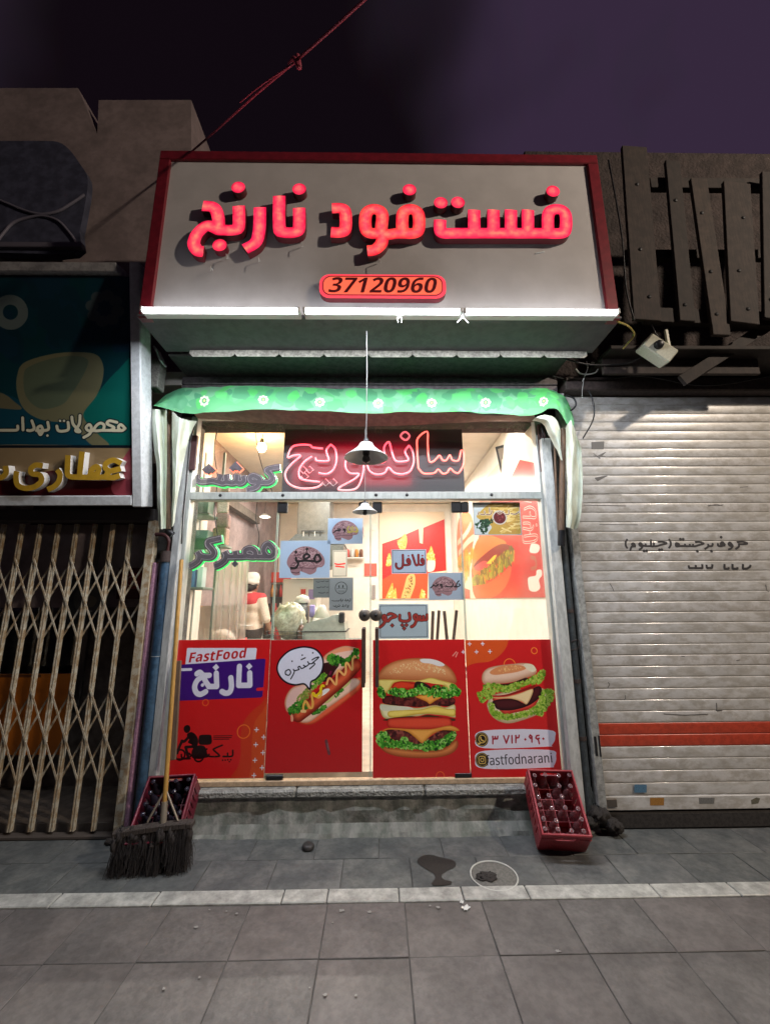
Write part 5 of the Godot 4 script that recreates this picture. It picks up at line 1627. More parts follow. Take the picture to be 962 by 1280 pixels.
func make_window_signs() -> void:
	var sky := Color(0.74, 0.83, 0.92)
	var ink := Color(0.09, 0.035, 0.05)
	var c := Canvas.new(380, 283, 1.4, sky)
	brain(c, p2("197 150", 1.0)[0], 146)
	draw(c, ["312 144 296 114 274 111 261 140 272 162 298 158 312 144", "265 158 188 153", "188 153 180 118 201 103 224 119 195 140", "188 153 130 157 122 132", "134 157 140 179 122 208 88 208"], 17, ink)
	diamonds(c, "202 65 119 87", 14, ink)
	window_sign(Vector3(-0.751, 1.948, -0.012), 0.38, 0.283, c, "brain_sign", "largest brain picture sign with one dark Persian word, left of the doors")
	c = Canvas.new(270, 200, 1.4, sky)
	brain(c, p2("134 93", 1.0)[0], 104)
	draw(c, ["99 89 88 82 81 93 94 97 73 97 62 95", "62 95 57 104 43 112", "134 90 125 84 124 93 134 97 127 110"], 9, ink)
	draw(c, ["75 80", "52 82"], 8, ink)
	draw(c, ["162 63 151 82 162 101 184 109", "177 71 184 97 214 105 229 86", "191 63 199 90", "214 71 232 97 218 112", "151 108 170 112"], 10, Color(0.80, 0.74, 0.36))
	window_sign(Vector3(-0.393, 2.122, -0.012), 0.27, 0.20, c, "brain_sign", "brain picture sign with yellow and black Persian words, under the steel duct")
	c = Canvas.new(258, 203, 1.4, Color(0.70, 0.76, 0.82))
	brain(c, p2("121 99", 1.0)[0], 98)
	draw(c, ["231 62 217 77 208 107", "230 85 238 96 215 107 193 103", "186 84 178 103 147 106 129 99", "102 91 91 87 91 100 102 100 96 114", "72 87 64 98 49 100 38 91 30 100 15 113"], 9, ink)
	draw(c, ["179 77", "164 73", "57 78"], 8, ink)
	window_sign(Vector3(0.375, 1.699, -0.012), 0.258, 0.203, c, "brain_sign", "greyish brain picture sign with one dark line of writing, on the right-hand door")
	var rd := Color(0.62, 0.10, 0.13)
	c = Canvas.new(266, 184, 1.4, Color(0.75, 0.82, 0.90))
	outline(c, "8 8 258 8 258 176 8 176", 4, Color(0.22, 0.25, 0.28), false)
	var w := ["246 88 237 71 227 84 234 99 245 92", "245 92 244 111 230 118 212 115 206 99 206 42", "208 109 194 121 182 114 173 84 160 43", "141 89 130 72 119 86 127 100 141 94", "141 94 137 114 115 119 96 118 86 110", "87 42 87 110 77 140 52 146 35 130 35 108"]
	draw(c, w, 18, Color(0.12, 0.05, 0.08))
	draw(c, w, 12, rd)
	draw(c, ["237 48", "130 49"], 14, rd)
	window_sign(Vector3(0.097, 1.877, -0.012), 0.266, 0.184, c, "falafel_sign", "pale blue sign with a dark border and one red word on the right-hand door")
	c = Canvas.new(370, 250, 1.4, Color(0.74, 0.81, 0.84))
	outline(c, "12 14 356 14 356 238 12 238", 4, Color(0.20, 0.22, 0.24), false)
	w = ["359 81 356 113 334 117", "334 117 332 92", "334 117 309 117 307 91", "309 117 282 116 267 109 263 88 279 80 288 99 282 116 263 152 242 165", "227 69 232 109 211 125 174 124 156 112 156 83", "71 76 93 71 129 90 93 102 71 124", "71 124 41 118 30 93 45 83 54 101 48 126 30 151 10 166"]
	draw(c, w, 25, Color(0.13, 0.04, 0.06))
	diamonds(c, "174 153 205 153 188 177 100 155", 18, Color(0.13, 0.04, 0.06))
	draw(c, w, 17, Color(0.70, 0.17, 0.11))
	diamonds(c, "174 153 205 153 188 177 100 155", 12, Color(0.70, 0.17, 0.11))
	window_sign(Vector3(-0.002, 1.469, -0.012), 0.37, 0.25, c, "soup_sign", "pale sign with large red Persian words at the bottom of the right-hand door")
	c = Canvas.new(374, 263, 1.2, Color(0.82, 0.86, 0.86))
	shape(c, "27 118 69 64 134 14 215 1 394 1 391 92 382 182 357 253 120 261 141 199 99 163", Color(0.80, 0.66, 0.30))
	for i in 90:
		var p := Vector2(rng.randf_range(90, 365), rng.randf_range(12, 250))
		if p.x + p.y * 0.2 < 120 or (p.x < 200 and p.y > 140):
			continue
		var a := rng.randf_range(-0.7, 0.5)
		draw(c, [PackedVector2Array([p, p + Vector2(cos(a), sin(a)) * rng.randf_range(45, 85)])], rng.randf_range(9, 15), [Color(0.92, 0.80, 0.46), Color(0.86, 0.70, 0.36), Color(0.95, 0.86, 0.58), Color(0.80, 0.63, 0.30)][i % 4], false)
	draw(c, ["207 123"], 116, Color(0.84, 0.82, 0.78))
	draw(c, ["207 123"], 96, Color(0.42, 0.08, 0.10))
	blots(c, "172 118 209 92 243 119 206 145", 14, 5, 10, [Color(0.62, 0.22, 0.26), Color(0.5, 0.12, 0.16)])
	blots(c, "15 167 65 145 136 132 153 154 116 181 104 225 68 252 52 216 22 198", 130, 5, 13, [Color(0.10, 0.26, 0.14), Color(0.07, 0.18, 0.10), Color(0.16, 0.36, 0.20)])
	w = ["361 78 333 96 298 92", "282 65 280 96 253 99", "237 74 209 92 193 78", "149 69 138 96 103 98", "91 73 90 98 59 96", "46 78 39 98", "132 46 130 82"]
	draw(c, w, 13, Color(0.92, 0.9, 0.8))
	draw(c, w, 6, Color(0.45, 0.10, 0.12))
	outline(c, "4 4 370 4 370 259 4 259", 8, Color(0.72, 0.75, 0.75), false)
	window_sign(Vector3(0.739, 2.248, -0.012), 0.374, 0.263, c, "fries_sign", "picture sign of french fries with a bowl of red sauce")
	c = Canvas.new(178, 243, 1.5, Color(0.60, 0.63, 0.63))
	ring(c, "88 77", 44, 4, Color(0.10, 0.11, 0.12))
	draw(c, ["72 61 72 72", "101 59 101 72"], 8, Color(0.10, 0.11, 0.12))
	draw(c, ["54 84 85 78 124 85", "66 99 116 100", "68 108 112 108"], 3, Color(0.30, 0.32, 0.32))
	var fine := ["158 156 158 173 147 173 141 166", "139 162 132 173 117 170", "122 158 122 172", "102 162 100 172 91 172", "87 157 87 172", "78 164 73 173 56 172 39 173 21 170", "146 204 139 210 144 215 135 221", "128 198 128 213", "117 206 113 217", "104 200 105 213 96 213", "83 206 74 213 65 208 61 217 53 219", "52 204 48 213 31 208"]
	draw(c, fine, 4.5, Color(0.08, 0.08, 0.09))
	draw(c, ["147 181", "91 179", "74 198"], 5, Color(0.08, 0.08, 0.09))
	window_sign(Vector3(-0.371, 1.666, -0.014), 0.178, 0.243, c, "mask_notice", "grey notice with a round masked face and two lines of writing")
	c = Canvas.new(124, 143, 1.5, Color(0.52, 0.55, 0.54))
	draw(c, ["113 20 104 25 91 22", "82 18 73 24 56 22", "47 20 40 29 21 24", "114 64 101 67", "92 61 79 66 65 65", "57 61 46 70 28 67", "112 105 97 109", "88 102 75 109 40 106"], 4, Color(0.14, 0.14, 0.15))
	window_sign(Vector3(-0.493, 1.661, -0.02), 0.124, 0.143, c, "paper_notice", "smaller grey notice with three lines, tucked behind the masked face notice")


# ---------------------------------------------------------------- neon and cut-out letters in the glass

func make_neon() -> void:
	var n := thing("neon_sign", "black board with a red neon Persian word in the transom window", "neon sign", Vector3(-0.778, 2.891, -0.05))
	part(n, "back_board", bx(Vector3(1.475, 0.545, 0.012), 0.003), mat("black_board", Color(0.032, 0.030, 0.034), 0.45), Vector3(0.738, -0.272, -0.03))
	var hot := mat("red_neon_tube", Color(0.9, 0.25, 0.2), 0.3, {"glow": 1.6, "glowcol": Color(1.0, 0.10, 0.075)})
	var dim := mat("pink_neon_tube", Color(0.50, 0.40, 0.38), 0.3, {"glow": 0.55, "glowcol": Color(1.0, 0.15, 0.18)})
	var runs := [
		["1179 -35 1181 -140 1188 -286 1221 -295 1249 -269 1275 -244 1298 -283 1327 -286 1344 -261 1360 -240 1379 -283 1425 -287 1444 -235 1453 -201 1472 -218 1468 -312 1446 -363 1420 -394 1388 -383 1357 -355 1331 -390 1294 -397 1259 -363 1226 -393 1145 -397 1108 -363 1098 -332 1094 -192 1100 -96", hot, true],
		["1028 -157 1056 -209 1063 -303 1032 -376 983 -400 935 -400 894 -383 857 -346 825 -393 757 -403 705 -372 686 -311 692 -260", dim, false],
		["1028 -157 994 -209 1018 -269 1004 -291 920 -291 888 -217 864 -126 823 -178 835 -277 806 -303 741 -298 728 -260", dim, false],
		["533 -240 511 -303 518 -359 556 -396 620 -399 580 -446 469 -509 469 -532 581 -529 629 -479 657 -362 650 -269", dim, false],
		["563 -298 587 -287 611 -298 587 -310", dim, true],
		["389 -148 428 -191 438 -286 415 -362 363 -399 298 -392", dim, false],
		["389 -148 355 -200 376 -277 355 -291 279 -287 270 -260", dim, false],
		["325 -183 243 -174 218 -153 121 -153 70 -178 44 -260 92 -243 148 -246 78 -314 30 -395 61 -478 158 -518 278 -512 328 -482", dim, false],
		["241 -251 182 -294 141 -362 147 -429 196 -452 308 -466", dim, false],
		["997 -38 1034 -73 1001 -110 960 -75", dim, true]]
	for r in runs:
		var q := soft(p2(r[0]), r[2], 4)
		var t := PackedVector3Array()
		for a in q:
			t.append(Vector3(a.x, a.y, 0.012))
		part(n, "neon_tube", rod(t, 0.0085 if r[1] == dim else 0.007, 6, r[2]), r[1])
	for d in p2("174 -365 225 -365 187 -420 356 -471 417 -471"):
		var t := PackedVector3Array()
		for k in 4:
			t.append(Vector3(d.x + cos(TAU * k / 4) * 0.03, d.y + sin(TAU * k / 4) * 0.03, 0.012))
		part(n, "neon_tube", rod(t, 0.006, 6, true), mat("grey_tube", Color(0.30, 0.36, 0.34), 0.3))
	area_lamp(n, "neon_light", Vector3(0.56, -0.3, 0.034), Vector3(0, 0, -1), Vector2(0.98, 0.34), 0.36, Color(1.0, 0.10, 0.22))
	# cut-out words with green light behind
	var plate := mat("dark_letter_plate", Color(0.105, 0.085, 0.105), 0.45, {"tex": ["patch", 0.8, 3.0]})
	var rimc := mat("letter_rim_line", Color(0.34, 0.30, 0.33), 0.5)
	var green := mat("green_led_strip", Color(0.1, 0.8, 0.3), 0.4, {"glow": 0.5, "glowcol": Color(0.03, 1.0, 0.16)})
	var orange := mat("orange_led_strip", Color(0.8, 0.2, 0.1), 0.4, {"glow": 1.2, "glowcol": Color(1.0, 0.14, 0.08)})
	var defs := [
		["lit_word_sign", "dark cut-out Persian word with a green lit edge in the left of the transom", Vector3(-1.484, 2.317, -0.06), 0.056, [
			["398 160 409 121 382 100 348 108 315 100 273 108 241 100 207 109 156 120 99 113 53 117 29 148 36 172", "348 108 352 172", "273 108 262 172", "207 109 227 172"],
			["531 108 472 112 458 147 486 160 529 138 531 108 508 65 435 42", "531 108 597 104 634 130 619 169 588 204 616 221 691 235"]], "342 248 319 219 370 219 344 226 131 226 108 204 158 204 129 196", 0.055, 0.33],
		["lit_word_sign", "long dark cut-out Persian word with green lit edges behind the left glass", Vector3(-1.462, 1.687, -0.07), 0.058, [
			["597 147 571 184 580 224 604 241 633 216 655 184 637 147 597 143 549 144 516 148 506 184 473 205 433 193 435 156 476 144 508 144", "436 148 388 144 364 148 353 189", "364 144 308 145 287 161 273 185", "287 153 278 117 240 85 202 71"],
			["241 287 185 275 142 263 140 238 166 210 189 177 172 145 116 144 83 158 64 186", "83 154 78 118 49 90 11 70"]], "364 88", 0.05, 0.0]]
	for d in defs:
		var s := thing(d[0], d[1], "neon sign", d[2])
		for g in d[4]:
			var o := pen(g, d[3])
			part(s, "letter", prism(o, 0.0, 0.02), [plate, plate])
			for p in pen(g, d[3] * 0.62):
				var t := PackedVector3Array()
				for a in p:
					t.append(Vector3(a.x, a.y, 0.021))
				part(s, "rim_line", rod(t, 0.0028, 4, true), rimc)
			part(s, "led_strip", prism(pen(g, d[3] + 0.009), -0.026, -0.012), [green, green])
		var dd := p2(d[6 - 1])
		for k in dd.size():
			var r: float = d[6] * 0.5
			part(s, "letter_dot", prism([PackedVector2Array([dd[k] + Vector2(0, -r), dd[k] + Vector2(r, 0), dd[k] + Vector2(0, r), dd[k] + Vector2(-r, 0)])], 0.022, 0.04 + 0.0017 * k), [plate, plate])
			if d[7] > 0.0:
				part(s, "led_strip", prism([PackedVector2Array([dd[k] + Vector2(0, -r - 0.006), dd[k] + Vector2(r + 0.006, 0), dd[k] + Vector2(0, r + 0.006), dd[k] + Vector2(-r - 0.006, 0)])], 0.006, 0.012 + 0.0011 * k), [orange, orange])
	area_lamp(self, "green_word_light", Vector3(-1.16, 1.877, -0.13), Vector3(0.1, 0.2, -1), Vector2(0.7, 0.15), 0.03, Color(0.1, 1.0, 0.3))


# ---------------------------------------------------------------- inside the shop

func frustum(m: MB, lo: Vector3, sl: Vector2, hi: Vector3, sh: Vector2) -> void:
	var a := []
	var b := []
	for k in [[-1, -1], [1, -1], [1, 1], [-1, 1]]:
		a.append(lo + Vector3(k[0] * sl.x / 2, 0, k[1] * sl.y / 2))
		b.append(hi + Vector3(k[0] * sh.x / 2, 0, k[1] * sh.y / 2))
	for i in 4:
		var j := (i + 1) % 4
		var n: Vector3 = ((a[j] - a[i]) as Vector3).cross(b[i] - a[i]).normalized()
		if n.dot((a[i] + a[j]) / 2 - lo) < 0:
			n = -n
		m.quad(a[i], a[j], b[j], b[i], n)
	m.quad(a[0], a[1], a[2], a[3], Vector3.DOWN)
	m.quad(b[0], b[1], b[2], b[3], Vector3.UP)


func make_interior() -> void:
	var steel := mat("stainless_steel", Color(0.135, 0.145, 0.14), 0.38, {"metal": 0.25, "tex": ["patch", 0.8, 2.0]})
	var white := mat("white_enamel", Color(0.74, 0.74, 0.70), 0.35, {"tex": ["patch", 0.9, 1.5]})
	var lamp := mat("ceiling_lamp_glow", Color(0.95, 0.93, 0.85), 0.4, {"glow": 7.0, "glowcol": Color(1.0, 0.93, 0.80)})
	var warm := mat("warm_bulb_glow", Color(0.95, 0.85, 0.6), 0.4, {"glow": 16.0, "glowcol": Color(1.0, 0.78, 0.42)})
	var black: StandardMaterial3D = mats["black_fitting"]
	var spots := [[Vector3(-0.55, 3.215, -1.75), "ceiling tube light behind the neon board, nearer the left wall"], [Vector3(0.55, 3.215, -2.9), "ceiling tube light deep in the shop, above the flame mural"], [Vector3(0.62, 3.215, -0.62), "ceiling tube light just inside the glass above the right end of the neon board"]]
	for i in 3:
		var t := thing("ceiling_light", spots[i][1], "ceiling light", spots[i][0], "ceiling tubes in the shop")
		part(t, "batten", bx(Vector3(1.0, 0.03, 0.09), 0.004), white, Vector3(0, 0.02, 0))
		part(t, "tube", rod(PackedVector3Array([Vector3(-0.47, -0.012, 0), Vector3(0.47, -0.012, 0)]), 0.016, 10), lamp)
		area_lamp(self, "ceiling_area_light", spots[i][0] + Vector3(0, -0.035, 0), Vector3.DOWN, Vector2(0.94, 0.03), [3.3, 3.3, 1.7][i], Color(1.0, 0.98, 0.935))
	var b := thing("bare_bulb", "round glowing bulb hanging high on the left inside the shop", "light bulb", Vector3(-1.252, 3.101, -1.06))
	part(b, "bulb", turned([Vector2(0, 0.06), Vector2(0.03, 0.05), Vector2(0.048, 0.02), Vector2(0.05, -0.005), Vector2(0.03, -0.04), Vector2(0, -0.05)], 18), warm)
	part(b, "holder", turned([Vector2(0.0, 0.11), Vector2(0.018, 0.105), Vector2(0.024, 0.06), Vector2(0.02, 0.05), Vector2(0, 0.05)], 12), black)
	part(b, "cord", rod(PackedVector3Array([Vector3(0, 0.10, 0), Vector3(0.01, 0.2, 0)]), 0.004, 6), black)
	bulb_lamp(self, "bare_bulb_light", Vector3(-1.252, 3.101, -1.06), 0.045, 0.22, Color(1.0, 0.74, 0.42))
	for q in [[Vector3(-1.72, 2.738, -3), "small hanging lamp above the cook, right of the shelf goods"], [Vector3(-1.979, 2.379, -3.6), "lower small hanging lamp behind the long green-edged word"]]:
		var at: Vector3 = q[0]
		var t := thing("hanging_lamp", q[1], "lamp", at)
		part(t, "shade", turned([Vector2(0.012, 0.05), Vector2(0.03, 0.045), Vector2(0.09, 0.0), Vector2(0.085, -0.004)], 18), white)
		part(t, "bulb", turned([Vector2(0, 0.02), Vector2(0.035, 0.012), Vector2(0.055, -0.008), Vector2(0, -0.02)], 14), lamp)
		part(t, "cord", rod(PackedVector3Array([Vector3(0, 0.05, 0), Vector3(0.0, 3.25 - at.y, 0)]), 0.004, 5), black)
	# mural along the right wall
	var c := Canvas.new(3620, 1440, 0.28, Color(0.86, 0.80, 0.72))
	var red := Color(0.70, 0.10, 0.09)
	shape(c, "1471 1524 3652 1485 3677 652 3720 381 3263 184 2898 295 2516 288 2208 304 2095 696 1580 630 1018 1042 1027 1324", red, false)
	shape(c, "211 1559 831 1545 867 1320 408 1275", red, false)
	shape(c, "1712 176 2256 310 2202 329 1704 216", red, false)
	shape(c, "58 413 241 180 625 128 1018 211 1245 356 1274 598 1002 785 154 780 -20 668", Color(0.82, 0.42, 0.27))
	draw(c, ["111 534 757 485 1123 413", "170 708 806 628 1257 611"], 90, Color(0.88, 0.72, 0.60))
	blots(c, "-86 775 929 776 1220 778 960 974 687 1151 368 1066", 130, 40, 100, [Color(0.55, 0.62, 0.25), Color(0.80, 0.62, 0.25), Color(0.45, 0.55, 0.2), Color(0.75, 0.5, 0.2)])
	shape(c, "1047 1075 1220 778 1636 653 2068 706 2466 804 2692 884 2517 957 1841 1018 1339 1139", Color(0.78, 0.46, 0.22))
	shape(c, "1172 991 1868 897 2494 869 2895 956 2846 1017 2322 1060 1537 1093", Color(0.36, 0.16, 0.13))
	shape(c, "1199 1024 1738 981 1990 1057 1477 1089", Color(0.80, 0.30, 0.28))
	shape(c, "1839 1024 2216 964 2334 966 2115 1052", Color(0.92, 0.76, 0.22), false)
	blots(c, "1096 1172 1768 1095 2419 1019 2858 962 2890 1054 2637 1133 2203 1188 1558 1265 1144 1266", 300, 24, 62, [Color(0.30, 0.46, 0.10), Color(0.46, 0.58, 0.14), Color(0.18, 0.32, 0.07), Color(0.62, 0.52, 0.14)])
	shape(c, "1108 1272 1785 1267 2379 1198 2785 1133 2681 1272 2336 1390 1851 1449 1270 1447 1055 1355", Color(0.72, 0.34, 0.18))
	for w in [24, 12]:
		var col := Color(0.90, 0.84, 0.80) if w == 24 else red
		draw(c, ["3297 579 3456 627", "3280 658 3419 669 3527 722 3527 780 3427 760 3409 716", "3231 720 3513 782", "3224 776 3388 812 3371 888", "3214 821 3404 864 3461 844", "3183 894 3216 950 3484 973 3507 929 3228 896", "3525 846 3536 850"], w, col)
	shape(c, "3344 1012 3376 987 3454 992 3549 1019 3552 1056 3487 1077 3360 1062 3324 1039", Color(0.85, 0.83, 0.80))
	draw(c, ["3351 1100 3439 1119 3450 1185 3344 1196"], 34, Color(0.62, 0.32, 0.22))
	shape(c, "3246 1267 3421 1258 3455 1218 3552 1220 3554 1265 3487 1298 3497 1362 3392 1391 3263 1379 3231 1335", Color(0.85, 0.82, 0.78))
	solo("wall_mural", board(3.62, 1.44, 0.006), [printed("sandwich_mural_print", c, 0.3, 0.5), white], "big red sandwich mural along the right-hand wall inside the shop", "mural", Vector3(1.318, 2.95, -3.75), Basis(Vector3(0, 0, 1), Vector3.UP, Vector3(-1, 0, 0)))
	# flame mural on the back wall
	c = Canvas.new(1190, 1560, 0.5, Color(0.86, 0.79, 0.68))
	shape(c, "44 1623 48 591 339 492 522 401 715 318 727 575 781 594 801 300 1224 125 1217 1072 866 1114 835 1628", Color(0.76, 0.12, 0.10), false)
	shape(c, "44 1623 45 1233 224 1129 420 1112 652 1095 866 1114 835 1628", Color(0.84, 0.30, 0.14), false)
	shape(c, "869 1671 870 1628 1206 1587 1206 1673", Color(0.74, 0.13, 0.1), false)
	for fl in ["97 1616 133 1479 187 1358 231 1288 248 1410 284 1376 300 1514 290 1617", "118 988 137 845 183 756 209 863 208 971", "320 557 393 484 467 411 502 521 463 685 373 693", "693 1654 715 1482 752 1396 802 1517 790 1655", "838 848 895 723 934 632 983 795 980 921"]:
		shape(c, fl, Color(0.92, 0.66, 0.30))
		blots(c, fl, 30, 8, 24, [Color(0.95, 0.80, 0.40), Color(0.92, 0.58, 0.22), Color(0.96, 0.86, 0.55)])
	shape(c, "369 1609 434 1359 500 1167 616 1141 630 1308 555 1516 482 1653", Color(0.86, 0.66, 0.40))
	blots(c, "413 1584 470 1359 526 1202 588 1185 577 1325 502 1533", 60, 8, 20, [Color(0.35, 0.25, 0.12), Color(0.45, 0.48, 0.2), Color(0.6, 0.35, 0.18), Color(0.8, 0.7, 0.45)])
	shape(c, "854 911 873 893 980 894 1001 930 975 1063 876 1098 850 1062", Color(0.72, 0.82, 0.76))
	solo("flame_mural", board(1.19, 1.56, 0.006), [printed("flame_mural_print", c, 0.35), white], "red and orange mural with flames on the back wall", "mural", Vector3(0.014, 3.08, -4.28))
	solo("red_wall_panel", bx(Vector3(0.22, 0.22, 0.008), 0.0), mat("red_panel", Color(0.62, 0.10, 0.07), 0.4), "small plain red panel on the back wall left of the flame mural", "wall panel", Vector3(-0.147, 2.029, -4.29))
	solo("wall_notice", bx(Vector3(0.09, 0.11, 0.006), 0.0), white, "small white notice high on the back wall", "notice", Vector3(-0.09, 2.798, -4.29))
	solo("menu_strip", bx(Vector3(0.06, 0.24, 0.006), 0.0), mat("grey_menu", Color(0.30, 0.27, 0.26), 0.4, {"tex": ["spots", 0.3, 8.0]}), "narrow grey menu strip on the back wall beside the door gap", "notice", Vector3(-0.09, 1.635, -4.29))
	# screen on a bracket
	var s := thing("wall_screen", "tilted grey screen hung near the ceiling on the right", "screen", Vector3(1.433, 2.899, -0.95))
	var sb := Basis(Vector3.UP, -0.75) * Basis(Vector3.RIGHT, 0.32)
	part(s, "case", bx(Vector3(0.36, 0.42, 0.035), 0.005), black, Vector3.ZERO, sb)
	part(s, "screen_glass", bx(Vector3(0.305, 0.365, 0.004), 0.0), mat("beige_screen", Color(0.17, 0.135, 0.11), 0.35), sb * Vector3(0, 0, 0.0185), sb)
	part(s, "bracket", bar(Vector3(0.05, 0.1, -0.05), Vector3(0.28, 0.34, -0.1), 0.03, 0.03), black)
	# extractor hood
	var h := thing("extractor_hood", "stainless extractor hood with a square duct to the ceiling", "extractor hood", Vector3(-0.934, 0, -2.9))
	var dy: float = 2.403
	part(h, "duct", bx(Vector3(0.46, 3.25 - dy, 0.42), 0.006), steel, Vector3(0, (3.25 + dy) / 2, 0))
	var m := MB.new()
	frustum(m, Vector3(0.05, dy - 0.13, 0), Vector2(0.80, 0.72), Vector3(0, dy + 0.02, 0), Vector2(0.48, 0.44))
	part(h, "canopy", m.mesh(), steel)
	part(h, "filter_box", bx(Vector3(0.8, 0.3, 0.7), 0.008), steel, Vector3(0.05, dy - 0.30, 0))
	part(h, "rail", rod(PackedVector3Array([Vector3(-0.16, dy + 0.06, 0.24), Vector3(0.16, dy + 0.06, 0.24)]), 0.008, 6), black)
	c = Canvas.new(180, 300, 0.8, Color(0.62, 0.62, 0.60))
	draw(c, ["30 150 70 160 150 150", "40 180 140 190"], 16, Color(0.7, 0.12, 0.12))
	outline(c, "10 10 170 10 170 290 10 290", 8, Color(0.4, 0.4, 0.4), false)
	solo("steel_notice", board(0.20, 0.36, 0.006), [printed("hood_notice_print", c, 0.3), steel], "grey notice with red writing beside the extractor hood", "notice", Vector3(-0.627, 2.165, -2.5))
	var v := thing("wall_vent", "white louvred vent box by the duct", "vent", Vector3(-0.931, 3.065, -4.2))
	part(v, "case", bx(Vector3(0.26, 0.30, 0.08), 0.005), white)
	for i in 6:
		part(v, "louvre", bx(Vector3(0.22, 0.012, 0.02), 0.002), mats["grey_menu"], Vector3(0, -0.11 + i * 0.044, 0.045), Basis(Vector3.RIGHT, 0.5))
	# fridge at the back
	var f := thing("display_fridge", "tall display fridge with a red header behind the cook", "fridge", Vector3(-1.935, 0.30, -4.05))
	var fy: float = 1.969 - 0.3
	part(f, "body", bx(Vector3(0.92, fy - 0.02, 0.4), 0.01), white, Vector3(0, fy / 2, -0.08))
	part(f, "header", bx(Vector3(0.92, 0.17, 0.05), 0.006), mat("red_header", Color(0.62, 0.07, 0.045), 0.35), Vector3(0, fy - 0.09, 0.15))
	var goods := [mat("goods_red", Color(0.5, 0.06, 0.05), 0.4), mat("goods_brown", Color(0.16, 0.07, 0.04), 0.3), mat("goods_orange", Color(0.6, 0.25, 0.05), 0.4), mat("goods_white", Color(0.65, 0.65, 0.62), 0.4)]
	for sg in [-1, 1]:
		part(f, "interior_panel", bx(Vector3(0.38, fy - 0.30, 0.01), 0.0), mat("dark_interior", Color(0.12, 0.115, 0.11), 0.6), Vector3(sg * 0.23, fy / 2 - 0.05, 0.126))
		for e in [-1, 1]:
			part(f, "door_frame", bx(Vector3(0.032, fy - 0.24, 0.03), 0.003), white, Vector3(sg * 0.23 + e * 0.2, fy / 2 - 0.05, 0.20))
		for k in 4:
			part(f, "shelf", bx(Vector3(0.37, 0.012, 0.06), 0.002), steel, Vector3(sg * 0.23, 0.35 + k * 0.3, 0.165))
			for n in 5:
				part(f, "bottle", turned([Vector2(0.0, 0.2), Vector2(0.011, 0.2), Vector2(0.012, 0.15), Vector2(0.028, 0.11), Vector2(0.03, 0.0), Vector2(0, 0)], 8), goods[(k + n * (2 + sg)) % 4], Vector3(sg * 0.23 - 0.14 + n * 0.07, 0.357 + k * 0.3, 0.165))
	for i in 3:
		solo("carton", bx(Vector3(0.13, 0.10 + 0.03 * i, 0.12), 0.003), mat("carton_card", Color(0.45, 0.33, 0.22), 0.8), ["low carton at the left end of the fridge top", "middle carton on the fridge top", "taller carton on the fridge top beside the red header"][i], "box", Vector3(-2.33 + i * 0.16, 0.30 + fy + 0.045 + 0.015 * i, -4.15))
	# counter and what stands on it
	var ct := thing("steel_counter", "stainless counter behind the left-hand posters", "counter", Vector3(-0.78, 0.30, -0.95))
	part(ct, "top", bx(Vector3(1.25, 0.04, 0.6), 0.006), steel, Vector3(0, 0.80, 0))
	for q in [[-0.58, -0.26], [0.58, -0.26], [-0.58, 0.26], [0.58, 0.26]]:
		part(ct, "leg", bx(Vector3(0.04, 0.78, 0.04), 0.003), steel, Vector3(q[0], 0.39, q[1]))
	part(ct, "lower_shelf", bx(Vector3(1.2, 0.02, 0.54), 0.003), steel, Vector3(0, 0.2, 0))
	var mc := thing("steel_machine", "grey-green machine with a sloping top on the counter", "machine", Vector3(0, 0, -0.85))
	var gm := mat("grey_green_enamel", Color(0.40, 0.44, 0.38), 0.4, {"tex": ["patch", 0.85, 2.0]})
	part(mc, "housing", prism([ccw(p2("-653 1295 -587 1317 -520 1332 -458 1344 -417 1366 -376 1372 -350 1369 -308 1308 -299 1233 -287 1090 -672 1093 -677 1236"))], -0.2, 0.2), gm)
	part(mc, "seam", bx(Vector3(0.40, 0.008, 0.41), 0.0), black, Vector3(-0.485, 1.227, 0))
	part(mc, "grip", bx(Vector3(0.05, 0.09, 0.10), 0.01), black, Vector3(-0.331, 1.347, 0.18))
	part(mc, "foot", bx(Vector3(0.40, 0.06, 0.34), 0.004), black, Vector3(-0.508, 1.145, 0))
	var nz := FastNoiseLite.new()
	nz.seed = 8
	nz.frequency = 0.02
	m = MB.new()
	m.lump(Vector3.ZERO, Vector3(0.15, 0.16, 0.13), nz, 0.28, 16)
	solo("plastic_bag", m.mesh(), mat("pale_plastic", Color(0.55, 0.56, 0.42), 0.3, {"tex": ["patch", 0.6, 5.0], "back": 0.4}), "bulging pale plastic bag in the wire basket on the counter", "bag", Vector3(-0.823, 1.315, -0.8))
	var wb := thing("wire_basket", "wire basket on the counter under the plastic bag", "basket", Vector3(-0.815, 1.18, -0.72))
	for k in 4:
		part(wb, "hoop", rod(PackedVector3Array([Vector3(-0.17, k * 0.035 - 0.05, 0.12), Vector3(0.17, k * 0.035 - 0.05, 0.12), Vector3(0.17, k * 0.035 - 0.05, -0.2), Vector3(-0.17, k * 0.035 - 0.05, -0.2)]), 0.0025, 5, true), steel)
	for k in 9:
		part(wb, "wire", rod(PackedVector3Array([Vector3(-0.16 + k * 0.04, 0.055, 0.12), Vector3(-0.16 + k * 0.04, -0.05, 0.12)]), 0.002, 5), steel)
	var dz := thing("drink_dispenser", "steel and white dispenser with a purple tap beside the plastic bag", "dispenser", Vector3(-0.699, 1.196, -1.05))
	part(dz, "body", turned([Vector2(0.0, 0.42), Vector2(0.05, 0.41), Vector2(0.075, 0.36), Vector2(0.075, 0.12), Vector2(0.09, 0.10), Vector2(0.09, 0.0), Vector2(0, 0)], 20), steel, Vector3(-0.06, -0.12, 0))
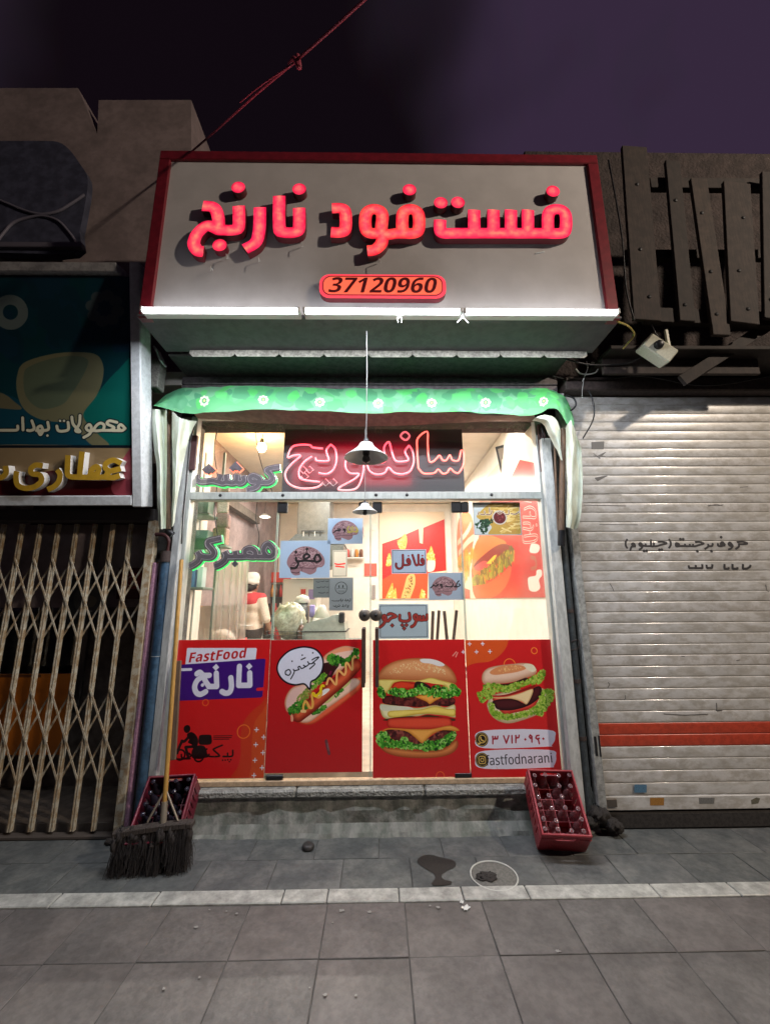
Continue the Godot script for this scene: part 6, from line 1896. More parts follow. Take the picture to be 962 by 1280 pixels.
	part(dz, "lid", turned([Vector2(0.0, 0.08), Vector2(0.06, 0.06), Vector2(0.08, 0.0), Vector2(0, 0)], 20), white, Vector3(-0.06, 0.28, 0))
	part(dz, "tap", bx(Vector3(0.05, 0.12, 0.05), 0.012), mat("purple_plastic", Color(0.30, 0.26, 0.55), 0.35), Vector3(0.05, 0.20, 0.05))
	part(dz, "tap", bx(Vector3(0.03, 0.06, 0.04), 0.01), white, Vector3(0.05, 0.11, 0.06))
	solo("paper_cone", turned([Vector2(0.02, 0.12), Vector2(0.03, 0.11), Vector2(0.085, 0.0), Vector2(0.0, 0.0)], 18), white, "white cone on the machine under the paper notices", "cone", Vector3(-0.549, 1.336, -0.95))
	var wc := thing("white_cabinet", "tall white cabinet with coloured stickers behind the counter", "cabinet", Vector3(-1.132, 0.3, -3.1))
	var wy: float = 1.802 - 0.3
	part(wc, "body", bx(Vector3(0.5, wy, 0.4), 0.012), mat("cool_white", Color(0.66, 0.72, 0.70), 0.35), Vector3(0, wy / 2, 0))
	part(wc, "sticker", bx(Vector3(0.11, 0.12, 0.004), 0.0), goods[3], Vector3(0.05, wy - 0.18, 0.203))
	part(wc, "sticker", bx(Vector3(0.07, 0.07, 0.004), 0.0), goods[0], Vector3(0.05, wy - 0.18, 0.206))
	part(wc, "sticker", bx(Vector3(0.09, 0.14, 0.004), 0.0), mats["purple_plastic"], Vector3(0.17, wy - 0.22, 0.203))
	var bits := [["red sauce bottle on the counter beside the wire basket", 0, Vector3(-0.914, 1.15, -0.75)], ["yellow sauce bottle on the counter, right of the drink dispenser", 2, Vector3(-0.592, 1.151, -0.72)], ["brown sauce bottle on the counter between basket and machine", 1, Vector3(-0.696, 1.153, -0.7)]]
	for q in bits:
		var sbt := thing("sauce_bottle", q[0], "bottle", q[2] - Vector3(0, 0.02, 0))
		part(sbt, "body", turned([Vector2(0.0, 0.15), Vector2(0.018, 0.148), Vector2(0.03, 0.11), Vector2(0.032, 0.0), Vector2(0, 0)], 14), goods[q[1]])
		part(sbt, "nozzle", turned([Vector2(0.0, 0.20), Vector2(0.004, 0.198), Vector2(0.014, 0.15), Vector2(0, 0.148)], 10), goods[3])
	for k in 4:
		var ld := thing("ladle", ["leftmost ladle", "second ladle from the left", "third ladle from the left", "rightmost ladle"][k] + " hanging from the extractor hood's rail", "ladle", h.position + Vector3(-0.13 + k * 0.08, dy + 0.05, 0.25))
		part(ld, "handle", rod(PackedVector3Array([Vector3.ZERO, Vector3(0, -0.26, 0.01)]), 0.006, 6), black if k % 2 else white)
		part(ld, "bowl", turned([Vector2(0.0, 0.0), Vector2(0.03, 0.012), Vector2(0.042, 0.035), Vector2(0.038, 0.035), Vector2(0.0, 0.008)], 14), white if k % 2 else goods[0], Vector3(0, -0.29, 0.02))
	for k in 2:
		var ws := thing("wall_shelf", ["upper", "lower"][k] + " small shelf of jars on the back wall right of the steel duct", "shelf", Vector3(-0.472, 2.193, -4.2) + Vector3(0, 0.45 - 0.42 * k, 0))
		part(ws, "board", bx(Vector3(0.42, 0.02, 0.16), 0.003), white)
		for n in 5:
			part(ws, "jar", turned([Vector2(0.0, 0.15), Vector2(0.025, 0.148), Vector2(0.034, 0.12), Vector2(0.034, 0.0), Vector2(0, 0)], 10), goods[(n * 3 + k) % 4], Vector3(-0.16 + 0.08 * n, 0.01, 0))
	# goods just inside the left glass
	var lx: float = -1.525
	var sh := thing("corner_shelf", "narrow shelf of goods just inside the left end of the glass", "shelf", Vector3(lx, 0.3, -0.42))
	for k in 3:
		part(sh, "board", bx(Vector3(0.18, 0.02, 0.24), 0.003), mat("shelf_board", Color(0.24, 0.26, 0.23), 0.6), Vector3(0, 1.30 + k * 0.31, 0))
	for x in [-0.09, 0.09]:
		part(sh, "upright", bx(Vector3(0.02, 2.55, 0.03), 0.003), mats["shelf_board"], Vector3(x, 1.28, -0.12))
	var gl := [["grey-green box on the top board of the corner shelf", Color(0.22, 0.30, 0.25), Vector3(0.12, 0.16, 0.12), 1.94], ["dark green box on the middle board of the corner shelf", Color(0.13, 0.18, 0.15), Vector3(0.13, 0.17, 0.12), 1.62], ["blue packet on the lower board of the corner shelf", Color(0.12, 0.22, 0.42), Vector3(0.05, 0.15, 0.08), 1.31], ["pale packet beside the blue one on the corner shelf", Color(0.55, 0.60, 0.60), Vector3(0.045, 0.17, 0.08), 1.31]]
	for i in 4:
		solo("packet" if i > 1 else "carton", bx(gl[i][2], 0.004), mat("goods_%d" % i, gl[i][1], 0.5), gl[i][0], "packet" if i > 1 else "box", Vector3(lx + [0.0, 0.01, -0.04, 0.03][i], 0.3 + gl[i][3] + gl[i][2].y / 2, -0.40))
	var px: float = -1.418
	var pink := [Color(0.52, 0.32, 0.26), Color(0.42, 0.24, 0.22), Color(0.56, 0.42, 0.34), Color(0.48, 0.20, 0.20), Color(0.58, 0.46, 0.38)]
	var yy := 1.98
	for i in 5:
		var hh: float = [0.16, 0.13, 0.12, 0.08, 0.07][i]
		solo("cup_stack", bx(Vector3(0.12 - 0.012 * i, hh, 0.11), 0.012), mat("cup_box_%d" % i, pink[i], 0.5, {"tex": ["patch", 0.6, 9.0]}), ["lowest", "second from bottom", "middle", "second from top", "topmost"][i] + " of the pinkish boxes piled up inside the left glass", "box", Vector3(px + 0.012 * (i % 2), yy + hh / 2, -0.55), Basis(Vector3.UP, 0.15 * i), "pinkish boxes piled inside the left glass")
		yy += hh
	part(self.get_node("corner_shelf"), "side_board", bx(Vector3(0.16, 0.02, 0.16), 0.003), mats["shelf_board"], Vector3(px - lx, 1.67, -0.13))
	var cur := mat("pinkish_plastic", Color(0.85, 0.70, 0.62), 0.35, {"alpha": 0.5, "back": 0.6})
	var rows := []
	for i in 13:
		var row := PackedVector3Array()
		for k in 40:
			var t := k / 39.0
			row.append(Vector3(-1.40 + 0.28 * t, 0.85 + i * 0.082, -0.50 + 0.035 * sin(t * 26.0 + i * 0.12) + 0.02 * sin(t * 61.0 + i * 0.3)))
		rows.append(row)
	m = MB.new()
	m.sheet(rows)
	solo("plastic_curtain", m.mesh(), cur, "creased pinkish plastic sheet hanging inside the left glass", "plastic sheet")
	m = MB.new()
	m.lump(Vector3.ZERO, Vector3(0.12, 0.11, 0.10), nz, 0.15, 14)
	solo("flour_bag", m.mesh(), mat("white_bag", Color(0.68, 0.62, 0.55), 0.6), "white round bag low behind the left glass", "bag", Vector3(-1.368, 1.145, -0.62))
	solo("red_bucket", turned([Vector2(0.10, 0.22), Vector2(0.108, 0.22), Vector2(0.085, 0.0), Vector2(0.0, 0.0)], 20), goods[0], "red plastic bucket beside the white round bag", "bucket", Vector3(-1.332, 1.102, -0.85) - Vector3(0, 0.16, 0))
	# upturned stool behind the soup sign
	var st := thing("upturned_stool", "upturned stool with four dark legs showing behind the right-hand glass", "stool", Vector3(0.577, 0.92, -0.7))
	part(st, "seat", bx(Vector3(0.34, 0.04, 0.30), 0.01), mats["brown_handle"], Vector3(0, 0, 0))
	for q in [[0.478, -0.13, 0.10], [0.563, -0.06, -0.12], [0.577, 0.03, 0.10], [0.728, 0.08, -0.12]]:
		part(st, "leg", bar(Vector3(q[1], 0.02, q[2]), Vector3(q[0] - 0.577, 0.48, q[2]), 0.026, 0.026), mats["brown_handle"])
	var tb := thing("dining_table", "table inside the right-hand glass that carries the upturned stool", "table", Vector3(0.62, 0.3, -0.75))
	part(tb, "top", bx(Vector3(0.9, 0.035, 0.6), 0.006), mats["floor_tile"], Vector3(0, 0.585, 0))
	for q in [[-0.4, -0.25], [0.4, -0.25], [-0.4, 0.25], [0.4, 0.25]]:
		part(tb, "leg", bx(Vector3(0.04, 0.57, 0.04), 0.003), mats["black_iron"], Vector3(q[0], 0.285, q[1]))
	for q in [["-1390 3053 -250  -1418 2793 -250  -1368 2505 -250  -1373 2227 -250  -1276 1825 -250", "dark cable hanging inside the far left of the glass"], ["-1214 2488 -900  -1218 2283 -900  -1177 2122 -900  -1191 1964 -900", "thin kinked cable hanging above the cook"], ["-1168 3151 -500  -1123 2888 -500  -1051 2655 -500  -952 2442 -500", "thin cable slanting past the glowing bulb"]]:
		solo("hanging_cable", rod(soft3(p3(q[0])), 0.004, 5), black, q[1], "cable")


# ---------------------------------------------------------------- the cook

func flesh(bones: Array, cell: float, k: float) -> ArrayMesh:
	var lo := Vector3(9, 9, 9)
	var hi := -lo
	for b in bones:
		for e in 2:
			var r: Vector3 = Vector3.ONE * (b[2 + e] + cell * 2)
			lo = lo.min(b[e] - r)
			hi = hi.max(b[e] + r)
	var n := Vector3i(((hi - lo) / cell).ceil()) + Vector3i.ONE
	var f := PackedFloat32Array()
	f.resize(n.x * n.y * n.z)
	f.fill(1.0)
	for b in bones:
		var a: Vector3 = b[0]
		var d: Vector3 = b[1] - a
		var dd := maxf(d.length_squared(), 1e-9)
		var rm: float = maxf(b[2], b[3]) + cell * 3
		var l0 := Vector3i(((a.min(b[1]) - Vector3.ONE * rm - lo) / cell).floor()).clamp(Vector3i.ZERO, n - Vector3i.ONE)
		var l1 := Vector3i(((a.max(b[1]) + Vector3.ONE * rm - lo) / cell).ceil()).clamp(Vector3i.ZERO, n - Vector3i.ONE)
		for z in range(l0.z, l1.z + 1):
			for y in range(l0.y, l1.y + 1):
				for x in range(l0.x, l1.x + 1):
					var p := lo + Vector3(x, y, z) * cell
					var t := clampf((p - a).dot(d) / dd, 0.0, 1.0)
					var v: float = p.distance_to(a + d * t) - lerpf(b[2], b[3], t)
					var i := (z * n.y + y) * n.x + x
					var h := clampf(0.5 + 0.5 * (f[i] - v) / k, 0.0, 1.0)
					f[i] = lerpf(f[i], v, h) - k * h * (1.0 - h)
	var idx := {}
	var pos := PackedVector3Array()
	var nor := PackedVector3Array()
	for z in n.z - 1:
		for y in n.y - 1:
			for x in n.x - 1:
				var c := PackedFloat32Array()
				c.resize(8)
				var neg := 0
				for q in 8:
					c[q] = f[((z + (q >> 2)) * n.y + y + ((q >> 1) & 1)) * n.x + x + (q & 1)]
					if c[q] < 0.0:
						neg += 1
				if neg == 0 or neg == 8:
					continue
				var s := Vector3()
				var cnt := 0
				for q in 8:
					for ax in [1, 2, 4]:
						if q & ax == 0 and (c[q] < 0.0) != (c[q | ax] < 0.0):
							var t: float = c[q] / (c[q] - c[q | ax])
							var e0 := Vector3(q & 1, (q >> 1) & 1, q >> 2)
							var e1 := Vector3((q | ax) & 1, ((q | ax) >> 1) & 1, (q | ax) >> 2)
							s += e0.lerp(e1, t)
							cnt += 1
				idx[Vector3i(x, y, z)] = pos.size()
				pos.append(lo + (Vector3(x, y, z) + s / cnt) * cell)
				nor.append(Vector3(c[1] + c[3] + c[5] + c[7] - c[0] - c[2] - c[4] - c[6], c[2] + c[3] + c[6] + c[7] - c[0] - c[1] - c[4] - c[5], c[4] + c[5] + c[6] + c[7] - c[0] - c[1] - c[2] - c[3]).normalized())
	var m := MB.new()
	for cc in idx:
		var x: int = cc.x
		var y: int = cc.y
		var z: int = cc.z
		var here := f[(z * n.y + y) * n.x + x] < 0.0
		for ax in 3:
			var o := Vector3i.ZERO
			o[ax] = 1
			if (f[((z + o.z) * n.y + y + o.y) * n.x + x + o.x] < 0.0) == here:
				continue
			var u := Vector3i.ZERO
			var w := Vector3i.ZERO
			u[(ax + 1) % 3] = 1
			w[(ax + 2) % 3] = 1
			var q := [cc - u - w, cc - w, cc, cc - u]
			if not (idx.has(q[0]) and idx.has(q[1]) and idx.has(q[3])):
				continue
			var i := [idx[q[0]], idx[q[1]], idx[q[2]], idx[q[3]]]
			m.tri(pos[i[0]], pos[i[1]], pos[i[2]], nor[i[0]], nor[i[1]], nor[i[2]])
			m.tri(pos[i[0]], pos[i[2]], pos[i[3]], nor[i[0]], nor[i[2]], nor[i[3]])
	return m.mesh()


func make_cook() -> void:
	var P := thing("person", "cook in a cream shirt with red shoulders and a white cap, back turned", "person", Vector3(-1.733, 0.30, -2.6))
	P.rotation.y = -0.35
	P.scale = Vector3.ONE * 0.985
	var skin := mat("skin", Color(0.42, 0.24, 0.16), 0.55, {"tex": ["patch", 0.85, 8.0]})
	var shirt := mat("cream_shirt", Color(0.76, 0.66, 0.56), 0.8, {"tex": ["grime", 0.78, 5.0], "bump": 0.8, "bumpkind": "grime", "local": true})
	var redc := mat("red_yoke", Color(0.58, 0.06, 0.07), 0.8)
	var dark := mat("dark_trousers", Color(0.045, 0.036, 0.034), 0.85)
	var sh := [Vector3(-0.175, 1.235, 0.01), Vector3(0.175, 1.235, 0.01)]
	var el := [Vector3(-0.265, 1.0, 0.03), Vector3(0.27, 0.99, 0.02)]
	var wr := [Vector3(-0.235, 0.87, -0.15), Vector3(0.23, 0.83, -0.14)]
	var hip := [Vector3(-0.085, 0.82, 0), Vector3(0.085, 0.82, 0)]
	var kn := [Vector3(-0.09, 0.46, -0.01), Vector3(0.095, 0.46, 0.0)]
	var an := [Vector3(-0.095, 0.08, 0.02), Vector3(0.10, 0.08, 0.03)]
	var head := [
		[Vector3(0, 1.445, 0.005), Vector3(0, 1.425, -0.015), 0.088, 0.084], [Vector3(0, 1.40, -0.04), Vector3(0, 1.355, -0.055), 0.062, 0.045],
		[Vector3(0, 1.41, -0.098), Vector3(0, 1.385, -0.112), 0.010, 0.014], [Vector3(-0.088, 1.41, 0.005), Vector3(-0.09, 1.395, 0.008), 0.016, 0.012], [Vector3(0.088, 1.41, 0.005), Vector3(0.09, 1.395, 0.008), 0.016, 0.012],
		[Vector3(0, 1.37, 0.01), Vector3(0, 1.24, 0.015), 0.052, 0.058], [Vector3(-0.02, 1.365, -0.092), Vector3(0.02, 1.365, -0.092), 0.010, 0.010], [Vector3(-0.03, 1.433, -0.083), Vector3(0.03, 1.433, -0.083), 0.012, 0.012]]
	for i in 2:
		head.append([sh[i], el[i], 0.045, 0.038])
		head.append([el[i], wr[i], 0.038, 0.026])
		head.append([Vector3(0, 1.20, 0.01), sh[i], 0.06, 0.045])
	head.append([Vector3(0, 1.2, 0.01), Vector3(0, 0.85, 0.0), 0.10, 0.10])
	part(P, "body", flesh(head, 0.011, 0.016), skin)
	for i in 2:
		var s := -1.0 if i == 0 else 1.0
		var w: Vector3 = wr[i]
		var hand := [[w, w + Vector3(-s * 0.01, -0.03, -0.06), 0.026, 0.030]]
		for q in 4:
			var r0: Vector3 = w + Vector3(-s * (0.022 - q * 0.015), -0.035 - 0.004 * q, -0.075)
			var ln: float = [0.030, 0.036, 0.034, 0.026][q]
			var r1: Vector3 = r0 + Vector3(0, -0.008, -ln)
			hand.append([r0, r1, 0.0090, 0.0082])
			hand.append([r1, r1 + Vector3(-s * 0.002, -0.022, -ln * 0.55), 0.0082, 0.0072])
		hand.append([w + Vector3(-s * 0.022, -0.012, -0.03), w + Vector3(-s * 0.045, -0.022, -0.06), 0.012, 0.010])
		hand.append([w + Vector3(-s * 0.045, -0.022, -0.06), w + Vector3(-s * 0.044, -0.038, -0.085), 0.010, 0.008])
		part(P, "hand", flesh(hand, 0.004, 0.006), skin)
	var tor := [[Vector3(-0.08, 1.15, 0.005), Vector3(0.08, 1.15, 0.005), 0.125, 0.125], [Vector3(-0.06, 1.0, 0.0), Vector3(0.06, 1.0, 0.0), 0.128, 0.128], [Vector3(-0.07, 0.86, 0.005), Vector3(0.07, 0.86, 0.005), 0.125, 0.125], [Vector3(-0.05, 1.22, 0.01), Vector3(0.05, 1.22, 0.01), 0.085, 0.085]]
	for i in 2:
		tor.append([Vector3(0, 1.22, 0.01), sh[i], 0.07, 0.068])
		tor.append([sh[i], el[i].lerp(wr[i], 0.08), 0.070, 0.060])
	part(P, "shirt", flesh(tor, 0.013, 0.035), shirt)
	var yoke := [[Vector3(-0.075, 1.195, 0.012), Vector3(0.075, 1.195, 0.012), 0.120, 0.120], [Vector3(0, 1.26, 0.01), Vector3(0, 1.285, 0.012), 0.068, 0.062]]
	for i in 2:
		yoke.append([Vector3(0, 1.245, 0.012), sh[i] + Vector3(0, 0.012, 0.002), 0.080, 0.074])
	part(P, "red_yoke", flesh(yoke, 0.011, 0.03), redc)
	part(P, "collar", rod(PackedVector3Array([Vector3(-0.06, 1.305, 0.0), Vector3(-0.045, 1.318, 0.05), Vector3(0, 1.322, 0.068), Vector3(0.045, 1.318, 0.05), Vector3(0.06, 1.305, 0.0), Vector3(0.04, 1.295, -0.05), Vector3(-0.04, 1.295, -0.05)]), 0.012, 8, true), shirt)
	var leg := [[hip[0], hip[1], 0.115, 0.115], [Vector3(-0.06, 0.78, 0.03), Vector3(0.06, 0.78, 0.03), 0.115, 0.115]]
	for i in 2:
		leg.append([hip[i], kn[i], 0.10, 0.072])
		leg.append([kn[i], an[i], 0.070, 0.058])
	part(P, "trousers", flesh(leg, 0.015, 0.03), dark)
	for i in 2:
		part(P, "shoe", flesh([[an[i] + Vector3(0, -0.04, 0.02), an[i] + Vector3(0, -0.048, -0.15), 0.040, 0.032]], 0.010, 0.01), mats["black_fitting"])
	part(P, "hair", flesh([[Vector3(0, 1.43, 0.03), Vector3(0, 1.40, 0.035), 0.075, 0.068], [Vector3(-0.05, 1.42, 0.01), Vector3(0.05, 1.42, 0.01), 0.05, 0.05]], 0.010, 0.02), mat("dark_hair", Color(0.02, 0.016, 0.014), 0.7))
	part(P, "cap", flesh([[Vector3(0, 1.475, 0.005), Vector3(0, 1.50, 0.0), 0.101, 0.094], [Vector3(-0.04, 1.535, 0.0), Vector3(0.04, 1.535, 0.0), 0.072, 0.072]], 0.010, 0.03), mat("white_cap_cloth", Color(0.70, 0.70, 0.66), 0.8))
	part(P, "cap_band", turned([Vector2(0.098, 0.0), Vector2(0.102, 0.0), Vector2(0.103, 0.035), Vector2(0.098, 0.036)], 24), mats["white_cap_cloth"], Vector3(0, 1.445, 0.002))
	part(P, "waist_tie", rod(PackedVector3Array([Vector3(-0.20, 0.90, 0.0), Vector3(-0.12, 0.895, 0.115), Vector3(0, 0.89, 0.135), Vector3(0.12, 0.895, 0.115), Vector3(0.20, 0.90, 0.0), Vector3(0.1, 0.9, -0.12), Vector3(-0.1, 0.9, -0.12)]), 0.010, 6, true), mats["white_cap_cloth"])


# ---------------------------------------------------------------- crates, broom and small things on the street

func crate_wall(w: float, h: float, slots: Array, d: float) -> ArrayMesh:
	var o: Array = [rrect(0, 0, w, h, 0.012)]
	for s in slots:
		var hole := rrect(s[0], s[1], s[2], s[3], minf(s[2], s[3]) * 0.3)
		hole.reverse()
		o.append(hole)
	return prism(o, 0.0, d)


func make_crate(at: Vector3, yaw: float, tilt: float, colr: StandardMaterial3D, label: String) -> Node3D:
	var W := 0.285
	var L := 0.365
	var H := 0.205
	var c := thing("bottle_crate", label, "crate", at)
	c.basis = Basis(Vector3.UP, yaw) * Basis(Vector3.RIGHT, tilt)
	var ends := [[W / 2 - 0.055, H - 0.062, 0.11, 0.034]]
	var sides := [[0.05, 0.055, 0.012, 0.10], [0.09, 0.055, 0.012, 0.10], [0.13, 0.055, 0.012, 0.10], [0.17, 0.055, 0.012, 0.10], [0.21, 0.055, 0.012, 0.10], [0.25, 0.055, 0.012, 0.10], [0.29, 0.055, 0.012, 0.10]]
	var t := 0.008
	part(c, "end_wall", crate_wall(W, H, ends, t), [colr, colr], Vector3(-W / 2, 0, -t))
	part(c, "end_wall", crate_wall(W, H, ends, t), [colr, colr], Vector3(-W / 2, 0, -L))
	var rb := Basis(Vector3(0, 0, -1), Vector3.UP, Vector3(1, 0, 0))
	part(c, "side_wall", crate_wall(L - 2 * t - 0.002, H, sides, t), [colr, colr], Vector3(W / 2 - t, 0, -t - 0.001), rb)
	part(c, "side_wall", crate_wall(L - 2 * t - 0.002, H, sides, t), [colr, colr], Vector3(-W / 2, 0, -t - 0.001), rb)
	part(c, "floor", bx(Vector3(W - 0.02, 0.008, L - 0.02), 0.002), colr, Vector3(0, 0.008, -L / 2))
	part(c, "rim", rod(PackedVector3Array([Vector3(-W / 2 + 0.006, H, -0.006), Vector3(W / 2 - 0.006, H, -0.006), Vector3(W / 2 - 0.006, H, -L + 0.006), Vector3(-W / 2 + 0.006, H, -L + 0.006)]), 0.0095, 8, true), colr)
	part(c, "rib", rod(PackedVector3Array([Vector3(-W / 2 - 0.001, H - 0.04, 0.001), Vector3(W / 2 + 0.001, H - 0.04, 0.001), Vector3(W / 2 + 0.001, H - 0.04, -L - 0.001), Vector3(-W / 2 - 0.001, H - 0.04, -L - 0.001)]), 0.004, 6, true), colr)
	for i in 3:
		part(c, "divider", bx(Vector3(0.004, 0.07, L - 0.03), 0.0), colr, Vector3(-W / 2 + (i + 1) * W / 4, 0.048, -L / 2))
	for i in 5:
		part(c, "divider", bx(Vector3(W - 0.03, 0.066, 0.004), 0.0), colr, Vector3(0, 0.046, -(i + 1) * L / 6))
	return c


func make_crates() -> void:
	var red := mat("red_crate_plastic", Color(0.42, 0.045, 0.06), 0.45, {"tex": ["grime", 0.62, 6.0, Color(1, 0.9, 0.9)], "detail": ["patch", 0.75, 4.0]})
	var wine := mat("wine_crate_plastic", Color(0.20, 0.018, 0.040), 0.45, {"tex": ["grime", 0.6, 6.0], "detail": ["patch", 0.7, 4.0]})
	var bottle := turned([Vector2(0.0, 0.188), Vector2(0.011, 0.188), Vector2(0.0125, 0.184), Vector2(0.0115, 0.176), Vector2(0.0105, 0.15), Vector2(0.017, 0.122), Vector2(0.026, 0.095), Vector2(0.0275, 0.075), Vector2(0.0255, 0.055), Vector2(0.0275, 0.03), Vector2(0.0275, 0.006), Vector2(0.022, 0.0), Vector2(0, 0.003)], 14)
	var clear := mat("empty_bottle_glass", Color(0.50, 0.26, 0.28), 0.06, {"alpha": 0.22})
	var dark := mat("dark_bottle_glass", Color(0.025, 0.022, 0.035), 0.08)
	var capm := mat("bottle_rim_glass", Color(0.20, 0.17, 0.19), 0.15)
	var defs := [[Vector3(1.15, 0, 0.185), Vector3(1.10, 0.004, 0.290), -0.10, 0.775, red, clear, "bright red plastic bottle crate tilted against the sill on the right", "clear empty bottle in the bright red crate", "clear bottles in the bright red crate"],
		[Vector3.ZERO, Vector3(-1.315, 0.004, 0.300), 0.10, 0.78, wine, dark, "dark wine-red bottle crate tilted behind the broom", "dark empty bottle in the wine-red crate behind the broom", "dark bottles in the wine-red crate"]]
	var rowname := ["front row", "second row", "third row", "fourth row", "fifth row", "back row"]
	var colname := ["at the left wall", "left of centre", "right of centre", "at the right wall"]
	for d in defs:
		var c := make_crate(d[1], d[2], d[3], d[4], d[6])
		var proto: Node3D = null
		for i in 6:
			for j in 4:
				if (i * 4 + j) in [6, 15, 17]:
					continue
				var at: Vector3 = c.transform * Vector3(-0.1425 + (j + 0.5) * 0.0712 + rng.randf_range(-0.003, 0.003), 0.0125, -(i + 0.5) * 0.0608)
				var o: Node3D
				if proto == null:
					o = thing("glass_bottle", d[7], "bottle")
					part(o, "glass", bottle, d[5])
					part(o, "lip", rod(PackedVector3Array([Vector3(0.011, 0.184, 0), Vector3(0.0055, 0.184, 0.0095), Vector3(-0.0055, 0.184, 0.0095), Vector3(-0.011, 0.184, 0), Vector3(-0.0055, 0.184, -0.0095), Vector3(0.0055, 0.184, -0.0095)]), 0.0028, 6, true), capm)
					proto = o
				else:
					o = proto.duplicate()
					put(self, o, "glass_bottle")
				o.transform = Transform3D(c.basis * Basis(Vector3.UP, rng.randf() * 6.0) * Basis(Vector3.RIGHT, rng.randf_range(-0.07, 0.07)), at)
				tag(o, d[7] + ", %s %s" % [rowname[i], colname[j]], "bottle", d[8])


func make_broom() -> void:
	var o := thing("push_broom", "worn push broom with a yellow handle standing in front of the left crate", "broom", Vector3(-1.30, 0, 0.42))
	o.rotation.y = 0.06
	var headm := mat("dirty_broom_wood", Color(0.055, 0.042, 0.035), 0.85, {"tex": ["grime", 0.5, 6.0], "local": true})
	var m := MB.new()
	var pts := PackedVector3Array()
	for i in 13:
		var t := i / 12.0 - 0.5
		pts.append(Vector3(t * 0.435, 0.222 - 0.03 * t * t + 0.035 * t, 0))
	for i in 12:
		m.box((pts[i] + pts[i + 1]) / 2, Vector3(0.042, 0.034, 0.058), 0.010 if i in [0, 11] else 0.006, Basis(Vector3.BACK, atan2(pts[i + 1].y - pts[i].y, pts[i + 1].x - pts[i].x)))
	part(o, "head", m.mesh(), headm)
	var br := MB.new()
	for i in 1500:
		var x := rng.randf_range(-0.20, 0.20)
		var clump := 0.5 + 0.5 * sin(x * 46.0 + 0.7) * sin(x * 19.0 + 1.0)
		var side := absf(x) > 0.135
		var y1: float = rng.randf_range(0.0, 0.02) if side or clump > 0.42 else rng.randf_range(0.03, 0.12)
		var z := rng.randf_range(-0.026, 0.026)
		var a := Vector3(x, 0.205 + 0.035 * x / 0.5, z)
		var pull := (sin(x * 31.0) * 0.022 + x * 0.10) * (1.0 if side else 0.6)
		var e := Vector3(x + pull + rng.randf_range(-0.016, 0.016), y1, z * 2.2 + rng.randf_range(-0.02, 0.02))
		var m1 := a.lerp(e, 0.35) + Vector3(rng.randf_range(-0.006, 0.006), 0, rng.randf_range(-0.006, 0.006))
		var m2 := a.lerp(e, 0.72) + Vector3(rng.randf_range(-0.012, 0.012), 0, rng.randf_range(-0.012, 0.012))
		br.tube(PackedVector3Array([a, m1, m2, e]), rng.randf_range(0.0009, 0.0017), 3)
	var nb := FastNoiseLite.new()
	nb.seed = 12
	nb.frequency = 0.03
	for i in 26:
		var x := -0.20 + 0.016 * i
		br.lump(Vector3(x, rng.randf_range(0.13, 0.2), rng.randf_range(-0.01, 0.02)), Vector3(0.018, rng.randf_range(0.02, 0.05), 0.024), nb, 0.7, 7)
	var b := part(o, "bristles", br.mesh(), mat("grimy_bristle", Color(0.035, 0.028, 0.026), 0.85, {"tex": ["grime", 0.4, 12.0]}))
	b.set_meta("kind", "stuff")
	var yel := mat("yellow_handle_paint", Color(0.46, 0.25, 0.055), 0.5, {"tex": ["grime", 0.6, Vector3(8, 1.2, 8)]})
	var top := Vector3(-1.409, 1.791, 0.125) - o.position
	var foot := Vector3(0.045, 0.25, -0.01)
	part(o, "handle", rod(PackedVector3Array([foot, foot.lerp(top, 0.5), top]), 0.0135, 12), yel)
	for sg in [-1.0, 1.0]:
		part(o, "brace", rod(PackedVector3Array([foot.lerp(top, 0.10), Vector3(0.045 + sg * 0.085, 0.25, 0.0)]), 0.006, 8), mat("bare_steel_brace", Color(0.26, 0.22, 0.17), 0.5, {"metal": 0.4}))
	part(o, "socket", rod(PackedVector3Array([foot + Vector3(0, -0.012, 0.002), foot.lerp(top, 0.06)]), 0.018, 12), mats["bare_steel_brace"])
	var w := bar(Vector3(-1.392, 1.094, 0.11), Vector3(-1.346, 0.486, 0.16), 0.042, 0.02)
	solo("wood_plank", w, mat("brown_plank", Color(0.17, 0.105, 0.065), 0.7, {"tex": ["grime", 0.6, Vector3(8, 0.8, 8)]}), "short brown plank leaning on the glass behind the left crate", "plank")
	for i in 5:
		var nz := FastNoiseLite.new()
		nz.seed = i + 30
		nz.frequency = 0.02
		var lm := MB.new()
		lm.lump(Vector3.ZERO, Vector3(0.03, 0.016, 0.024) * [1.2, 0.8, 1.0, 0.7, 0.9][i], nz, 0.5, 9)
		solo("dirt_clod", lm.mesh(), headm, ["largest clod of dirt at the foot of the gate post", "clod of dirt between the blue pipe and the gate post", "clod of dirt beside the grey post's foot", "smallest clod of dirt by the gate post", "clod of dirt beneath the blue pipe"][i], "dirt", Vector3(-1.70 + 0.045 * i, 0.012, 0.13 + 0.03 * (i % 3)), Basis(Vector3.UP, i))


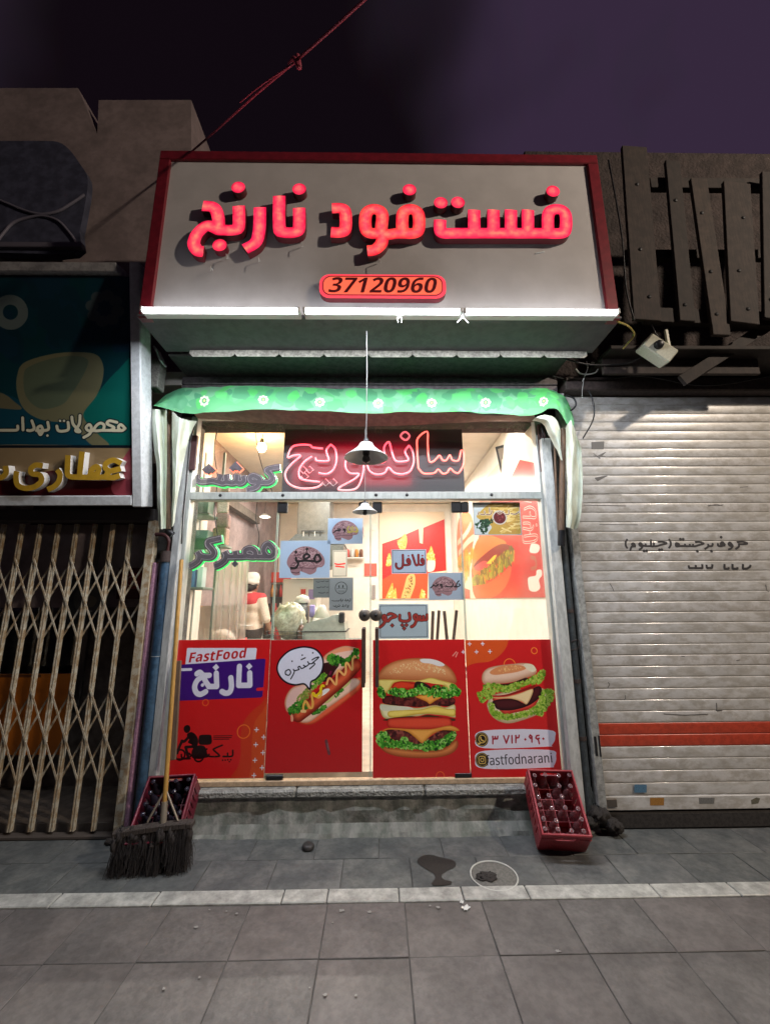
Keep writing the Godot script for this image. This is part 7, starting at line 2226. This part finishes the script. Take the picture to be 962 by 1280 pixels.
func make_small_things() -> void:
	var black: StandardMaterial3D = mats["black_fitting"]
	var white: StandardMaterial3D = mats["white_enamel"]
	# pendant lamp on its cord
	var p := thing("pendant_lamp", "unlit white enamel pendant lamp on a thin cord before the neon board", "pendant lamp", Vector3(-0.076, 2.361, 0.72))
	part(p, "shade", turned([Vector2(0.024, 0.098), Vector2(0.040, 0.092), Vector2(0.052, 0.068), Vector2(0.090, 0.035), Vector2(0.132, 0.004), Vector2(0.136, -0.004), Vector2(0.131, 0.0), Vector2(0.088, 0.030), Vector2(0.050, 0.062), Vector2(0.02, 0.085)], 36), mat("pale_enamel", Color(0.62, 0.66, 0.64), 0.3, {"tex": ["patch", 0.85, 4.0]}))
	part(p, "socket", turned([Vector2(0.0, 0.13), Vector2(0.012, 0.128), Vector2(0.022, 0.10), Vector2(0.022, 0.02), Vector2(0, 0.02)], 14), black)
	part(p, "bulb", turned([Vector2(0.0, 0.025), Vector2(0.015, 0.022), Vector2(0.026, -0.012), Vector2(0.02, -0.03), Vector2(0, -0.036)], 14), mat("dark_bulb", Color(0.06, 0.055, 0.06), 0.15))
	part(p, "cord", rod(PackedVector3Array([Vector3(0, 0.12, 0), Vector3(0.003, 0.6, -0.005), Vector3(0, 3.25 - p.position.y, -0.01)]), 0.0026, 6), mat("grey_cord", Color(0.22, 0.22, 0.21), 0.6))
	var p3l := thing("pendant_lamp", "second, smaller pendant lamp hanging close to the glass just below the transom", "pendant lamp", Vector3(-0.101, 2.138, 0.15))
	for ch in p.get_children():
		if ch.name != "cord":
			var cc: MeshInstance3D = ch.duplicate()
			cc.transform = Transform3D(Basis().scaled(Vector3.ONE * 0.68), Vector3.ZERO)
			put(p3l, cc, ch.name)
	part(p3l, "cord", rod(PackedVector3Array([Vector3(0, 0.08, 0), Vector3(0.0, 2.99 - p3l.position.y, 0)]), 0.0025, 6), mats["grey_cord"])
	# things on the ground
	var rg := thing("drain_ring", "pale metal ring of a small drain in the pavement", "drain", Vector3(0.632, 0, 0.504))
	var ring_pts := PackedVector3Array()
	for i in 40:
		ring_pts.append(Vector3(cos(TAU * i / 40) * 0.127, 0.003, sin(TAU * i / 40) * 0.127))
	part(rg, "rim", rod(ring_pts, 0.0045, 6, true), mat("pale_ring_steel", Color(0.52, 0.52, 0.48), 0.45))
	part(rg, "cover", turned([Vector2(0.0, 0.0035), Vector2(0.118, 0.0035), Vector2(0.122, 0.0)], 40), mat("drain_cement", Color(0.155, 0.15, 0.135), 0.8, {"tex": ["grime", 0.55, 4.0]}))
	var dirt := mat("dark_dirt", Color(0.032, 0.027, 0.024), 0.9, {"tex": ["grime", 0.5, 14.0]})
	var nz := FastNoiseLite.new()
	nz.seed = 77
	nz.frequency = 0.03
	var lm := MB.new()
	lm.lump(Vector3.ZERO, Vector3(0.052, 0.008, 0.042), nz, 0.7, 12)
	solo("dirt_heap", lm.mesh(), dirt, "small dark heap of wet dirt on the drain cover", "dirt", Vector3(0.589, 0, 0.516) + Vector3(0, 0.006, 0))
	var wet := mat("wet_stain", Color(0.030, 0.027, 0.024), 0.5, {"tex": ["grime", 0.6, 5.0]})
	var blot := soft(p2("240 -328 296 -306 355 -331 433 -368 434 -418 380 -456 344 -494 351 -532 389 -550 374 -573 303 -581 279 -562 303 -523 301 -480 263 -440 221 -379"), true, 4)
	var st := MB.new()
	var ix := Geometry2D.triangulate_polygon(blot)
	for i in range(0, ix.size(), 3):
		st.flat(Vector3(blot[ix[i]].x, 0.004, -blot[ix[i]].y), Vector3(blot[ix[i + 1]].x, 0.004, -blot[ix[i + 1]].y), Vector3(blot[ix[i + 2]].x, 0.004, -blot[ix[i + 2]].y), Vector3.UP)
	solo("wet_stain", st.mesh(), wet, "dark spilled stain on the paving beside the drain", "stain")
	solo("flattened_can", turned([Vector2(0.0, 0.028), Vector2(0.03, 0.028), Vector2(0.036, 0.022), Vector2(0.038, 0.008), Vector2(0.034, 0.0), Vector2(0, 0)], 18), mat("dark_can", Color(0.05, 0.047, 0.045), 0.5, {"tex": ["grime", 0.5, 14.0]}), "dark squashed can lying on the paving in front of the step", "can", Vector3(-0.44, 0, 0.221))
	var paper := mat("dirty_paper", Color(0.60, 0.60, 0.57), 0.8)
	var bits := [[Vector3(0.426, 0, 0.747), 0.036, 0.026, 0.5, "largest scrap of white paper, just below the marble strip"], [Vector3(0.414, 0, 0.708), 0.018, 0.016, 1.0, "small crumpled scrap beside the largest white scrap"]]
	for b in bits:
		var rows := []
		for i in 5:
			var row := PackedVector3Array()
			for j in 6:
				row.append(Vector3((j / 5.0 - 0.5) * b[1] * (1.0 + 0.2 * sin(i * 2.1)), 0.006 + 0.006 * sin(i * 1.7 + j * 2.3) * sin(j * 1.1), (i / 4.0 - 0.5) * b[2]))
			rows.append(row)
		var m := MB.new()
		m.sheet(rows)
		solo("paper_scrap", m.mesh(), paper, b[4], "litter", b[0], Basis(Vector3.UP, b[3]))
	var gum := MB.new()
	for q in [Vector3(-0.842, 0, 0.727), Vector3(-0.754, 0, 0.74), Vector3(-0.698, 0, 0.757), Vector3(-0.852, 0, 1.152), Vector3(-0.733, 0, 1.105), Vector3(-0.277, 0, 1.161), Vector3(-0.213, 0, 1.193), Vector3(-0.092, 0, 1.196), Vector3(-0.187, 0, 0.748), Vector3(-0.222, 0, 0.825), Vector3(-0.049, 0, 0.762), Vector3(-0.861, 0, 0.839), Vector3(0.25, 0, 0.726), Vector3(0.292, 0, 0.738), Vector3(0.772, 0, 1.011)]:
		var r: float = rng.randf_range(0.005, 0.013)
		var q2 := PackedVector2Array()
		for i in 11:
			q2.append(Vector2(cos(TAU * i / 11) * r * rng.randf_range(0.4, 1.3), sin(TAU * i / 11) * r * rng.randf_range(0.4, 1.0)))
		for i in 11:
			gum.flat(q + Vector3(0, 0.0041, 0), q + Vector3(q2[i].x, 0.004, q2[i].y), q + Vector3(q2[(i + 1) % 11].x, 0.004, q2[(i + 1) % 11].y), Vector3.UP)
	var gs := solo("gum_spots", gum.mesh(), mat("pale_gum", Color(0.25, 0.245, 0.23), 0.8), "scattered pale spots of old gum and paint on the paving", "spots")
	gs.set_meta("kind", "stuff")
	# broken concrete at the foot of the drainpipe
	var conc: StandardMaterial3D = mats["rough_concrete"]
	for i in [0, 1, 3, 5]:
		nz.seed = 100 + i
		lm = MB.new()
		lm.lump(Vector3.ZERO, [Vector3(0.07, 0.05, 0.06), Vector3(0.05, 0.035, 0.05), Vector3(0.13, 0.012, 0.085), Vector3(0.04, 0.03, 0.03), Vector3(0.16, 0.018, 0.10), Vector3(0.05, 0.03, 0.035)][i], nz, 0.55, 11)
		solo("rubble_lump", lm.mesh(), [dirt, conc][1 if i in [2, 4] else 0], ["largest dark lump of rubble at the foot of the drainpipe", "dark lump of rubble under the guide rail", "flat grey piece of broken concrete beside the red crate", "smallest dark lump of rubble by the shutter's lock", "wide flat patch of broken concrete in front of the shutter rail", "dark lump of rubble between white post and drainpipe"][i], "rubble", [Vector3(1.44, 0.11, 0.10), Vector3(1.50, 0.07, 0.13), Vector3(1.46, 0.02, 0.22), Vector3(1.54, 0.05, 0.14), Vector3(1.62, 0.012, 0.20), Vector3(1.37, 0.08, 0.12)][i], Basis(Vector3.UP, i * 1.3))
	# wires overhead
	var rc := thing("overhead_cable", "red cable slanting across the night sky with a taped joint", "cable")
	var rm := mat("red_cable_sheath", Color(0.26, 0.035, 0.06), 0.6)
	part(rc, "cable", rod(soft3(p3("-4 4032 1900  -190 4094 1750  -401 4134 1600  -685 4296 1350  -1121 4653 900  -1586 5090 400  -1929 5461 0")), 0.0065, 8), rm)
	part(rc, "second_strand", rod(soft3(p3("-400 4123 1600  -609 4219 1450  -792 4312 1300")), 0.004, 6), rm)
	part(rc, "taped_joint", rod(soft3(p3("-444 4157 1570  -413 4139 1600  -387 4086 1600  -398 4161 1600")), 0.012, 8), rm)
	var wl := thing("wire_loop", "curled loop of pale wire hanging under the right end of the sign", "wire")
	part(wl, "loop", rod(soft3(p3("1569 3285 200  1596 3249 200  1657 3238 200  1720 3254 200  1746 3294 200  1733 3331 200  1699 3344 200")), 0.006, 6), mats["pale_wire"])
	part(wl, "tail", rod(soft3(p3("1661 3353 200  1662 3290 200  1636 3233 200  1609 3177 200")), 0.0035, 6), mats["pale_wire"])
	part(wl, "tail", rod(soft3(p3("1649 3240 200  1624 3200 200  1602 3111 200  1590 3034 200")), 0.002, 6), mats["pale_wire"])
	solo("black_cable", rod(soft3(p3("1474 3066 180  1533 3044 180  1548 2989 180  1513 2945 180  1471 2934 180")), 0.007, 6), black, "black cable looping out beside the awning's right corner", "cable")
	# the street lamp whose glints run down the shutter
	var sl := thing("street_lamp", "street lamp standing across the pavement from the shutter", "street lamp", Vector3(6.4, 0, 4.8))
	var pole := mat("lamp_pole_paint", Color(0.10, 0.11, 0.11), 0.5)
	part(sl, "pole", rod(PackedVector3Array([Vector3(0, -0.05, 0), Vector3(0, 3.0, 0), Vector3(0, 5.6, 0)]), 0.07, 14, false, 0.045), pole)
	part(sl, "arm", rod(PackedVector3Array([Vector3(0, 5.55, 0), Vector3(-0.08, 5.84, -0.06), Vector3(-0.4, 5.90, -0.3)]), 0.035, 10), pole)
	part(sl, "lamp_housing", turned([Vector2(0, 0.05), Vector2(0.06, 0.04), Vector2(0.10, -0.06), Vector2(0, -0.08)], 16), pole, Vector3(-0.4, 5.87, -0.3))
	part(sl, "lamp_glass", turned([Vector2(0.0, 0.16), Vector2(0.09, 0.13), Vector2(0.15, 0.06), Vector2(0.165, 0.0), Vector2(0.15, -0.06), Vector2(0.09, -0.13), Vector2(0.0, -0.16)], 20), mat("street_lamp_glow", Color(0.95, 0.85, 0.7), 0.4, {"glow": 14.0, "glowcol": Color(1.0, 0.78, 0.52)}), Vector3(-0.4, 5.62, -0.3))
	bulb_lamp(self, "street_lamp_light", Vector3(6.0, 5.62, 4.5), 0.14, 13.0, Color(1.0, 0.93, 0.85))
